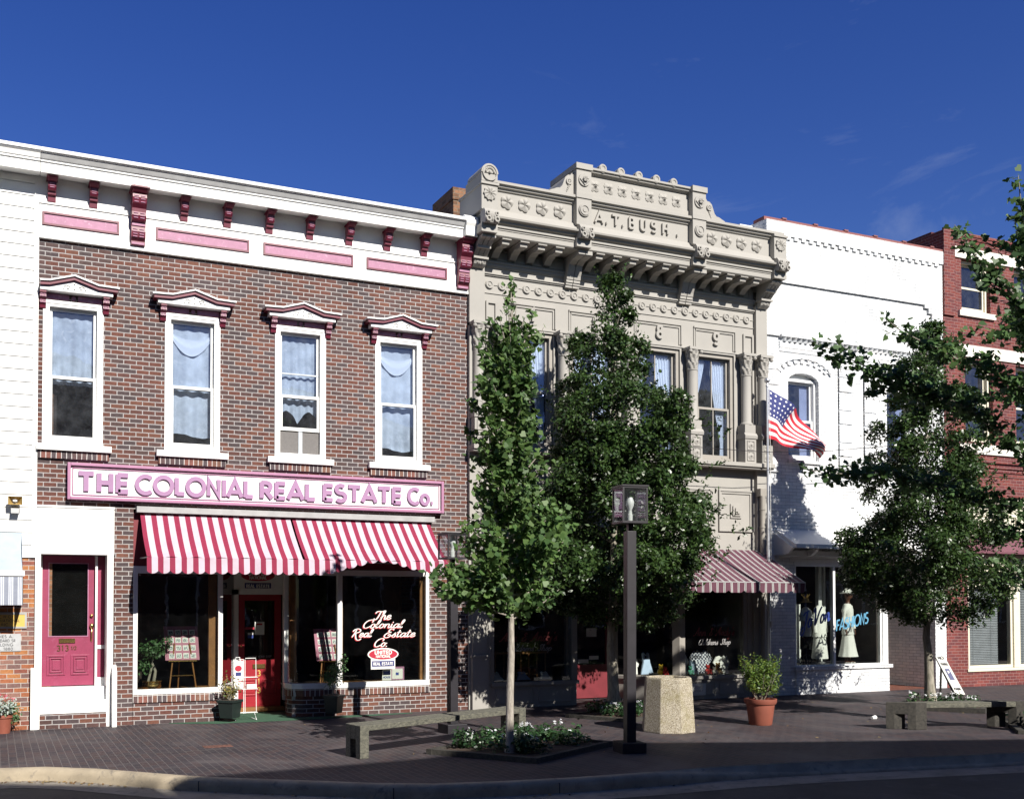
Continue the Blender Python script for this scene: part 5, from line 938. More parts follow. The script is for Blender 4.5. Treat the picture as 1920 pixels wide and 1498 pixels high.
mb = MB(); mb.box(15.41, 20.76, -0.05, -0.0005, 9.05, 10.075); mb.box(20.18, 20.30, -0.05, -0.0005, 8.97, 9.049); mb.box(20.30, 20.76, -0.05, -0.0005, 8.86, 9.049); mb.box(20.42, 20.76, -0.05, -0.0005, 8.0, 8.859); mb.box(15.41, 15.80, -0.05, -0.0005, 7.86, 9.049)
mb.build('proud_band', brick_w, wb)
mb = MB()
for i in range(27):      # dog-tooth course: bricks set at 45 degrees
    x = 15.86 + 0.150 * i; mb.pz([(x, -0.001), (x + 0.07, -0.095), (x + 0.14, -0.001)], 7.755, 7.846)
mb.box(15.80, 19.90, -0.10, -0.0005, 7.847, 7.90); mb.build('dogtooth_course', brick_w, wb)
mb = MB()
for a, b in ((15.80, 17.50), (18.28, 19.9)): mb.box(a, b, -0.03, -0.0005, 7.62, 7.75); mb.box(a, b, -0.018, -0.0005, 7.54, 7.62)
mb.box(17.62, 18.2, -0.02, -0.0005, 7.60, 7.68)
for a, b in WW:         # arch blocks
    c = (a + b) / 2
    for q in range(9):
        t0 = PI * (0.13 + 0.74 * q / 9); t1 = PI * (0.13 + 0.74 * (q + 0.5) / 9)
        P = lambda t, r: (c + (0.44 + r) * 1.22 * -math.cos(t), 6.84 + (0.24 + r) * 1.0 * math.sin(t) + 0.09)
        mb.py([P(t0, 0.14), P(t0, 0.27), P(t1, 0.27), P(t1, 0.14)], -0.035, -0.0005)
        mb.py([P(t0, 0.24), P(t0, 0.28), P(t1 + 0.14, 0.28), P(t1 + 0.14, 0.24)], -0.055, -0.0355)
mb.build('arch_course', brick_w, wb)
for x0, x1 in ((17.50, 17.90), (18.26, 18.66), (15.41, 15.78)):        # quoined strips
    mb = MB(); zz = [4.85, 5.30, 5.62, 6.03, 6.35, 6.76, 7.10, 7.52]
    for k in range(7): mb.box(x0, x1, -0.048 if k % 2 else -0.042, -0.0005, zz[k] + 0.016, zz[k + 1] - 0.016)
    mb.box(x0, x1 - 0.02, -0.022, -0.0002, 4.866, 7.504); mb.build('quoin', brick_w, wb)
for a, b in WW:
    w = sash_window(wb, a, b, 5.16, 6.98, 6.05, white2, y=0.13, cw=0.06, sw=0.055); c = (a + b) / 2
    mb = MB(); mb.py([(a, 6.90)] + [(c - 0.44 * math.cos(PI * q / 12), 6.90 + 0.20 * math.sin(PI * q / 12)) for q in range(1, 12)] + [(b, 6.90)], 0.14, 0.2); mb.build('arch_panel', white2, w)
    mb = MB(); mb.box(b - 0.34, b - 0.06, 0.24, 0.245, 5.2, 6.85); mb.build('blind', mat('lilac_blind', (0.35, 0.36, 0.48), 0.9), w); mb = MB(); mb.box(a - 0.04, b + 0.04, -0.05, 0.14, 5.09, 5.158); mb.build('sill', brick_w, w)
# canopy over the shop window
mb = MB(); mb.px([(-0.001, 3.62), (-0.60, 3.26), (-0.60, 3.19), (-0.55, 3.19), (-0.001, 3.54)], 15.66, 19.10); mb.px([(-0.001, 3.55), (-0.59, 3.19), (-0.44, 3.06), (-0.30, 3.05), (-0.001, 3.05)], 15.60, 15.659); mb.px([(-0.001, 3.55), (-0.59, 3.19), (-0.44, 3.06), (-0.30, 3.05), (-0.001, 3.05)], 19.101, 19.16); mb.box(15.66, 19.10, -0.63, -0.601, 3.18, 3.27); ca = mb.build('canopy', white, wb, bevel=0.004)
mb = MB(); mb.box(15.66, 19.10, -0.28, -0.001, 3.03, 3.14); mb.box(15.66, 19.10, -0.10, -0.001, 2.99, 3.028)
for x in (16.3, 17.2, 18.1): mb.px([(-0.281, 3.14), (-0.50, 3.20), (-0.54, 3.16), (-0.40, 3.06), (-0.281, 3.03)], x, x + 0.09)
mb.build('canopy_board', white2, wb)
mb = MB(); mb.box(16.20, 18.95, -0.03, 0.3, 0.0, 0.535); mb.box(16.15, 19.02, -0.07, 0.3, 0.536, 0.61); mb.build('bulkhead', brick_w, wb)
mb = MB(); mb.box(16.20, 16.25, 0.02, 0.12, 0.611, 2.90); mb.box(18.80, 18.95, 0.0, 0.14, 0.611, 2.90); mb.box(18.74, 18.80, 0.03, 0.10, 0.611, 2.90); mb.box(16.25, 18.74, 0.02, 0.12, 2.82, 2.90); mb.box(17.30, 17.365, 0.0, 0.10, 0.611, 2.82); mb.box(16.25, 18.74, 0.01, 0.1, 0.611, 0.64); mb.box(16.20, 18.95, 0.0, 0.3, 2.90, 2.985); sw_ = mb.build('shop_window', white2, wb, bevel=0.003)
mb = MB(); mb.box(16.25, 17.30, 0.05, 0.056, 0.64, 2.82); mb.box(17.365, 18.74, 0.05, 0.056, 0.64, 2.82); mb.add([(18.93, 0.14, 0.61), (18.93, 1.2, 0.61), (18.93, 1.2, 2.9), (18.93, 0.14, 2.9)], [(0, 1, 2, 3)]); mb.build_each('pane', glass_shop, sw_, recalc=False)
room(wb, 16.0, 18.90, 0.60, 2.95, darkroom2, y0=0.31, y1=3.5)
mb = MB(); mb.box(16.22, 18.9, 0.13, 1.3, 0.601, 0.625); mb.build('window_platform', mat('dark_floor', (0.05, 0.045, 0.06), 0.5), wb)
mb = MB(); mb.box(17.75, 17.85, 0.9, 1.0, 0.63, 2.9); mb.box(18.1, 18.16, 1.1, 1.2, 0.63, 2.9); mb.box(16.9, 17.25, 0.95, 0.99, 0.63, 1.98); mb.build('display_stand', white2, wb)
mb = MB(); strokes(mb, 'JoVon', (16.40, 0.046, 1.42), (0.97, 0, 0.24), UZ, NY, 0.36, 0.055, font=SCRIPT, gap=0.05, shear=0.2, depth=0.0012, fitw=0.86, thin=0.4); mb.build('shop_name', lblue, sw_)
mb = MB(); strokes(mb, 'FASHIONS', (17.42, 0.046, 1.38), (0.98, 0, 0.18), UZ, NY, 0.24, 0.035, gap=0.08, shear=0.15, depth=0.0012, fitw=0.98); mb.build('shop_lettering', lcyan, sw_)
# passage
mb = MB(); mb.box(18.95, 19.0, 0.31, 1.3, 0, 0.6); mb.box(20.46, 20.76, 0.31, 3.0, 0, 2.98); mb.box(19.0, 20.46, 2.6, 2.7, 0, 2.98); mb.box(18.9, 20.46, 0.31, 3.0, 2.98, 3.05); mb.build('passage_wall', brick_w, wb)
mb = MB(); mb.box(19.10, 19.95, 2.54, 2.598, 0.02, 2.1); mb.build('passage_door', white2, wb); mb = MB(); mb.box(18.95, 20.46, 0.0, 2.6, 0.002, 0.006); mb.build('passage_floor', paver_red, wb)
# ------------------------------------------------------------------ red brick building
rb = thing('red_brick_building', 'dark red three storey brick building with pale stone bands at the right edge', 'building')
R0, R1 = 20.83, 30.0
W3 = [(21.46, 22.46), (23.30, 24.3), (25.2, 26.2)]; W2 = [(21.55, 22.50), (23.32, 24.3), (25.2, 26.2)]
mb = MB(); mb.wall(R0, R1, 2.85, 10.95, [(a, b, 9.08, 10.34) for a, b in W3] + [(a, b, 5.92, 7.90) for a, b in W2], 0.0, 0.3)
mb.wall(R0, R1, 0.0, 2.85, [(21.55, 29.5, 0.42, 2.85)], 0.0, 0.3); mb.box(R0, 21.2, -0.05, -0.0005, 8.9, 11.0); mb.box(21.2, R1, -0.03, -0.0005, 10.62, 10.95)
for z in (10.72, 10.80, 10.88): mb.box(21.2, R1, -0.03 - (z - 10.66) * 0.25, -0.0305, z, z + 0.07)
for i in range(34): x = 21.22 + 0.25 * i; mb.box(x, x + 0.12, -0.045, -0.0305, 10.62, 10.70)
for z in (5.10, 5.2, 5.3, 5.42): mb.box(21.2, R1, -0.02 - (z - 5.1) * 0.1, -0.0005, z, z + 0.07)
mb.build('wall', brick_r, rb); shell(rb, R0 + 0.002, R1, 11.0, brick_r, zr=10.7); room(rb, R0 + 0.3, R1 - 0.3, 4.6, 8.0, darkroom2); room(rb, R0 + 0.3, R1 - 0.3, 8.4, 10.7, darkroom2)
mb = MB(); mb.box(21.21, R1, -0.035, -0.0005, 10.345, 10.615); mb.box(R0 + 0.4, R1, -0.035, -0.0005, 7.96, 8.25); mb.box(21.3, R1, -0.045, -0.0005, 5.62, 5.86)
for a, b in W3: mb.box(a - 0.12, b + 0.12, -0.06, -0.0005, 8.94, 9.075)
mb.build('stone_band', creamstone, rb, bevel=0.003)
for (a, b), z0, z1 in [(w_, 9.08, 10.34) for w_ in W3] + [(w_, 5.92, 7.90) for w_ in W2]: sash_window(rb, a, b, z0, z1, z0 + (z1 - z0) * 0.48, cream, y=0.14, cw=0.07, sw=0.05)
mb = MB(); mb.box(21.3, R1, -0.06, -0.0005, 3.62, 4.56); mb.frame(21.4, 23.2, 3.68, 4.16, 0.05, -0.09, -0.06); mb.frame(23.28, 25.4, 3.68, 4.16, 0.05, -0.09, -0.06); mb.box(21.3, R1, -0.10, -0.0005, 2.90, 3.18); mb.build('fascia', cream, rb, bevel=0.004)
mb = MB(); 
for cx in (22.45, 22.8, 24.0, 24.5):
    mb.tube([(cx + 0.10 * math.sin(t * 0.5), -0.064, 4.12 - 0.042 * t) for t in range(10)], 0.008, 5); mb.tube([(cx + 0.3 - 0.10 * math.sin(t * 0.5), -0.064, 4.12 - 0.042 * t) for t in range(10)], 0.008, 5)
mb.build('fascia_scroll', mat('green_scroll', (0.06, 0.09, 0.05), 0.6), rb)
mb = MB(); mb.px([(-0.101, 3.60), (-0.42, 3.24), (-0.42, 3.19), (-0.101, 3.19)], 21.2, R1); mb.build('hood', maroonm, rb)
mb = MB(); mb.frame(21.55, 23.12, 0.43, 2.85, 0.075, 0.02, 0.12); mb.box(21.63, 23.05, 0.02, 0.1, 2.40, 2.47); mb.box(23.12, 23.32, -0.02, 0.14, 0.43, 2.85); mb.frame(23.32, 24.9, 0.43, 2.85, 0.075, 0.02, 0.12); mb.frame(24.95, 27.4, 0.43, 2.85, 0.075, 0.02, 0.12); mb.box(21.5, 29.5, -0.03, 0.1, 0.36, 0.425); fr_ = mb.build('shop_window', cream, rb, bevel=0.003)
mb = MB(); mb.box(21.62, 23.05, 0.06, 0.066, 0.5, 2.78); mb.box(23.4, 24.82, 0.06, 0.066, 0.5, 2.78); mb.box(25.03, 27.3, 0.06, 0.066, 0.5, 2.78); mb.build_each('pane', glass_shop, fr_)
for a, b in ((21.66, 22.78), (23.40, 24.6)):
    mb = MB(); z = 0.52
    while z < 2.40: mb.add([(a, 0.16, z), (b, 0.16, z), (b, 0.185, z + 0.036), (a, 0.185, z + 0.036)], [(0, 1, 2, 3)]); z += 0.042
    for x in (a + 0.25, b - 0.25): mb.box(x, x + 0.006, 0.155, 0.158, 0.5, 2.4)
    mb.build('blind', mat('grey_slat', (0.32, 0.33, 0.38), 0.6), fr_, recalc=False)
room(rb, R0 + 0.3, R1 - 0.3, 0.3, 2.9, darkroom, y0=0.31, y1=3.5)

# ------------------------------------------------------------------ foliage
def leaf_mesh(name, C, Nrm, Dr, S, shape, m, parent, fold=0.25):
    """C centres, Nrm face normals, Dr leaf directions, S sizes; shape: list of (along, across, lift)"""
    n = len(C); Nrm = Nrm / (np.linalg.norm(Nrm, axis=1, keepdims=True) + 1e-9); Dr = Dr - Nrm * np.sum(Dr * Nrm, axis=1, keepdims=True); Dr = Dr / (np.linalg.norm(Dr, axis=1, keepdims=True) + 1e-9)
    B = np.cross(Nrm, Dr); k = len(shape); V = np.zeros((n, k, 3))
    for i, (a, b, c) in enumerate(shape): V[:, i] = C + (Dr * a + B * b + Nrm * c) * S[:, None]
    me = bpy.data.meshes.new(name); me.vertices.add(n * k); me.vertices.foreach_set('co', V.reshape(-1)); me.loops.add(n * k); me.loops.foreach_set('vertex_index', np.arange(n * k, dtype=np.int32))
    me.polygons.add(n); me.polygons.foreach_set('loop_start', np.arange(0, n * k, k, dtype=np.int32)); me.polygons.foreach_set('loop_total', np.full(n, k, dtype=np.int32))
    me.materials.append(m); me.update(calc_edges=True); me.validate()
    o = bpy.data.objects.new(name, me); COL.objects.link(o)
    if parent: o.parent = parent
    return o
HOLLY = [(-0.5, 0, 0), (-0.1, -0.26, 0.06), (0.5, 0, 0.02), (-0.1, 0.26, 0.06)]
FAN = [(-0.45, 0, 0), (0.15, -0.52, 0.08), (0.48, -0.27, 0.03), (0.36, 0.0, -0.05), (0.48, 0.27, 0.03), (0.15, 0.52, 0.08)]
OVAL = [(-0.5, 0, 0), (-0.15, -0.25, 0.05), (0.25, -0.2, 0.05), (0.5, 0, 0), (0.25, 0.2, 0.05), (-0.15, 0.25, 0.05)]
def cloud(P, per, spread, size, outdir, up=0.35, rnd=0.8):
    """leaf clusters around points P (with outward directions)"""
    C = np.repeat(P, per, axis=0) + rng.normal(0, spread, (len(P) * per, 3)); O = np.repeat(outdir, per, axis=0)
    N = O * 0.7 + np.array([0, 0, up]) + rng.normal(0, rnd, C.shape); Dv = O + rng.normal(0, 0.7, C.shape); S = size * rng.uniform(0.65, 1.25, len(C)); return C, N, Dv, S
RW = np.array([math.cos(PSI), -math.sin(PSI), 0.0]); FW_ = np.array([math.sin(PSI), math.cos(PSI), 0.0])
def lump(P, f, s):
    x, y, z = P[:, 0] * f, P[:, 1] * f, P[:, 2] * f
    return (np.sin(x * 1.7 + s) * np.sin(y * 2.1 + 1.3 * s) + np.sin(z * 2.3 + 2.1 * s + x) * np.sin(x * 0.9 - y * 1.6 + s) + 0.6 * np.sin(3.7 * z - 2.2 * y + s) * np.sin(3.1 * x + 0.5 * s)) / 1.6
def crown_points(base, prof, n, seed, shell=0.5, lobe=0.22, fl=2.2, gap=-0.45):
    """random points inside a crown whose half widths (left, right, seen along the street) are given per height"""
    r_ = np.random.default_rng(seed); zs = [p[0] for p in prof]; wl_ = [p[1] for p in prof]; wr_ = [p[2] for p in prof]
    out_p, out_d = [], []
    wsum = np.array([max(a, b) for _, a, b in prof])
    while len(out_p) < n:
        k = 4000; z = r_.uniform(zs[0], zs[-1], k); a = np.interp(z, zs, wl_); b = np.interp(z, zs, wr_)
        keep = r_.uniform(0, 1, k) < ((a + b) / (2 * wsum.max())) ** 1.3 + 0.03
        th = r_.uniform(0, 2 * PI, k); w = (1 + np.cos(th)) / 2; rad = a * (1 - w) + b * w
        q = (shell + (1 - shell) * r_.uniform(0, 1, k)) ** 0.8
        unit = np.cos(th)[:, None] * RW + np.sin(th)[:, None] * FW_
        P0 = unit * rad[:, None] + np.array(base) + z[:, None] * np.array([0, 0, 1.0])
        L_ = lump(P0, fl, seed); q = q * (1 + lobe * L_)
        P = unit * (rad * q)[:, None] + np.array(base) + z[:, None] * np.array([0, 0, 1.0])
        keep &= lump(P, 1.9, seed + 3.3) > gap
        for p, u in zip(P[keep], unit[keep]): out_p.append(p); out_d.append(u)
    return np.array(out_p[:n]), np.array(out_d[:n])
def trunk_mb(mb, pts, r0, r1, n=12, flare=1.35):
    m_ = len(pts); rad = [r0 + (r1 - r0) * i / (m_ - 1) for i in range(m_)]; rad[0] *= flare; mb.tube(pts, rad, n)
def holly(label, base, H, prof, trunk_pts, r0, seed, ncl, lf, lean=0):
    t = thing('holly_tree', label, 'tree', 'trees along the pavement', loc=base); b = Vector((0, 0, 0))
    mb = MB(); trunk_mb(mb, trunk_pts, r0, r0 * 0.35)
    r_ = random.Random(seed); zmin = prof[0][0]
    for i in range(26):
        z = zmin + 0.1 + (H - zmin - 0.8) * (i / 26); a = i * 2.4 + r_.random(); w = float(np.interp(z + 0.3, [p[0] for p in prof], [min(p[1], p[2]) for p in prof])) * 0.8
        d = RW * math.cos(a) + FW_ * math.sin(a); x0 = Vector(trunk_pts[-1]) if z > trunk_pts[-1][2] else Vector((np.interp(z, [q[2] for q in trunk_pts], [q[0] for q in trunk_pts]), np.interp(z, [q[2] for q in trunk_pts], [q[1] for q in trunk_pts]), z)); x0.z = z
        mb.tube([x0, x0 + Vector(d) * w * 0.5 + Vector((0, 0, 0.22)), x0 + Vector(d) * w + Vector((0, 0, 0.35))], [0.028, 0.018, 0.007], 5)
    mb.tube([trunk_pts[-1], (trunk_pts[-1][0], trunk_pts[-1][1], H - 0.2)], [r0 * 0.35, 0.008], 6); mb.build('trunk', bark_h, t, smooth=60)
    Pc, Oc = crown_points((0, 0, 0), prof, int(ncl / 46), seed, shell=0.60, lobe=0.26, fl=1.8, gap=-0.8); rc = np.random.default_rng(seed + 1); P, O = [], []
    for c_, o_ in zip(Pc, Oc):          # leafy clumps: full on top and outside, hollow beneath
        wloc = float(np.interp(c_[2], [q[0] for q in prof], [(q[1] + q[2]) / 2 for q in prof])); R = rc.uniform(0.20, 0.36) * min(1.0, 0.35 + 0.75 * wloc)
        d = rc.normal(0, 1, (64, 3)) + o_ * 0.55 + np.array([0, 0, 0.55]); d /= np.linalg.norm(d, axis=1, keepdims=True); q = rc.uniform(0.35, 1.0, 64) ** 0.5
        P.append(c_ + d * (R * q)[:, None] * np.array([1.15, 1.15, 0.85])); O.append(d * 0.7 + o_ * 0.3)
    P = np.vstack(P); O = np.vstack(O); C, N, Dv, S = cloud(P, 8, 0.042, lf, O, up=0.55, rnd=0.7)
    Pf, Of = crown_points((0, 0, 0), [(a_, b_ * 0.72, c2_ * 0.72) for a_, b_, c2_ in prof], int(ncl * 0.22), seed + 2, shell=0.3, lobe=0.2, fl=2.0, gap=-0.7); Cf, Nf, Df, Sf = cloud(Pf, 8, 0.07, lf, Of, up=0.4, rnd=0.9)
    C, N, Dv, S = np.vstack([C, Cf]), np.vstack([N, Nf]), np.vstack([Dv, Df]), np.concatenate([S, Sf])
    # free sprigs breaking the outline
    r2 = np.random.default_rng(seed + 5); Q, QO = crown_points((0, 0, 0), prof, 300, seed + 9, shell=0.97, lobe=0.30, fl=1.55, gap=-0.5); c2, o2 = [], []
    for p, o in zip(Q, QO):
        g = o * r2.uniform(0.4, 1.0) + np.array([0, 0, r2.uniform(0.1, 1.1)]); g /= np.linalg.norm(g); ln = r2.uniform(0.10, 0.36)
        for s in np.linspace(0, 1, 7): c2.append(p + g * ln * s); o2.append(g)
    top = np.array([0, 0, H - 0.75])
    for a in range(7):
        g = np.array([math.cos(a * 2.1) * 0.28, math.sin(a * 2.1) * 0.28, 1.0]); st = top + np.array([math.cos(a), math.sin(a), 0]) * 0.10 + np.array([0, 0, -0.25 * (a % 3)])
        for s in np.linspace(0, 1, 16): c2.append(st + g * (0.75 if a == 0 else 0.5) * s); o2.append(g)
    C2, N2, D2, S2 = cloud(np.array(c2), 2, 0.022, lf * 0.9, np.array(o2), up=0.2, rnd=0.9)
    leaf_mesh('crown', np.vstack([C, C2]), np.vstack([N, N2]), np.vstack([Dv, D2]), np.concatenate([S, S2]), HOLLY, holly_m, t); return t
def px2m(Y, x): return None
# holly in front of the carved building
HB = (10.22, -1.9, 0.0)
sc_h = 98.5     # picture pixels per metre at this distance, used only to set the crown's proportions
hp = [(1.66, .05, 1.0), (1.9, .75, 1.3), (2.15, 1.3, 1.42), (2.5, 1.75, 1.56), (2.9, 1.75, 1.66), (3.3, 1.5, 1.70), (3.8, 1.2, 1.66), (4.3, 1.0, 1.56), (4.9, 1.05, 1.42), (5.4, 1.0, 1.12), (5.95, .92, .76), (6.34, .68, .66), (6.9, .55, .42), (7.4, .22, .28), (7.8, .07, .09), (8.0, .02, .02)]
holly('tall dense dark holly with a round trunk in front of the carved shopfront', HB, 8.2, hp, [(0.02, 0, 0), (0.0, 0, 0.4), (-0.03, 0.02, 1.2), (0.0, 0.0, 2.4), (0.05, 0, 4.6)], 0.125, 11, 8200, 0.082)
HB2 = (16.5, -3.2, 0.0); S2_ = 0.907
hp2 = [(1.60, .15, .6), (1.9, .75, 1.65), (2.35, 1.35, 1.6), (2.8, 1.45, 1.45), (3.2, 1.45, 1.3), (3.7, 1.2, 1.2), (4.28, .98, 1.1), (4.8, .92, 1.0), (5.4, .96, .88), (5.9, .72, .80), (6.44, .58, .70), (7.1, .46, .58), (7.5, .30, .36), (7.8, .12, .15), (7.95, .02, .03)]
hp2 = [(2 + (a - 2) * S2_, b * S2_, c * S2_) for a, b, c in hp2]; 
holly('broad holly with a slender kinked pale trunk beside the pavement bench', HB2, hp2[-1][0], hp2, [(0.03, 0, 0), (0.0, 0, 0.5), (-0.01, 0, 1.0), (-0.07, 0, 1.35), (-0.02, 0, 1.8), (0.02, 0, 2.6), (0.0, 0, 4.5)], 0.098, 23, 6000, 0.076)
# ginkgo with a straight pale trunk
def spur_leaves(P, size, per=5, spread=0.055):
    C = np.repeat(P, per, axis=0) + rng.normal(0, spread, (len(P) * per, 3)); N = rng.normal(0, 0.8, C.shape) + np.array([0.1, -0.55, 0.75]); Dv = rng.normal(0, 1, C.shape) + np.array([0, 0, -0.25]); return C, N, Dv, size * rng.uniform(0.6, 1.25, len(C))
t = thing('ginkgo_tree', 'slender upright ginkgo with straight pale trunk in the front flower bed', 'tree', 'trees along the pavement', loc=(6.22, -5.52, 0)); GS = 0.888; gz = lambda z: 2 + (z - 2) * GS
gp = [(1.80, .38, .40), (2.0, .75, .58), (2.25, 1.15, .78), (2.45, 1.10, .85), (2.75, .82, .98), (3.1, .74, .98), (3.5, .64, .85), (3.9, .52, .62), (4.3, .60, .48), (4.7, .74, .46), (5.05, .72, .46), (5.4, .55, .42), (5.8, .42, .40), (6.15, .36, .40), (6.45, .12, .12)]; gp = [(gz(a), b * GS, c * GS) for a, b, c in gp]
mb = MB(); trunk_mb(mb, [(0.0, 0, 0), (-0.005, 0, 0.25), (0.0, 0, 0.8), (0.02, 0, 1.3), (0.02, 0, 1.8), (0.02, 0, 3.2), (0.03, 0, gz(5.2))], 0.060, 0.028, flare=1.5)
mb.tube([(0.03, 0, gz(5.2)), (0.04, 0, gz(6.0)), (0.07, 0, gz(6.85))], [0.03, 0.014, 0.004], 6)
r_ = random.Random(5); pts = []; outs = []
for i in range(120):
    z = gz(1.75 + 4.2 * (i / 120) ** 0.9); a = i * 2.39996 + r_.uniform(-.3, .3); zt = z + r_.uniform(0.15, 0.5); w = (1 + math.cos(a)) / 2
    rr = float(np.interp(zt, [p[0] for p in gp], [p[1] for p in gp])) * (1 - w) + float(np.interp(zt, [p[0] for p in gp], [p[2] for p in gp])) * w; rr *= r_.uniform(0.72, 1.06)
    d = Vector(RW * math.cos(a) + FW_ * math.sin(a)); s0 = Vector((0.02, 0, z)); e = Vector((0, 0, zt)) + d * rr; mid = (s0 + e) / 2 - Vector((0, 0, 0.06))
    mb.tube([s0, mid, e], [0.016, 0.011, 0.004], 5); nn = max(4, int(rr / 0.038))
    for k in range(nn): q = 0.22 + 0.80 * k / nn; p = s0.lerp(mid, q * 2) if q < 0.5 else mid.lerp(e, min(1.03, q * 2 - 1)); pts.append(p); 
for dx, dy, z0, z1 in ((0.03, 0, 5.6, 6.87), (0.34, -0.05, 5.55, 6.32), (0.52, 0.02, 5.3, 6.10), (-0.42, 0.0, 4.9, 6.05), (-0.25, 0.1, 5.3, 6.0), (-0.40, -0.1, 3.6, 5.6)):
    z0, z1, dx = gz(z0), gz(z1), dx * GS
    a = Vector((0.02 + dx * 0.25, dy, z0)); b = Vector((dx, dy, z1)); b = Vector(RW * dx) + Vector((0, dy, z1)); mb.tube([a, (a + b) / 2, b], [0.012, 0.009, 0.004], 5)
    nn = int((z1 - z0) / 0.065)
    for k in range(nn): pts.append(a.lerp(b, k / nn))
for tip, zb in ((onY(806, 1072, -5.45), 2.2), (onY(822, 1108, -5.7), 2.05), (onY(1072, 985, -5.4), 2.4)):      # low arching side branches
    a = Vector((0.02, 0, zb)); b = tip - Vector((6.22, -5.52, 0)); m1 = (a + b) / 2 + Vector((0, 0, 0.12)); mb.tube([a, m1, b], [0.016, 0.011, 0.004], 5); nn = 26
    for k in range(nn):
        q = 0.15 + 0.87 * k / nn; p_ = a.lerp(m1, q * 2) if q < 0.5 else m1.lerp(b, min(1.02, q * 2 - 1)); pts.append(p_)
        if k < 20: pts.append(p_ + Vector((r_.gauss(0, .06), r_.gauss(0, .08), r_.gauss(0, .06))))
mb.build('trunk', bark_g, t, smooth=60)
C, N, Dv, S = spur_leaves(np.array([tuple(p) for p in pts]), 0.090, 5, 0.050)
leaf_mesh('crown', C, N, Dv, S, FAN, ginkgo_m, t)
# big ginkgo whose trunk stands just past the right edge; its long branches reach into the picture
GX, GY = 15.0, -6.9
t = thing('ginkgo_tree', 'large ginkgo reaching long leafy branches in from the right edge', 'tree', 'trees along the pavement', loc=(GX, GY, 0))
BR = [[(1531, 643), (1580, 667), (1642, 696), (1714, 720), (1767, 744), (1815, 763), (1847, 792), (1887, 816), (1919, 846)], [(1658, 596), (1690, 621), (1722, 637), (1767, 659), (1799, 675), (1837, 683), (1869, 702), (1901, 720), (1919, 731)],
      [(1800, 629), (1847, 629), (1887, 625), (1919, 603)], [(1506, 878), (1548, 888), (1607, 888), (1660, 883), (1714, 899), (1767, 910), (1821, 934), (1874, 945), (1919, 955)], [(1623, 738), (1660, 727), (1714, 733), (1767, 748)],
      [(1821, 745), (1874, 744), (1919, 726)], [(1790, 422), (1808, 444), (1826, 478), (1850, 500), (1872, 524), (1896, 545), (1918, 575)], [(1842, 452), (1872, 464), (1900, 472), (1919, 450)], [(1909, 330), (1914, 380), (1919, 420)],
      [(1861, 972), (1884, 989), (1905, 1004), (1920, 998)], [(1850, 1048), (1878, 1057), (1902, 1077), (1919, 1089)], [(1880, 590), (1905, 600), (1920, 575)], [(1830, 510), (1860, 535), (1890, 560), (1919, 590)]]
BY = [-7.6, -8.3, -8.6, -6.6, -7.6, -7.4, -9.3, -9.3, -9.3, -6.4, -6.4, -8.5, -9.3]
mb = MB(); tp = [(0.0, 0, 0), (0.0, 0, 1.0), (0.03, 0, 2.5), (0.0, 0, 5.0), (0.05, 0, 7.2), (0.02, 0, 8.8)]; mb.tube(tp, [0.15, 0.12, 0.11, 0.08, 0.05, 0.012], 10); pts = []; r_ = random.Random(3); org = Vector((GX, GY, 0))
for bi, brn in enumerate(BR):
    off = r_.uniform(-0.35, 0.35); P = []
    for k, (x, y) in enumerate(brn): P.append(onY(x, y, BY[bi] + off * (1 - k / len(brn)) + 0.05 * math.sin(k * 2 + bi)) - org)
    if bi != 4: P.append(Vector((0.0, 0, max(1.5, P[-1].z - 0.25))))
    m_ = len(P); mb.tube(P, [0.004 + 0.020 * i / m_ for i in range(m_)], 5)
    L_ = 0.0
    for a, b in zip(P, P[1:]):
        nn = max(1, int((b - a).length / 0.042))
        for k in range(nn):
            L_ += 0.042; p = a.lerp(b, k / nn); reps = 1 if L_ < 0.30 else (2 if L_ < 0.8 else 3); sp = min(0.095 if bi not in (6, 7, 8, 11, 12) else 0.06, 0.02 + 0.09 * L_); reps = reps if bi not in (6, 7, 8, 11, 12) else min(reps, 2)
            for _ in range(reps): pts.append(p + Vector((r_.gauss(0, sp * 0.8), r_.gauss(0, sp), r_.gauss(0, sp * 0.8))))
for i in range(40):      # the rest of its crown, beyond the edge
    z = 2.9 + 2.4 * i / 40; a = i * 2.39996; d = Vector((0.35 + 0.65 * abs(math.cos(a)), math.sin(a), 0)); rr = 0.8 * min(1.0, (8.4 - z) / 1.6) * (0.7 + 0.35 * r_.random()); 
    e = d * rr + Vector((0, 0, z + 0.35)); s0 = Vector((0, 0, z)); mb.tube([s0, (s0 + e) / 2, e], [0.018, 0.012, 0.004], 5); nn = max(4, int(rr / 0.05))
    for k in range(nn):
        p = s0.lerp(e, 0.25 + 0.78 * k / nn); pts.append(p); pts.append(p + Vector((r_.gauss(0, .08), r_.gauss(0, .08), r_.gauss(0, .08))))
mb.build('trunk', bark_g, t, smooth=60)
C, N, Dv, S = spur_leaves(np.array([tuple(p) for p in pts]), 0.086, 4, 0.040); leaf_mesh('crown', C, N, Dv, S, FAN, ginkgo_dk, t)

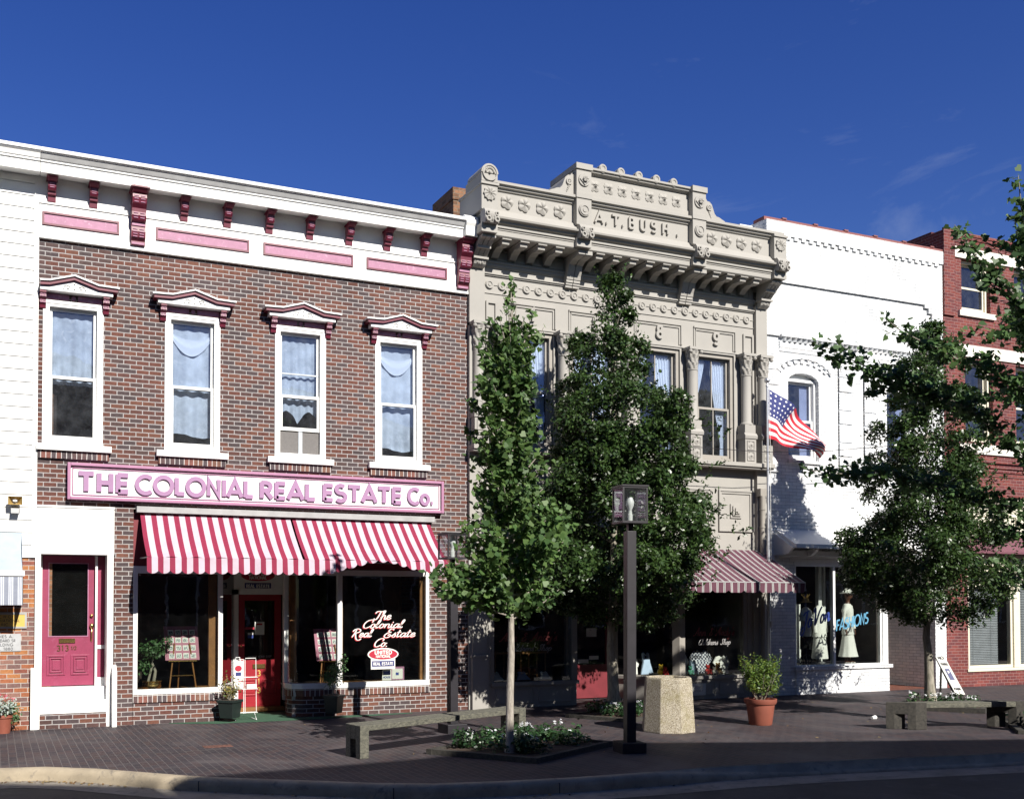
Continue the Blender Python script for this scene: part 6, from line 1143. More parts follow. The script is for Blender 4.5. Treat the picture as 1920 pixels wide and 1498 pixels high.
# ------------------------------------------------------------------ lamp posts
def lamp(label, x, y, z0, H, rot, s=1.0, lean=0.0, wd=1.0):
    t = thing('street_lamp', label, 'street lamp', 'square black street lamps', loc=(x, y, z0), rot=(0, lean, rot)); hh = 0.52 * s; hw = 0.215 * s * wd; zb = H - hh
    mb = MB(); mb.box(-0.17, 0.17, -0.17, 0.17, -0.02, 0.14); mb.build('base', blackm, t, bevel=0.006)
    mb = MB(); mb.box(-0.065, 0.065, -0.065, 0.065, 0.14, zb - 0.10); mb.box(-0.035, 0.035, -0.035, 0.035, zb - 0.10, zb); mb.build('post', blackm, t, bevel=0.003)
    mb = MB(); mb.box(-hw, hw, -hw, hw, zb, zb + 0.03); mb.box(-hw, hw, -hw, hw, H - 0.035, H); mb.box(-hw - 0.012, hw + 0.012, -hw - 0.012, hw + 0.012, H - 0.012, H + 0.008)
    for a in (-1, 1):
        for b in (-1, 1): mb.box(a * hw - 0.011 * (a + 1), a * hw + 0.011 * (1 - a), b * hw - 0.011 * (b + 1), b * hw + 0.011 * (1 - b), zb + 0.03, H - 0.035)
    hd = mb.build('lamp_head', blackm, t)
    mb = MB(); q = hw - 0.010
    for a in (-1, 1): mb.box(a * q - 0.002, a * q + 0.002, -q + 0.014, q - 0.014, zb + 0.03, H - 0.035); mb.box(-q + 0.014, q - 0.014, a * q - 0.002, a * q + 0.002, zb + 0.03, H - 0.035)
    mb.build_each('glass', lampglass, hd)
    mb = MB(); mb.lathe([(0.035, zb + 0.031), (0.035, zb + 0.13), (0.028, zb + 0.135), (0.028, zb + 0.17)], 0, 0, 12); mb.build('socket', papr, hd, smooth=40)
    mb = MB(); mb.lathe([(0.022, zb + 0.17), (0.03, zb + 0.20), (0.052, zb + 0.25), (0.055, zb + 0.30), (0.04, zb + 0.34), (0.036, zb + 0.36), (0.02, zb + 0.365)], 0, 0, 14); mb.build('bulb', mat('frosted_bulb', (0.82, 0.82, 0.80), 0.4, 0.02), hd, smooth=60)
    return t
lamp('black square street lamp standing nearest, in front of the holly', 7.90, -5.78, -0.0, 3.58, math.radians(-11), 0.97, math.radians(0.35), 0.86)
lamp('black square street lamp behind the timber bench, partly hidden by ginkgo leaves', 6.57, -2.95, 0.0, 3.09, math.radians(4), 0.78)

# ------------------------------------------------------------------ benches
def bench(label, ends, H, m_top, m_leg, w=0.16, rail=0.10, wx=None):
    wx = wx or w
    """ends: two (front corner, back corner) ground points"""
    (f0, b0), (f1, b1) = [[Vector((p[0], p[1], 0)) for p in e] for e in ends]; o = (f0 + b0 + f1 + b1) / 4; t = thing('timber_bench', label, 'bench', 'timber benches on the pavement', loc=o)
    ax = (f1 - f0).normalized()
    for f, b, s in ((f0, b0, 1), (f1, b1, -1)):
        f, b = f - o, b - o; dpt = (b - f); u = dpt.normalized(); ax_ = ax * s
        def blk(mb, p, q, wd, z0, z1):
            uu = (q - p).normalized(); A = p; mb.add([tuple(v + Vector((0, 0, z))) for z in (z0, z1) for v in (A, q, q + ax_ * wd, A + ax_ * wd)], [(0, 1, 2, 3), (7, 6, 5, 4), (0, 1, 5, 4), (1, 2, 6, 5), (2, 3, 7, 6), (3, 0, 4, 7)])
        mb = MB(); blk(mb, f, f + u * w, wx, 0, H); mb.build('leg', m_leg, t, bevel=0.008)
        mb = MB(); blk(mb, b - u * w, b, wx, 0, H - 0.002); mb.build('leg', m_leg, t, bevel=0.008)
        mb = MB(); blk(mb, f + u * w, b - u * w, wx, H * 0.56, H - 0.001); mb.build('cross_beam', m_leg, t, bevel=0.008)
    mb = MB(); n_ = 5; dpt = (b0 - f0).length; u0 = (b0 - f0).normalized(); u1 = (b1 - f1).normalized()
    for k in range(n_):
        a = dpt * k / n_ + 0.004; b = dpt * (k + 1) / n_ - 0.006; z0, z1 = H - rail - 0.002, H - 0.004 - 0.002 * (k % 2)
        p = [f0 - o + u0 * a + ax * wx, f1 - o + u1 * a - ax * wx, f1 - o + u1 * b - ax * wx, f0 - o + u0 * b + ax * wx]
        mb.add([tuple(v + Vector((0, 0, z))) for z in (z0, z1) for v in p], [(0, 1, 2, 3), (7, 6, 5, 4), (0, 1, 5, 4), (1, 2, 6, 5), (2, 3, 7, 6), (3, 0, 4, 7)])
    mb.build('seat', m_top, t, bevel=0.006); return t
bench('low grey lichened timber bench on the pavement left of the flower bed', [((4.34, -4.98), (4.27, -4.60)), ((7.40, -3.80), (7.27, -3.43))], 0.43, darkwood, darkwood, 0.125, 0.075, 0.15)
bench('low dark railway-sleeper bench with pale seat planks in front of the broad holly', [((13.44, -5.56), (13.12, -5.26)), ((15.30, -6.08), (15.08, -5.71))], 0.43, darkwood, railtie, 0.125, 0.085, 0.19)

# ------------------------------------------------------------------ planting beds
def bed(label, pts, z, nplants, seed, hgt, flow=0.22, plab=None):
    cx = sum(p[0] for p in pts) / len(pts); cy = sum(p[1] for p in pts) / len(pts); t = thing('planting_bed', label, 'planting bed', 'planting beds around the trees', loc=(cx, cy, 0)); P = [Vector((x - cx, y - cy)) for x, y in pts]
    mb = MB(); n_ = len(P)
    for i in range(n_):
        a, b = P[i], P[(i + 1) % n_]; d = (b - a).normalized(); q = Vector((-d.y, d.x)) * 0.09
        mb.add([(a.x, a.y, 0.0), (b.x, b.y, 0.0), (b.x + q.x, b.y + q.y, 0.0), (a.x + q.x, a.y + q.y, 0.0), (a.x, a.y, z), (b.x, b.y, z), (b.x + q.x, b.y + q.y, z + 0.001 * i), (a.x + q.x, a.y + q.y, z + 0.001 * i)], [(3, 2, 1, 0), (4, 5, 6, 7), (0, 1, 5, 4), (1, 2, 6, 5), (2, 3, 7, 6), (3, 0, 4, 7)])
    mb.build('edging', railtie, t)
    mb = MB(); r_ = random.Random(seed); S_ = [p * 0.93 for p in P]; mb.grid(14, 14, lambda u, v: tuple((S_[0].lerp(S_[1], u)).lerp(S_[3].lerp(S_[2], u), v)) + (z * 0.6 + 0.05 * math.sin(PI * u) * math.sin(PI * v) + r_.uniform(-.008, .008),)); mb.build('soil', soil, t, recalc=False)
    pts_, outs, fl = [], [], []
    for i in range(nplants):
        u, v = r_.uniform(0.1, 0.9), r_.uniform(0.1, 0.9); g = (S_[0].lerp(S_[1], u)).lerp(S_[3].lerp(S_[2], u), v); h = hgt * r_.uniform(0.6, 1.1)
        for k in range(16):
            a = r_.uniform(0, 2 * PI); rr = 0.085 * r_.random() ** 0.5; pts_.append((g.x + rr * math.cos(a), g.y + rr * math.sin(a), z * 0.6 + h * r_.uniform(0.15, 1.0))); outs.append((math.cos(a), math.sin(a), 0.6))
        if r_.random() < flow:
            for k in range(2): a = r_.uniform(0, 6.28); fl.append((g.x + 0.05 * math.cos(a), g.y + 0.05 * math.sin(a), z * 0.6 + h * 1.05))
    C, N, Dv, S = cloud(np.array(pts_), 3, 0.03, 0.062, np.array(outs), up=0.6, rnd=0.6); fo = leaf_mesh('bedding_plants', C + np.array([cx, cy, 0]), N, Dv, S, OVAL, bed_m, None)
    tag(fo, plab, 'bedding plants', kind='stuff')
    if not fl: return t
    F = np.repeat(np.array(fl), 9, axis=0) + rng.normal(0, 0.013, (len(fl) * 9, 3)) + np.array([cx, cy, 0]); fw = leaf_mesh('blossoms', F, rng.normal(0, .5, F.shape) + np.array([0.1, -0.6, 0.8]), rng.normal(0, 1, F.shape), np.full(len(F), 0.032), OVAL, petal_w, fo); return t
bed('square timber-edged flower bed around the slender ginkgo', [(5.30, -4.88), (6.25, -6.18), (8.02, -5.2), (7.15, -3.80)], 0.07, 80, 4, 0.24, 0.26, 'white-flowered leafy bedding plants around the slender ginkgo trunk')
bed('square timber-edged bed around the tall dense holly', [(9.25, -1.85), (9.85, -2.95), (11.1, -2.5), (10.6, -1.3)], 0.06, 36, 8, 0.22, 0.45, 'white-flowered bedding plants around the tall dense holly trunk')
bed('timber-edged bed around the broad holly behind the long bench', [(15.70, -3.15), (16.55, -4.35), (17.95, -3.40), (17.05, -2.20)], 0.09, 16, 12, 0.20, 0.9, 'sparse white-flowered bedding plants around the broad holly trunk')
bed('timber-edged bed of low dark plants at the lower right edge', [(14.45, -6.55), (16.2, -7.4), (17.9, -5.6), (16.3, -4.7)], 0.06, 80, 15, 0.26, 0.02, 'low dark shaded bedding plants at the lower right edge')

# ------------------------------------------------------------------ pots and planters
def bushy(parent, P, O, per, spr, lf, m, up=0.5, name='foliage', shape=OVAL, rnd=0.8): C, N, Dv, S = cloud(np.array(P), per, spr, lf, np.array(O), up=up, rnd=rnd); return leaf_mesh(name, C, N, Dv, S, shape, m, parent)
def ball_pts(c, rx, rz, n, seed, inner=0.35):
    r_ = np.random.default_rng(seed); d = r_.normal(0, 1, (n, 3)); d /= np.linalg.norm(d, axis=1, keepdims=True); q = (inner + (1 - inner) * r_.uniform(0, 1, n)) ** 0.6; return np.array(c) + d * np.array([rx, rx, rz]) * q[:, None] * (1 + 0.18 * lump(d * 2.0, 2.0, seed))[:, None], d
t = thing('potted_shrub', 'round bushy yellow-green shrub in a large terracotta pot', 'potted plant', loc=(11.68, -4.02, 0))
mb = MB(); mb.lathe([(0.175, 0.0), (0.185, 0.02), (0.228, 0.34), (0.245, 0.345), (0.262, 0.38), (0.262, 0.43), (0.24, 0.43), (0.22, 0.37), (0.02, 0.37)], 0, 0, 32); mb.build('pot', terra, t, smooth=35)
mb = MB()
for i in range(12): a = i * 2.4; mb.tube([(0.05 * math.cos(a), 0.05 * math.sin(a), 0.40), (0.16 * math.cos(a), 0.16 * math.sin(a), 0.58), (0.27 * math.cos(a), 0.27 * math.sin(a), 0.85)], [0.008, 0.006, 0.003], 5)
mb.build('stem', bark_h, t); PP, OO = [], []
for q, (cx_, cy_, cz_, r1, r2, n1) in enumerate(((0.20, -0.05, 0.74, 0.22, 0.24, 120), (0.02, 0.05, 0.86, 0.20, 0.22, 100), (-0.18, -0.04, 0.72, 0.17, 0.20, 70), (0.30, 0.06, 0.92, 0.13, 0.14, 45), (-0.02, -0.14, 0.66, 0.2, 0.14, 60), (-0.24, 0.05, 0.90, 0.10, 0.13, 26), (0.10, -0.05, 1.02, 0.10, 0.10, 26))):
    P, O = ball_pts((cx_, cy_, cz_), r1, r2, n1, 40 + q, 0.4); PP.append(P); OO.append(O)
for q in range(26):
    a = q * 2.4; g = np.array([math.cos(a) * 0.55, math.sin(a) * 0.55, 1.0]); b0_ = np.array([0.25 * math.cos(a), 0.2 * math.sin(a), 0.72 + 0.1 * (q % 3)])
    PP.append(np.array([b0_ + g * 0.05 * k for k in range(6)])); OO.append(np.array([g] * 6))
bushy(t, np.vstack(PP) * np.array([0.84, 0.84, 0.97]), np.vstack(OO), 5, 0.024, 0.044, shrub_m)
t = thing('aggregate_planter', 'octagonal tapered planter of exposed pebble concrete', 'planter', loc=(9.76, -4.12, 0), rot=(0, 0, math.radians(-8)))
mb = MB(); mb.lathe([(0.425, 0.0), (0.425, 0.03), (0.375, 0.82), (0.365, 0.85), (0.30, 0.85), (0.29, 0.76), (0.02, 0.76)], 0, 0, 8); mb.build('body', aggm, t, bevel=0.01); mb = MB(); mb.lathe([(0.29, 0.77), (0.27, 0.785), (0.02, 0.79)], 0, 0, 12); mb.build('soil', soil, t)
def square_pot(name, label, x, y, z, s, h):
    t = thing(name, label, 'potted plant', loc=(x, y, z), rot=(0, 0, math.radians(45))); mb = MB(); a, b = s * 0.40, s * 0.5
    mb.add([(-a, -a, 0), (a, -a, 0), (a, a, 0), (-a, a, 0), (-b, -b, h), (b, -b, h), (b, b, h), (-b, b, h)], [(3, 2, 1, 0), (0, 1, 5, 4), (1, 2, 6, 5), (2, 3, 7, 6), (3, 0, 4, 7), (4, 5, 6, 7)]); mb.frame(-b - 0.012, b + 0.012, 0, 0, 0.0, 0, 0) if False else None
    mb.box(-b - 0.012, b + 0.012, -b - 0.012, -b + 0.015, h - 0.035, h + 0.008); mb.box(-b - 0.012, b + 0.012, b - 0.015, b + 0.012, h - 0.035, h + 0.008); mb.box(-b - 0.012, -b + 0.015, -b + 0.015, b - 0.015, h - 0.035, h + 0.008); mb.box(b - 0.015, b + 0.012, -b + 0.015, b - 0.015, h - 0.035, h + 0.008); mb.build('pot', blackplastic, t, bevel=0.004)
    mb = MB(); mb.box(-b + 0.02, b - 0.02, -b + 0.02, b - 0.02, h + 0.001, h + 0.004); mb.build('soil', soil, t); return t
p = onY(431, 1345, -0.22); q_ = onY(431, 1312, -0.22); t = square_pot('potted_plant', 'yellowing wispy plant in a square black pot beside the wire rack', p.x, -0.22, p.z, 0.30, q_.z - p.z)
hp_ = q_.z - p.z; mb = MB(); P, O = [], []
for i in range(16):
    a = i * 2.4; d = Vector((math.cos(a), math.sin(a), 0)); l = random.uniform(0.15, 0.45); e = d * random.uniform(0.05, 0.24) + Vector((0, 0, hp_ + l)); mb.tube([d * 0.02 + Vector((0, 0, hp_)), e], [0.005, 0.002], 4)
    for k in range(7): P.append(tuple(Vector((0, 0, hp_)).lerp(e, 0.3 + 0.12 * k))); O.append(tuple(d))
mb.build('stem', bark_h, t); bushy(t, P, O, 3, 0.03, 0.045, dry_m)
p = onY(626, 1336, -0.30); q_ = onY(626, 1303, -0.30); hp_ = q_.z - p.z; t = square_pot('potted_plant', 'small rose bush in a square black pot under the right shop window', p.x, -0.30, p.z, 0.27, hp_)
mb = MB(); mb.tube([(0, 0, hp_), (-0.02, 0.02, hp_ + 0.2), (0.03, 0.0, hp_ + 0.5)], [0.009, 0.007, 0.003], 5); mb.tube([(0, 0, hp_ + 0.12), (-0.1, 0.05, hp_ + 0.35)], [0.006, 0.003], 5); mb.build('stem', bark_h, t)
P, O = ball_pts((-0.02, 0, hp_ + 0.33), 0.20, 0.19, 75, 6); P2, O2 = ball_pts((0.12, -0.1, hp_ + 0.56), 0.08, 0.12, 22, 9); bushy(t, np.vstack([P, P2]), np.vstack([O, O2]), 6, 0.03, 0.045, rose_m)
P, O = ball_pts((-0.12, 0.1, hp_ + 0.14), 0.03, 0.03, 5, 4); bushy(t, P, O, 5, 0.012, 0.035, petal_w, name='blossom')
t = thing('potted_plant', 'terracotta pot of silver foliage and pink geraniums at the left edge', 'potted plant', loc=(0.14, -0.30, 0)); mb = MB(); mb.lathe([(0.11, 0), (0.15, 0.24), (0.165, 0.24), (0.165, 0.285), (0.14, 0.285), (0.13, 0.25), (0.01, 0.25)], 0, 0, 24); mb.build('pot', terra, t, smooth=35)
P, O = ball_pts((0, 0, 0.40), 0.22, 0.16, 90, 7); bushy(t, P, O, 5, 0.035, 0.06, silver_m); P, O = ball_pts((0.14, 0.02, 0.28), 0.14, 0.16, 60, 17); bushy(t, P, O, 6, 0.03, 0.04, rose_m, name='fern')
for s_, c_ in enumerate(((-0.06, -0.05, 0.60), (0.06, 0.0, 0.56), (0.13, -0.05, 0.53))): P, O = ball_pts(c_, 0.03, 0.025, 8, 30 + s_); bushy(t, P, O, 4, 0.01, 0.025, petal_p, name='blossom')
mb = MB()
for c_ in ((-0.06, -0.05, 0.59), (0.06, 0.0, 0.55), (0.13, -0.05, 0.52)): mb.tube([(0, 0, 0.26), c_], 0.004, 4)
mb.build('stem', rose_m, t)

# ------------------------------------------------------------------ small street things
t = thing('outdoor_carpet', 'green outdoor carpet spread before the red shop door', 'carpet', loc=(4.7, -0.2, 0)); mb = MB()
mb.pz([(-2.0, 0.14), (-1.3, -0.18), (0.6, -0.22), (2.3, 0.02), (2.35, 0.05), (0.60, 0.05), (0.14, 0.16), (0.11, 0.5), (0.32, 1.15), (-0.62, 1.15), (-1.13, 0.1)], 0.003, 0.012); mb.build('pile', carpetm, t)
c0 = onZ(408, 1399); t = thing('valve_cover', 'small rusty iron cover set in the pavers', 'cover', loc=(c0.x, c0.y, 0)); mb = MB(); mb.box(-0.2, 0.2, -0.10, 0.10, 0.0, 0.009); mb.build('lid', rust, t, bevel=0.004); mb = MB(); mb.frame(-0.21, 0.21, 0, 0, 0, 0, 0) if False else None
for k in range(6): mb.box(-0.17 + 0.06 * k, -0.14 + 0.06 * k, -0.07, 0.07, 0.0095, 0.013)
mb.build('lid_rib', rust, t)
c0 = onZ(1635, 1349); t = thing('paper_cup', 'crushed white paper cup lying on the pavement', 'cup', loc=(c0.x, c0.y, 0.03), rot=(0, math.radians(88), 0.3)); mb = MB(); mb.lathe([(0.025, 0), (0.036, 0.11), (0.039, 0.112), (0.034, 0.11), (0.02, 0.02)], 0, 0, 14); mb.build('body', clothw, t)
lp = []
r_ = random.Random(77)
for q in range(170):
    k = r_.random()
    if k < 0.55: x = r_.gauss(0.75, 0.5); y = None
    else: x = r_.uniform(-1.5, 7.5); y = None
    ko = offs(KERB, 0.20); xs_, ys_ = [v[0] for v in ko], [v[1] for v in ko]; y = float(np.interp(x, xs_, ys_)) - abs(r_.gauss(0, 0.07)) - 0.01; lp.append((x, y, -0.128))
for q in range(150): x = r_.uniform(4.6, 19); lp.append((x, r_.uniform(-6.2 if x < 14 else -5, -0.4), 0.008))
lp = np.array(lp); lo_ = leaf_mesh('fallen_leaves', lp + rng.normal(0, 0.003, lp.shape) * np.array([1, 1, 0.5]), rng.normal(0, 0.25, lp.shape) + np.array([0, 0, 1.0]), rng.normal(0, 1, lp.shape), rng.uniform(0.02, 0.06, len(lp)), OVAL, leafmat('dead_leaf', [(0.12, 0.06, 0.025), (0.22, 0.13, 0.05), (0.30, 0.22, 0.09), (0.10, 0.08, 0.04)], 0.8, 0.05), None)
tag(lo_, 'brown dead leaves scattered in the gutter and over the pavers', 'fallen leaves', kind='stuff')
# wire literature rack
p = onY(457, 1340, -0.02); t = thing('wire_rack', 'white wire leaflet rack with a boxed sign beside the red door', 'display rack', loc=(p.x, -0.10, 0.02)); mb = MB(); wz = 1.02
for x in (-0.20, -0.02, 0.005, 0.20):
    mb.tube([(x, 0.0, 0.10), (x * 0.96, 0.02, wz)], 0.006, 5)
mb.tube([(-0.195, 0.02, wz), (-0.02, 0.02, wz)], 0.006, 5); mb.tube([(0.01, 0.02, wz + 0.02), (0.192, 0.02, wz + 0.02)], 0.006, 5)
for z in (0.12, 0.52, 0.72): mb.tube([(-0.20, 0.0, z), (0.20, 0.0, z)], 0.005, 5); mb.tube([(-0.20, -0.09, z), (0.20, -0.09, z)], 0.004, 5); mb.tube([(-0.2, 0, z), (-0.2, -0.09, z)], 0.006, 4); mb.tube([(0.2, 0, z), (0.2, -0.09, z)], 0.006, 4)
for x in (-0.18, 0.18): mb.tube([(x, 0.05, 0.10), (x, -0.10, 0.0), (x * 0.8, 0.10, 0.01)], 0.008, 5)
mb.build('frame', clothw, t)
mb = MB(); mb.box(-0.21, -0.045, -0.06, -0.01, 0.66, 1.0); mb.tube([(-0.17, -0.03, 1.0), (-0.165, -0.03, 1.06), (-0.10, -0.03, 1.06), (-0.09, -0.03, 1.0)], 0.008, 5); bx_ = mb.build('leaflet_box', clothw, t)
mb = MB(); mb.py([(-0.128 + 0.06 * math.cos(q * PI / 10), 0.875 + 0.05 * math.sin(q * PI / 10)) for q in range(20)], -0.064, -0.0605); mb.build('oval_mark', signred, bx_); mb = MB(); mb.box(-0.175, -0.08, -0.0635, -0.0605, 0.75, 0.81); mb.build('banner_mark', navy, bx_)
mb = MB(); mb.box(-0.20, -0.05, -0.07, -0.02, 0.53, 0.64); mb.box(0.02, 0.19, -0.06, -0.02, 0.525, 0.60); mb.build_each('leaflet', papr, t)
# leaning A-frame parking sign
p = onY(1798, 1302, -2.3); q_ = onY(1783, 1232, -2.3)
t = thing('folding_sign', 'narrow white folding board with blue parking lettering leaning on its stand behind the bench', 'sign', loc=(p.x, -2.3, 0)); mb = MB(); hgt = q_.z; lean = q_.x - p.x
mb.add([(lean - 0.085, 0.30, hgt), (lean + 0.085, 0.22, hgt), (0.085, -0.08, 0.12), (-0.085, 0.0, 0.12), (lean - 0.085, 0.32, hgt), (lean + 0.085, 0.24, hgt), (0.085, -0.06, 0.12), (-0.085, 0.02, 0.12)], [(0, 1, 2, 3), (7, 6, 5, 4), (0, 1, 5, 4), (1, 2, 6, 5), (2, 3, 7, 6), (3, 0, 4, 7)]); mb.build('board', papr, t, recalc=True)
mb = MB(); mb.tube([(0.03, -0.07, 0.0), (lean + 0.06, 0.26, hgt - 0.02)], 0.02, 5); mb.tube([(-0.02, 0.02, 0.0), (lean - 0.06, 0.31, hgt - 0.02)], 0.02, 5); mb.tube([(0.12, 0.55, 0.0), (lean + 0.05, 0.27, hgt - 0.05)], 0.022, 5); mb.build_each('leg', railtie, t)
U_ = Vector((0.17, -0.08, 0)).normalized(); V_ = Vector((lean, 0.30, hgt - 0.12)).normalized(); N_ = U_.cross(V_).normalized(); O_ = Vector((0, -0.04, 0.12)) + N_ * 0.003
def onb(u, v): return O_ + U_ * u + V_ * v
mb = MB(); strokes(mb, 'NO', onb(0, 0.80), U_, V_, N_, 0.06, 0.014, depth=0.002, align='c'); strokes(mb, 'THRU', onb(0, 0.66), U_, V_, N_, 0.05, 0.012, depth=0.002, align='c', fitw=0.13); strokes(mb, 'PARK', onb(0, 0.10), U_, V_, N_, 0.05, 0.012, depth=0.002, align='c', fitw=0.13); mb.build('lettering', inkm, t)
mb = MB(); A_ = [onb(-0.045, 0.33), onb(0.045, 0.33), onb(0.045, 0.58), onb(-0.045, 0.58)]; mb.add([tuple(v) for v in A_] + [tuple(v + N_ * 0.002) for v in A_], [(0, 3, 2, 1), (4, 5, 6, 7), (0, 1, 5, 4), (1, 2, 6, 5), (2, 3, 7, 6), (3, 0, 4, 7)]); mb.build('panel', navy, t)
mb = MB(); strokes(mb, 'P', onb(0, 0.47) + N_ * 0.002, U_, V_, N_, 0.06, 0.012, depth=0.002, align='c'); mb.build('symbol', lw, t)
# flagpole, flag, cable
t = thing('flagpole', 'silver flagpole with a ball finial before the carved building', 'flagpole', loc=(15.09, -0.42, 0)); mb = MB(); mb.lathe([(0.06, 0.0), (0.06, 0.05), (0.034, 0.06), (0.034, 3.2), (0.028, 3.25), (0.022, 6.62)], 0, 0, 16); mb.build('pole', steel, t, smooth=40)
mb = MB(); mb.ball((0, 0, 6.74), 0.062, 16, 10); mb.lathe([(0.03, 6.60), (0.035, 6.63), (0.015, 6.66), (0.015, 6.70)], 0, 0, 12); mb.build('finial', steel, t, smooth=60); mb = MB(); mb.tube([(0.035, -0.02, 6.6), (0.045, -0.03, 5.3), (0.045, -0.03, 1.6), (0.03, -0.02, 1.55)], 0.005, 4); mb.box(0.02, 0.06, -0.05, 0.0, 1.5, 1.62); mb.build('halyard', papr, t)
fm, ft, fb = newmat('flag_cloth'); uv = ft.nodes.new('ShaderNodeUVMap'); uv.uv_map = 'UVMap'; sp = ft.nodes.new('ShaderNodeSeparateXYZ'); ft.links.new(uv.outputs[0], sp.inputs[0]); u_, v_ = sp.outputs['X'], sp.outputs['Y']
st = math_node(ft, 'GREATER_THAN', math_node(ft, 'FRACT', math_node(ft, 'MULTIPLY', v_, 6.5)), 0.5); stripes_c = mixc(ft, st, (0.50, 0.015, 0.035), (0.78, 0.76, 0.76))
canton = math_node(ft, 'MULTIPLY', math_node(ft, 'LESS_THAN', u_, 0.40), math_node(ft, 'LESS_THAN', v_, 7 / 13))
su = math_node(ft, 'SUBTRACT', math_node(ft, 'FRACT', math_node(ft, 'MULTIPLY', u_, 6 / 0.40)), 0.5); sv = math_node(ft, 'SUBTRACT', math_node(ft, 'FRACT', math_node(ft, 'MULTIPLY', v_, 5 * 13 / 7)), 0.5)
star = math_node(ft, 'LESS_THAN', math_node(ft, 'ADD', math_node(ft, 'MULTIPLY', su, su), math_node(ft, 'MULTIPLY', sv, sv)), 0.04)
ft.links.new(mixc(ft, canton, stripes_c, mixc(ft, star, (0.03, 0.04, 0.17), (0.75, 0.75, 0.78))), fb.inputs['Base Color']); fb.inputs['Roughness'].default_value = 0.75
tl = ft.nodes.new('ShaderNodeBsdfTranslucent'); 
me_v, me_f, uvs = [], [], []; NU, NV = 48, 26
def bez(pts, t):
    pts = [Vector(p) for p in pts]
    while len(pts) > 1: pts = [a.lerp(b, t) for a, b in zip(pts, pts[1:])]
    return pts[0]
for j in range(NV + 1):
    for i in range(NU + 1):
        u, v = i / NU, j / NV; top = bez([(15.13, -0.42, 6.56), (15.75, -0.42, 6.28), (16.3, -0.5, 5.95), (16.58, -0.45, 5.45)], u); bot = bez([(15.13, -0.42, 5.50), (15.42, -0.42, 5.46), (16.0, -0.5, 5.34), (16.55, -0.42, 5.13)], u); p = top.lerp(bot, v)
        p.y += -0.16 * math.sin(u * 7.5 + v * 2.2) * min(1, u * 2.2) + 0.05 * math.sin(u * 15 - v * 5) * u; p.x += -0.10 * math.sin(v * PI) * math.sin(u * PI) * 1.2; p.z -= 0.05 * math.sin(u * 9 + v * 3) * u
        me_v.append(tuple(p - Vector((15.13, -0.42, 6.0)))); uvs.append((u, v))
for j in range(NV):
    for i in range(NU): a = j * (NU + 1) + i; me_f.append((a, a + 1, a + NU + 2, a + NU + 1))
me = bpy.data.meshes.new('flag'); me.from_pydata(me_v, [], me_f); ul = me.uv_layers.new(name='UVMap')
for l in me.loops: ul.data[l.index].uv = uvs[l.vertex_index]
me.materials.append(fm); me.polygons.foreach_set('use_smooth', [True] * len(me.polygons)); fo = bpy.data.objects.new('flag', me); COL.objects.link(fo); fo.location = (15.13, -0.42, 6.0); tag(fo, 'American stars and stripes flag flying from the silver pole', 'flag')
cp = [onY(940, 780, -0.9), onY(1012, 792, -0.9), onY(1140, 817, -0.9), onY(1300, 838, -0.9), onY(1440, 848, -0.9), onY(1560, 845, -0.9), onY(1680, 835, -0.9), onY(1800, 818, -0.9), onY(1920, 790, -0.9), onY(2150, 720, -0.9)]; cp[0].y = -0.02
mb = MB(); mb.tube([tuple(p) for p in cp], 0.007, 5); tag(mb.build('overhead_cable', blackm), 'thin dark cable sagging across the carved and white brick fronts', 'cable')

# ------------------------------------------------------------------ things in the shop windows
def easel_board(label, gl, cx, y, zb, wd, ht, rows, cols):
    t = thing('photo_board', label, 'display board', 'boards of house photographs in the window', loc=(cx, y, zb)); mb = MB(); L = lambda u, v, o=0.0: (u * wd + 0.07 * (0.5 - v) * -1.2 * 0, -0.0 + 0.22 * v - o, ht * v)
    def slab(mb, u0, u1, v0, v1, d0, d1): mb.add([L(u0, v0, d0), L(u1, v0, d0), L(u1, v1, d0), L(u0, v1, d0), L(u0, v0, d1), L(u1, v0, d1), L(u1, v1, d1), L(u0, v1, d1)], [(3, 2, 1, 0), (4, 5, 6, 7), (0, 1, 5, 4), (1, 2, 6, 5), (2, 3, 7, 6), (3, 0, 4, 7)])
    slab(mb, -0.5, 0.5, 0, 1, 0, 0.02); bd = mb.build('board', mauve, t)
    for j in range(rows):
        for i in range(cols):
            mb = MB(); u0 = -0.42 + 0.84 * i / cols + 0.03; v0 = 0.05 + 0.92 * j / rows; slab(mb, u0, u0 + 0.66 / cols, v0, v0 + 0.62 / rows, 0.0205, 0.022); mb.mi(1); slab(mb, u0 + 0.02, u0 + 0.66 / cols - 0.02, v0 + 0.02, v0 + 0.50 / rows, 0.0225, 0.0235); mb.build('photograph', [papr, photo_m], bd)
    e = thing('easel', gl, 'easel', 'wooden easels in the window', loc=(cx, y, 0.5)); mb = MB()
    for s in (-1, 1): mb.tube([(s * wd * 0.40, -0.06, 0.0), (s * wd * 0.22, 0.05, zb - 0.5 + ht * 0.5)], 0.013, 6)
    mb.tube([(0, 0.45, 0.0), (0, 0.16, zb - 0.5 + ht * 0.8)], 0.013, 6); mb.build_each('leg', intwood, e); mb = MB(); mb.tube([(-wd * 0.34, -0.03, 0.26), (wd * 0.34, -0.03, 0.26)], 0.010, 6); mb.tube([(-wd * 0.42, -0.03, zb - 0.51), (wd * 0.42, -0.03, zb - 0.51)], 0.014, 6); mb.build_each('rail', brass, e)
p = onY(342, 1237, 0.45); q_ = onY(332, 1174, 0.6); easel_board('mauve board of house photographs on an easel in the left shop window', 'wooden easel holding the photo board in the left shop window', p.x, 0.45, p.z, 0.58, q_.z - p.z, 4, 4)
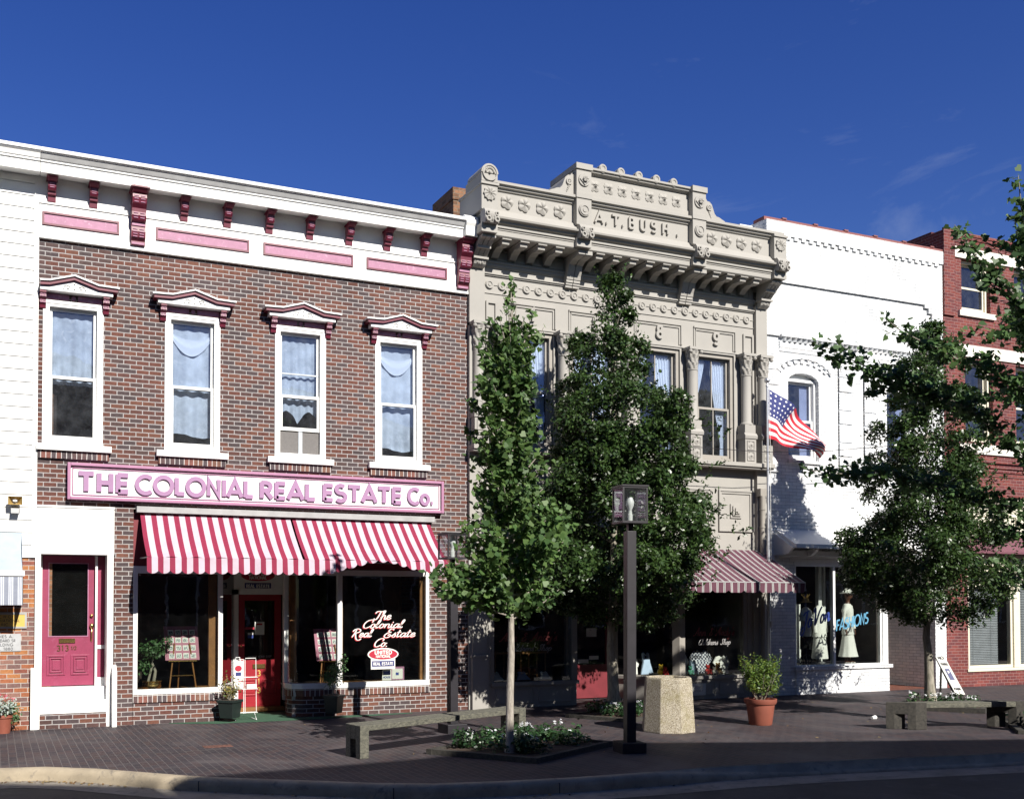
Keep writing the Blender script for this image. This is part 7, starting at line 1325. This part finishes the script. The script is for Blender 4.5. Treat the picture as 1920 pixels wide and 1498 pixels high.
p = onY(618, 1238, 0.55); easel_board('mauve board of house photographs on an easel in the curved shop window', 'wooden easel holding the photo board in the curved shop window', p.x, 0.55, p.z, 0.50, 0.58, 4, 3)
p = onY(280, 1290, 0.32); t = thing('potted_ficus', 'small twisted ficus tree in a polished brass pot in the left window', 'potted plant', loc=(2.48, 0.38, 0.50)); mb = MB(); mb.loft([(0, 0, 0.0, .09, .09), (0, 0, 0.03, .13, .13), (0, 0, 0.10, .16, .16), (0, 0, 0.17, .15, .15), (0, 0, 0.18, .17, .17), (0, 0, 0.19, .17, .17)], 24); mb.build('pot', brass, t, smooth=50)
mb = MB(); mb.tube([(0.03, 0, 0.18), (0.06, 0, 0.35), (0.0, 0.02, 0.5), (0.03, 0, 0.62)], [0.03, 0.025, 0.022, 0.015], 7); mb.tube([(-0.06, 0, 0.18), (-0.02, 0, 0.35), (0.02, 0.0, 0.5)], [0.022, 0.02, 0.015], 7); mb.build('trunk', bark_h, t, smooth=60)
P, O = ball_pts((0.0, 0, 0.72), 0.24, 0.16, 60, 51); P2, O2 = ball_pts((-0.12, 0, 0.42), 0.12, 0.12, 25, 52); P3, O3 = ball_pts((0.24, 0, 0.82), 0.09, 0.08, 18, 53); bushy(t, np.vstack([P, P2, P3]), np.vstack([O, O2, O3]), 6, 0.035, 0.055, rose_m)
t = thing('framed_flyer', 'pink-framed white flyers standing at the foot of the right window', 'flyer', loc=(onY(738, 1272, 0.2).x, 0.2, 0.585)); mb = MB(); mb.box(-0.06, 0.21, 0.0, 0.02, 0, 0.245); mb.build('frame', signpink, t); mb = MB(); mb.box(-0.03, 0.18, -0.004, -0.001, 0.02, 0.21); mb.box(-0.23, -0.05, -0.014, -0.010, 0, 0.19); mb.build_each('sheet', papr, t); mb = MB(); strokes(mb, 'HOUSE', (-0.14, -0.015, 0.04), UX, UZ, NY, 0.035, 0.008, depth=0.001, align='c', fitw=0.14); mb.box(-0.21, -0.07, -0.0165, -0.0145, 0.10, 0.17); mb.box(0.04, 0.10, -0.006, -0.0042, 0.09, 0.14); mb.build('print', lblue, t)
# clothes and toys in the carved building's windows
def shirt(label, x, y, z, w, h, m, kind='shirt', tilt=0.18):
    t = thing('displayed_' + kind, label, kind, 'clothes propped up in the window', loc=(x, y, z)); s = w / 2
    ol = [(-0.55, 0), (0.55, 0), (0.62, 0.45), (0.75, 0.42), (1.0, 0.62), (0.62, 0.95), (0.30, 1.0), (0.12, 0.93), (-0.12, 0.93), (-0.30, 1.0), (-0.62, 0.95), (-1.0, 0.62), (-0.75, 0.42), (-0.62, 0.45)] if kind == 'shirt' else [(-0.8, 0), (0.8, 0), (0.42, 0.55), (0.40, 0.98), (0.22, 1.0), (0.18, 0.75), (-0.18, 0.75), (-0.22, 1.0), (-0.40, 0.98), (-0.42, 0.55)]
    mb = MB(); mb.extr([(a * s, b * h) for a, b in ol], lambda p, k: (p[0], tilt * p[1] - (0.05 * (1 - (p[0] / s) ** 2) + 0.02) * (1 - k), p[1])); mb.build('body', m, t, bevel=0.012)
    mb = MB(); mb.tube([(-0.30 * s, tilt * h - 0.03, h), (0, tilt * h - 0.07, h * 0.86), (0.30 * s, tilt * h - 0.03, h)], 0.012, 5); mb.build('collar', m, t); return t
def sx(px): return onY(px, 1265, 0.3).x
shirt('white polo shirt with grey collar propped at the right end of the window', sx(1353), 0.28, 0.5, 0.46, 0.37, clothw)
shirt('blue and white gingham shirt propped behind the plush toys', sx(1323), 0.42, 0.5, 0.62, 0.50, gingham)
shirt('pale blue pinafore dress propped beside the window mullion', sx(1297), 0.26, 0.5, 0.34, 0.30, clothb, 'dress')
shirt('white blouse propped behind the pale blue pinafore', sx(1288), 0.48, 0.5, 0.42, 0.42, clothw)
shirt('pale blue dungaree dress propped in the angled window pane', 12.72, 0.62, 0.5, 0.40, 0.46, clothb, 'dress')
shirt('white child top propped in the angled window pane', 12.42, 0.70, 0.5, 0.36, 0.36, clothw)
shirt('white baby dress lying low in the left window', 9.0, 0.3, 0.5, 0.42, 0.16, clothw, 'dress', 0.9)
shirt('pale blue romper lying low in the left window', 9.6, 0.32, 0.5, 0.40, 0.15, clothb, 'dress', 0.9)
shirt('white smock lying low at the right of the left window', 10.1, 0.32, 0.5, 0.36, 0.14, clothw, 'dress', 0.9)
def toy(label, x, y, m, s=1.0):
    t = thing('plush_toy', label, 'plush toy', 'plush toys in the window', loc=(x, y, 0.5)); mb = MB(); mb.ball((0, 0, 0.06 * s), 0.062 * s, 12, 8, 1.1); mb.ball((0, -0.015, 0.155 * s), 0.045 * s, 12, 8)
    for q in (-1, 1): mb.ball((q * 0.035 * s, -0.01, 0.195 * s), 0.017 * s, 8, 6); mb.ball((q * 0.06 * s, -0.03, 0.085 * s), 0.022 * s, 8, 6, 1.6); mb.ball((q * 0.045 * s, -0.06 * s, 0.025 * s), 0.026 * s, 8, 6)
    mb.build('body', m, t, smooth=180); return t
toy('red plush toy sitting in front of the gingham shirt', sx(1318), 0.15, toyred, 1.0); toy('tan plush bear sitting beside the white polo shirt', sx(1337), 0.15, toytan, 1.15); toy('small cream plush toy between the red and tan ones', sx(1328), 0.12, creamstone, 0.75); toy('red plush toy at the foot of the window mullion', 12.92, 0.25, toyred, 0.9); toy('yellow plush toy at the foot of the window mullion', 12.86, 0.32, toyyel, 1.1); toy('green plush toy beside the pale blue pinafore', sx(1286), 0.16, toygrn, 0.9)
# mannequins
def mannequin(label, x, y, z, rot, kind):
    t = thing('mannequin', label, 'mannequin', 'mannequins in the white building window', loc=(x, y, z), rot=(0, 0, rot))
    if kind == 'lady':
        mb = MB(); mb.loft([(0, 0, 1.30, .10, .07), (0, 0, 1.36, .075, .055), (0, 0, 1.40, .045, .045), (0, 0, 1.45, .042, .042), (0, -.01, 1.475, .05, .055), (0, -.015, 1.52, .066, .078), (0, -.015, 1.575, .072, .085), (0, -.01, 1.63, .066, .08), (0, 0, 1.67, .035, .04)], 16)
        mb.ball((0, -0.10, 1.545), 0.013, 8, 6, 1.8); mb.ball((0, -0.088, 1.505), 0.02, 8, 5, 0.5); mb.ball((-0.075, 0, 1.55), 0.016, 6, 5, 1.6); mb.ball((0.075, 0, 1.55), 0.016, 6, 5, 1.6)
        for s in (-1, 1):
            mb.tube([(s * 0.09, 0, 0.42), (s * 0.10, 0.01, 0.20), (s * 0.105, 0.01, 0.05)], [.052, .042, .028], 8); mb.tube([(s * 0.105, 0.03, 0.03), (s * 0.11, -0.10, 0.015)], [.03, .022], 8)
            for q in range(4): mb.tube([(s * (0.255 + 0.012 * q), -0.06, 0.72), (s * (0.257 + 0.011 * q), -0.075, 0.68), (s * (0.25 + 0.010 * q), -0.07, 0.645)], [.008, .007, .005], 5)
            mb.tube([(s * 0.265, -0.05, 0.78), (s * 0.272, -0.06, 0.72)], [.022, .026], 8); mb.tube([(s * 0.245, -0.07, 0.74), (s * 0.23, -0.09, 0.70)], [.010, .007], 5)
        mb.build('figure', skin, t, smooth=60)
        mb = MB(); mb.loft([(0, 0, 0.66, .185, .13), (0, 0, 0.80, .175, .125), (0, 0, 0.98, .135, .10), (0, 0, 1.12, .155, .12), (0, 0, 1.24, .185, .11), (0, 0.01, 1.33, .16, .08), (0, 0.01, 1.37, .08, .06)], 20)
        for s in (-1, 1): mb.tube([(s * 0.15, 0.0, 1.31), (s * 0.21, 0.01, 1.20), (s * 0.245, 0.0, 1.02), (s * 0.265, -0.05, 0.79)], [.055, .055, .048, .040], 10)
        mb.build('jacket', clothw, t, smooth=60)
        mb = MB(); secs = [(0.665, .15, .115), (0.5, .18, .14), (0.3, .22, .17), (0.15, .27, .20)]; vs = []; fs = []; n_ = 36
        for z_, rx, ry in secs:
            for k in range(n_): a = 2 * PI * k / n_; w_ = 1 + 0.10 * math.sin(9 * a) * (0.7 - z_); vs.append((rx * w_ * math.cos(a), ry * w_ * math.sin(a), z_))
        for j in range(3):
            for k in range(n_): fs.append((j * n_ + k, j * n_ + (k + 1) % n_, (j + 1) * n_ + (k + 1) % n_, (j + 1) * n_ + k))
        mb.add(vs, fs); mb.build('skirt', clothw, t, smooth=180)
        mb = MB(); mb.lathe([(0.075, 1.605), (0.165, 1.60), (0.175, 1.62), (0.09, 1.63), (0.085, 1.69), (0.05, 1.72), (0.005, 1.725)], 0, 0, 24)
        for q in range(10): mb.ball((0.10 * math.cos(q * .6), 0.10 * math.sin(q * .6), 1.645), 0.022, 6, 5)
        mb.build('hat', clothw, t, smooth=50); mb = MB(); mb.box(0.07, 0.14, -0.12, 0.02, 0.0, 0.02); mb.box(-0.14, -0.07, -0.12, 0.02, 0.0, 0.02); mb.build_each('shoe', clothw, t, bevel=0.008)
    elif kind == 'form':
        mb = MB(); mb.loft([(0, 0, 0.60, .15, .11), (0, 0, 0.78, .155, .115), (0, 0, 0.95, .12, .095), (0, 0, 1.08, .15, .115), (0, 0, 1.18, .17, .10), (0, 0, 1.25, .12, .07), (0, 0, 1.29, .05, .045)], 18)
        for s in (-1, 1): mb.tube([(s * 0.14, 0, 1.22), (s * 0.20, -0.01, 1.10), (s * 0.205, -0.02, 0.98)], [.05, .06, .065], 10)
        mb.build('blouse', clothw, t, smooth=60); mb = MB(); mb.loft([(0, 0, 0.34, .16, .12), (0, 0, 0.60, .155, .115), (0, 0, 0.66, .148, .108)], 18); mb.build('skirt', clothk, t, smooth=60)
        mb = MB(); mb.lathe([(0.02, 0.0), (0.02, 0.35)], 0, 0, 8)
        for q in range(4): a = q * PI / 2; mb.tube([(0, 0, 0.22), (0.10 * math.cos(a), 0.10 * math.sin(a), 0.20), (0.14 * math.cos(a), 0.14 * math.sin(a), 0.10), (0.10 * math.cos(a), 0.10 * math.sin(a), 0.03), (0.16 * math.cos(a), 0.16 * math.sin(a), 0.0)], 0.012, 5)
        mb.tube([(0, 0, 1.28), (0, 0, 1.42)], 0.02, 6); mb.build('stand', blackm, t, smooth=40); mb = MB(); mb.lathe([(0.06, 1.40), (0.14, 1.39), (0.145, 1.41), (0.08, 1.42), (0.075, 1.48), (0.01, 1.50)], 0, 0, 20)
        for q in range(8): mb.tube([(0, 0, 1.47), (0.10 * math.cos(q * .8), 0.10 * math.sin(q * .8), 1.58)], [.012, .004], 4)
        mb.build('hat', strawm, t, smooth=50)
    else:
        mb = MB(); mb.loft([(0, 0, 0.60, .22, .14), (0, 0, 0.75, .19, .13), (0, 0, 1.0, .155, .11), (0, 0, 1.18, .18, .11), (0, 0, 1.28, .15, .08), (0, 0, 1.33, .06, .05)], 18)
        for s in (-1, 1): mb.tube([(s * 0.15, 0, 1.27), (s * 0.22, 0, 1.1), (s * 0.26, -0.02, 0.80), (s * 0.27, -0.03, 0.70)], [.05, .052, .05, .045], 10)
        mb.build('jacket', clothw, t, smooth=60); mb = MB(); mb.loft([(0, 0, 0.10, .24, .17), (0, 0, 0.35, .21, .15), (0, 0, 0.605, .18, .125)], 22); mb.build('skirt', clothw, t, smooth=60); mb = MB(); mb.lathe([(0.12, 0.0), (0.12, 0.02), (0.03, 0.04), (0.025, 0.12)], 0, 0, 14); mb.build('stand', steel, t)
    return t
def wx(px, y): return onY(px, 1200, y).x
mannequin('dark-skinned lady mannequin in white hat, long white jacket and skirt', wx(1590, 0.42), 0.42, 0.627, math.radians(25), 'lady')
mannequin('dress form with straw hat, white short-sleeved blouse and black skirt', wx(1511, 0.38), 0.38, 0.627, math.radians(20), 'form')
mannequin('headless form in a long white jacket and skirt suit behind the blue lettering', wx(1537, 0.72), 0.72, 0.627, math.radians(20), 'suit')
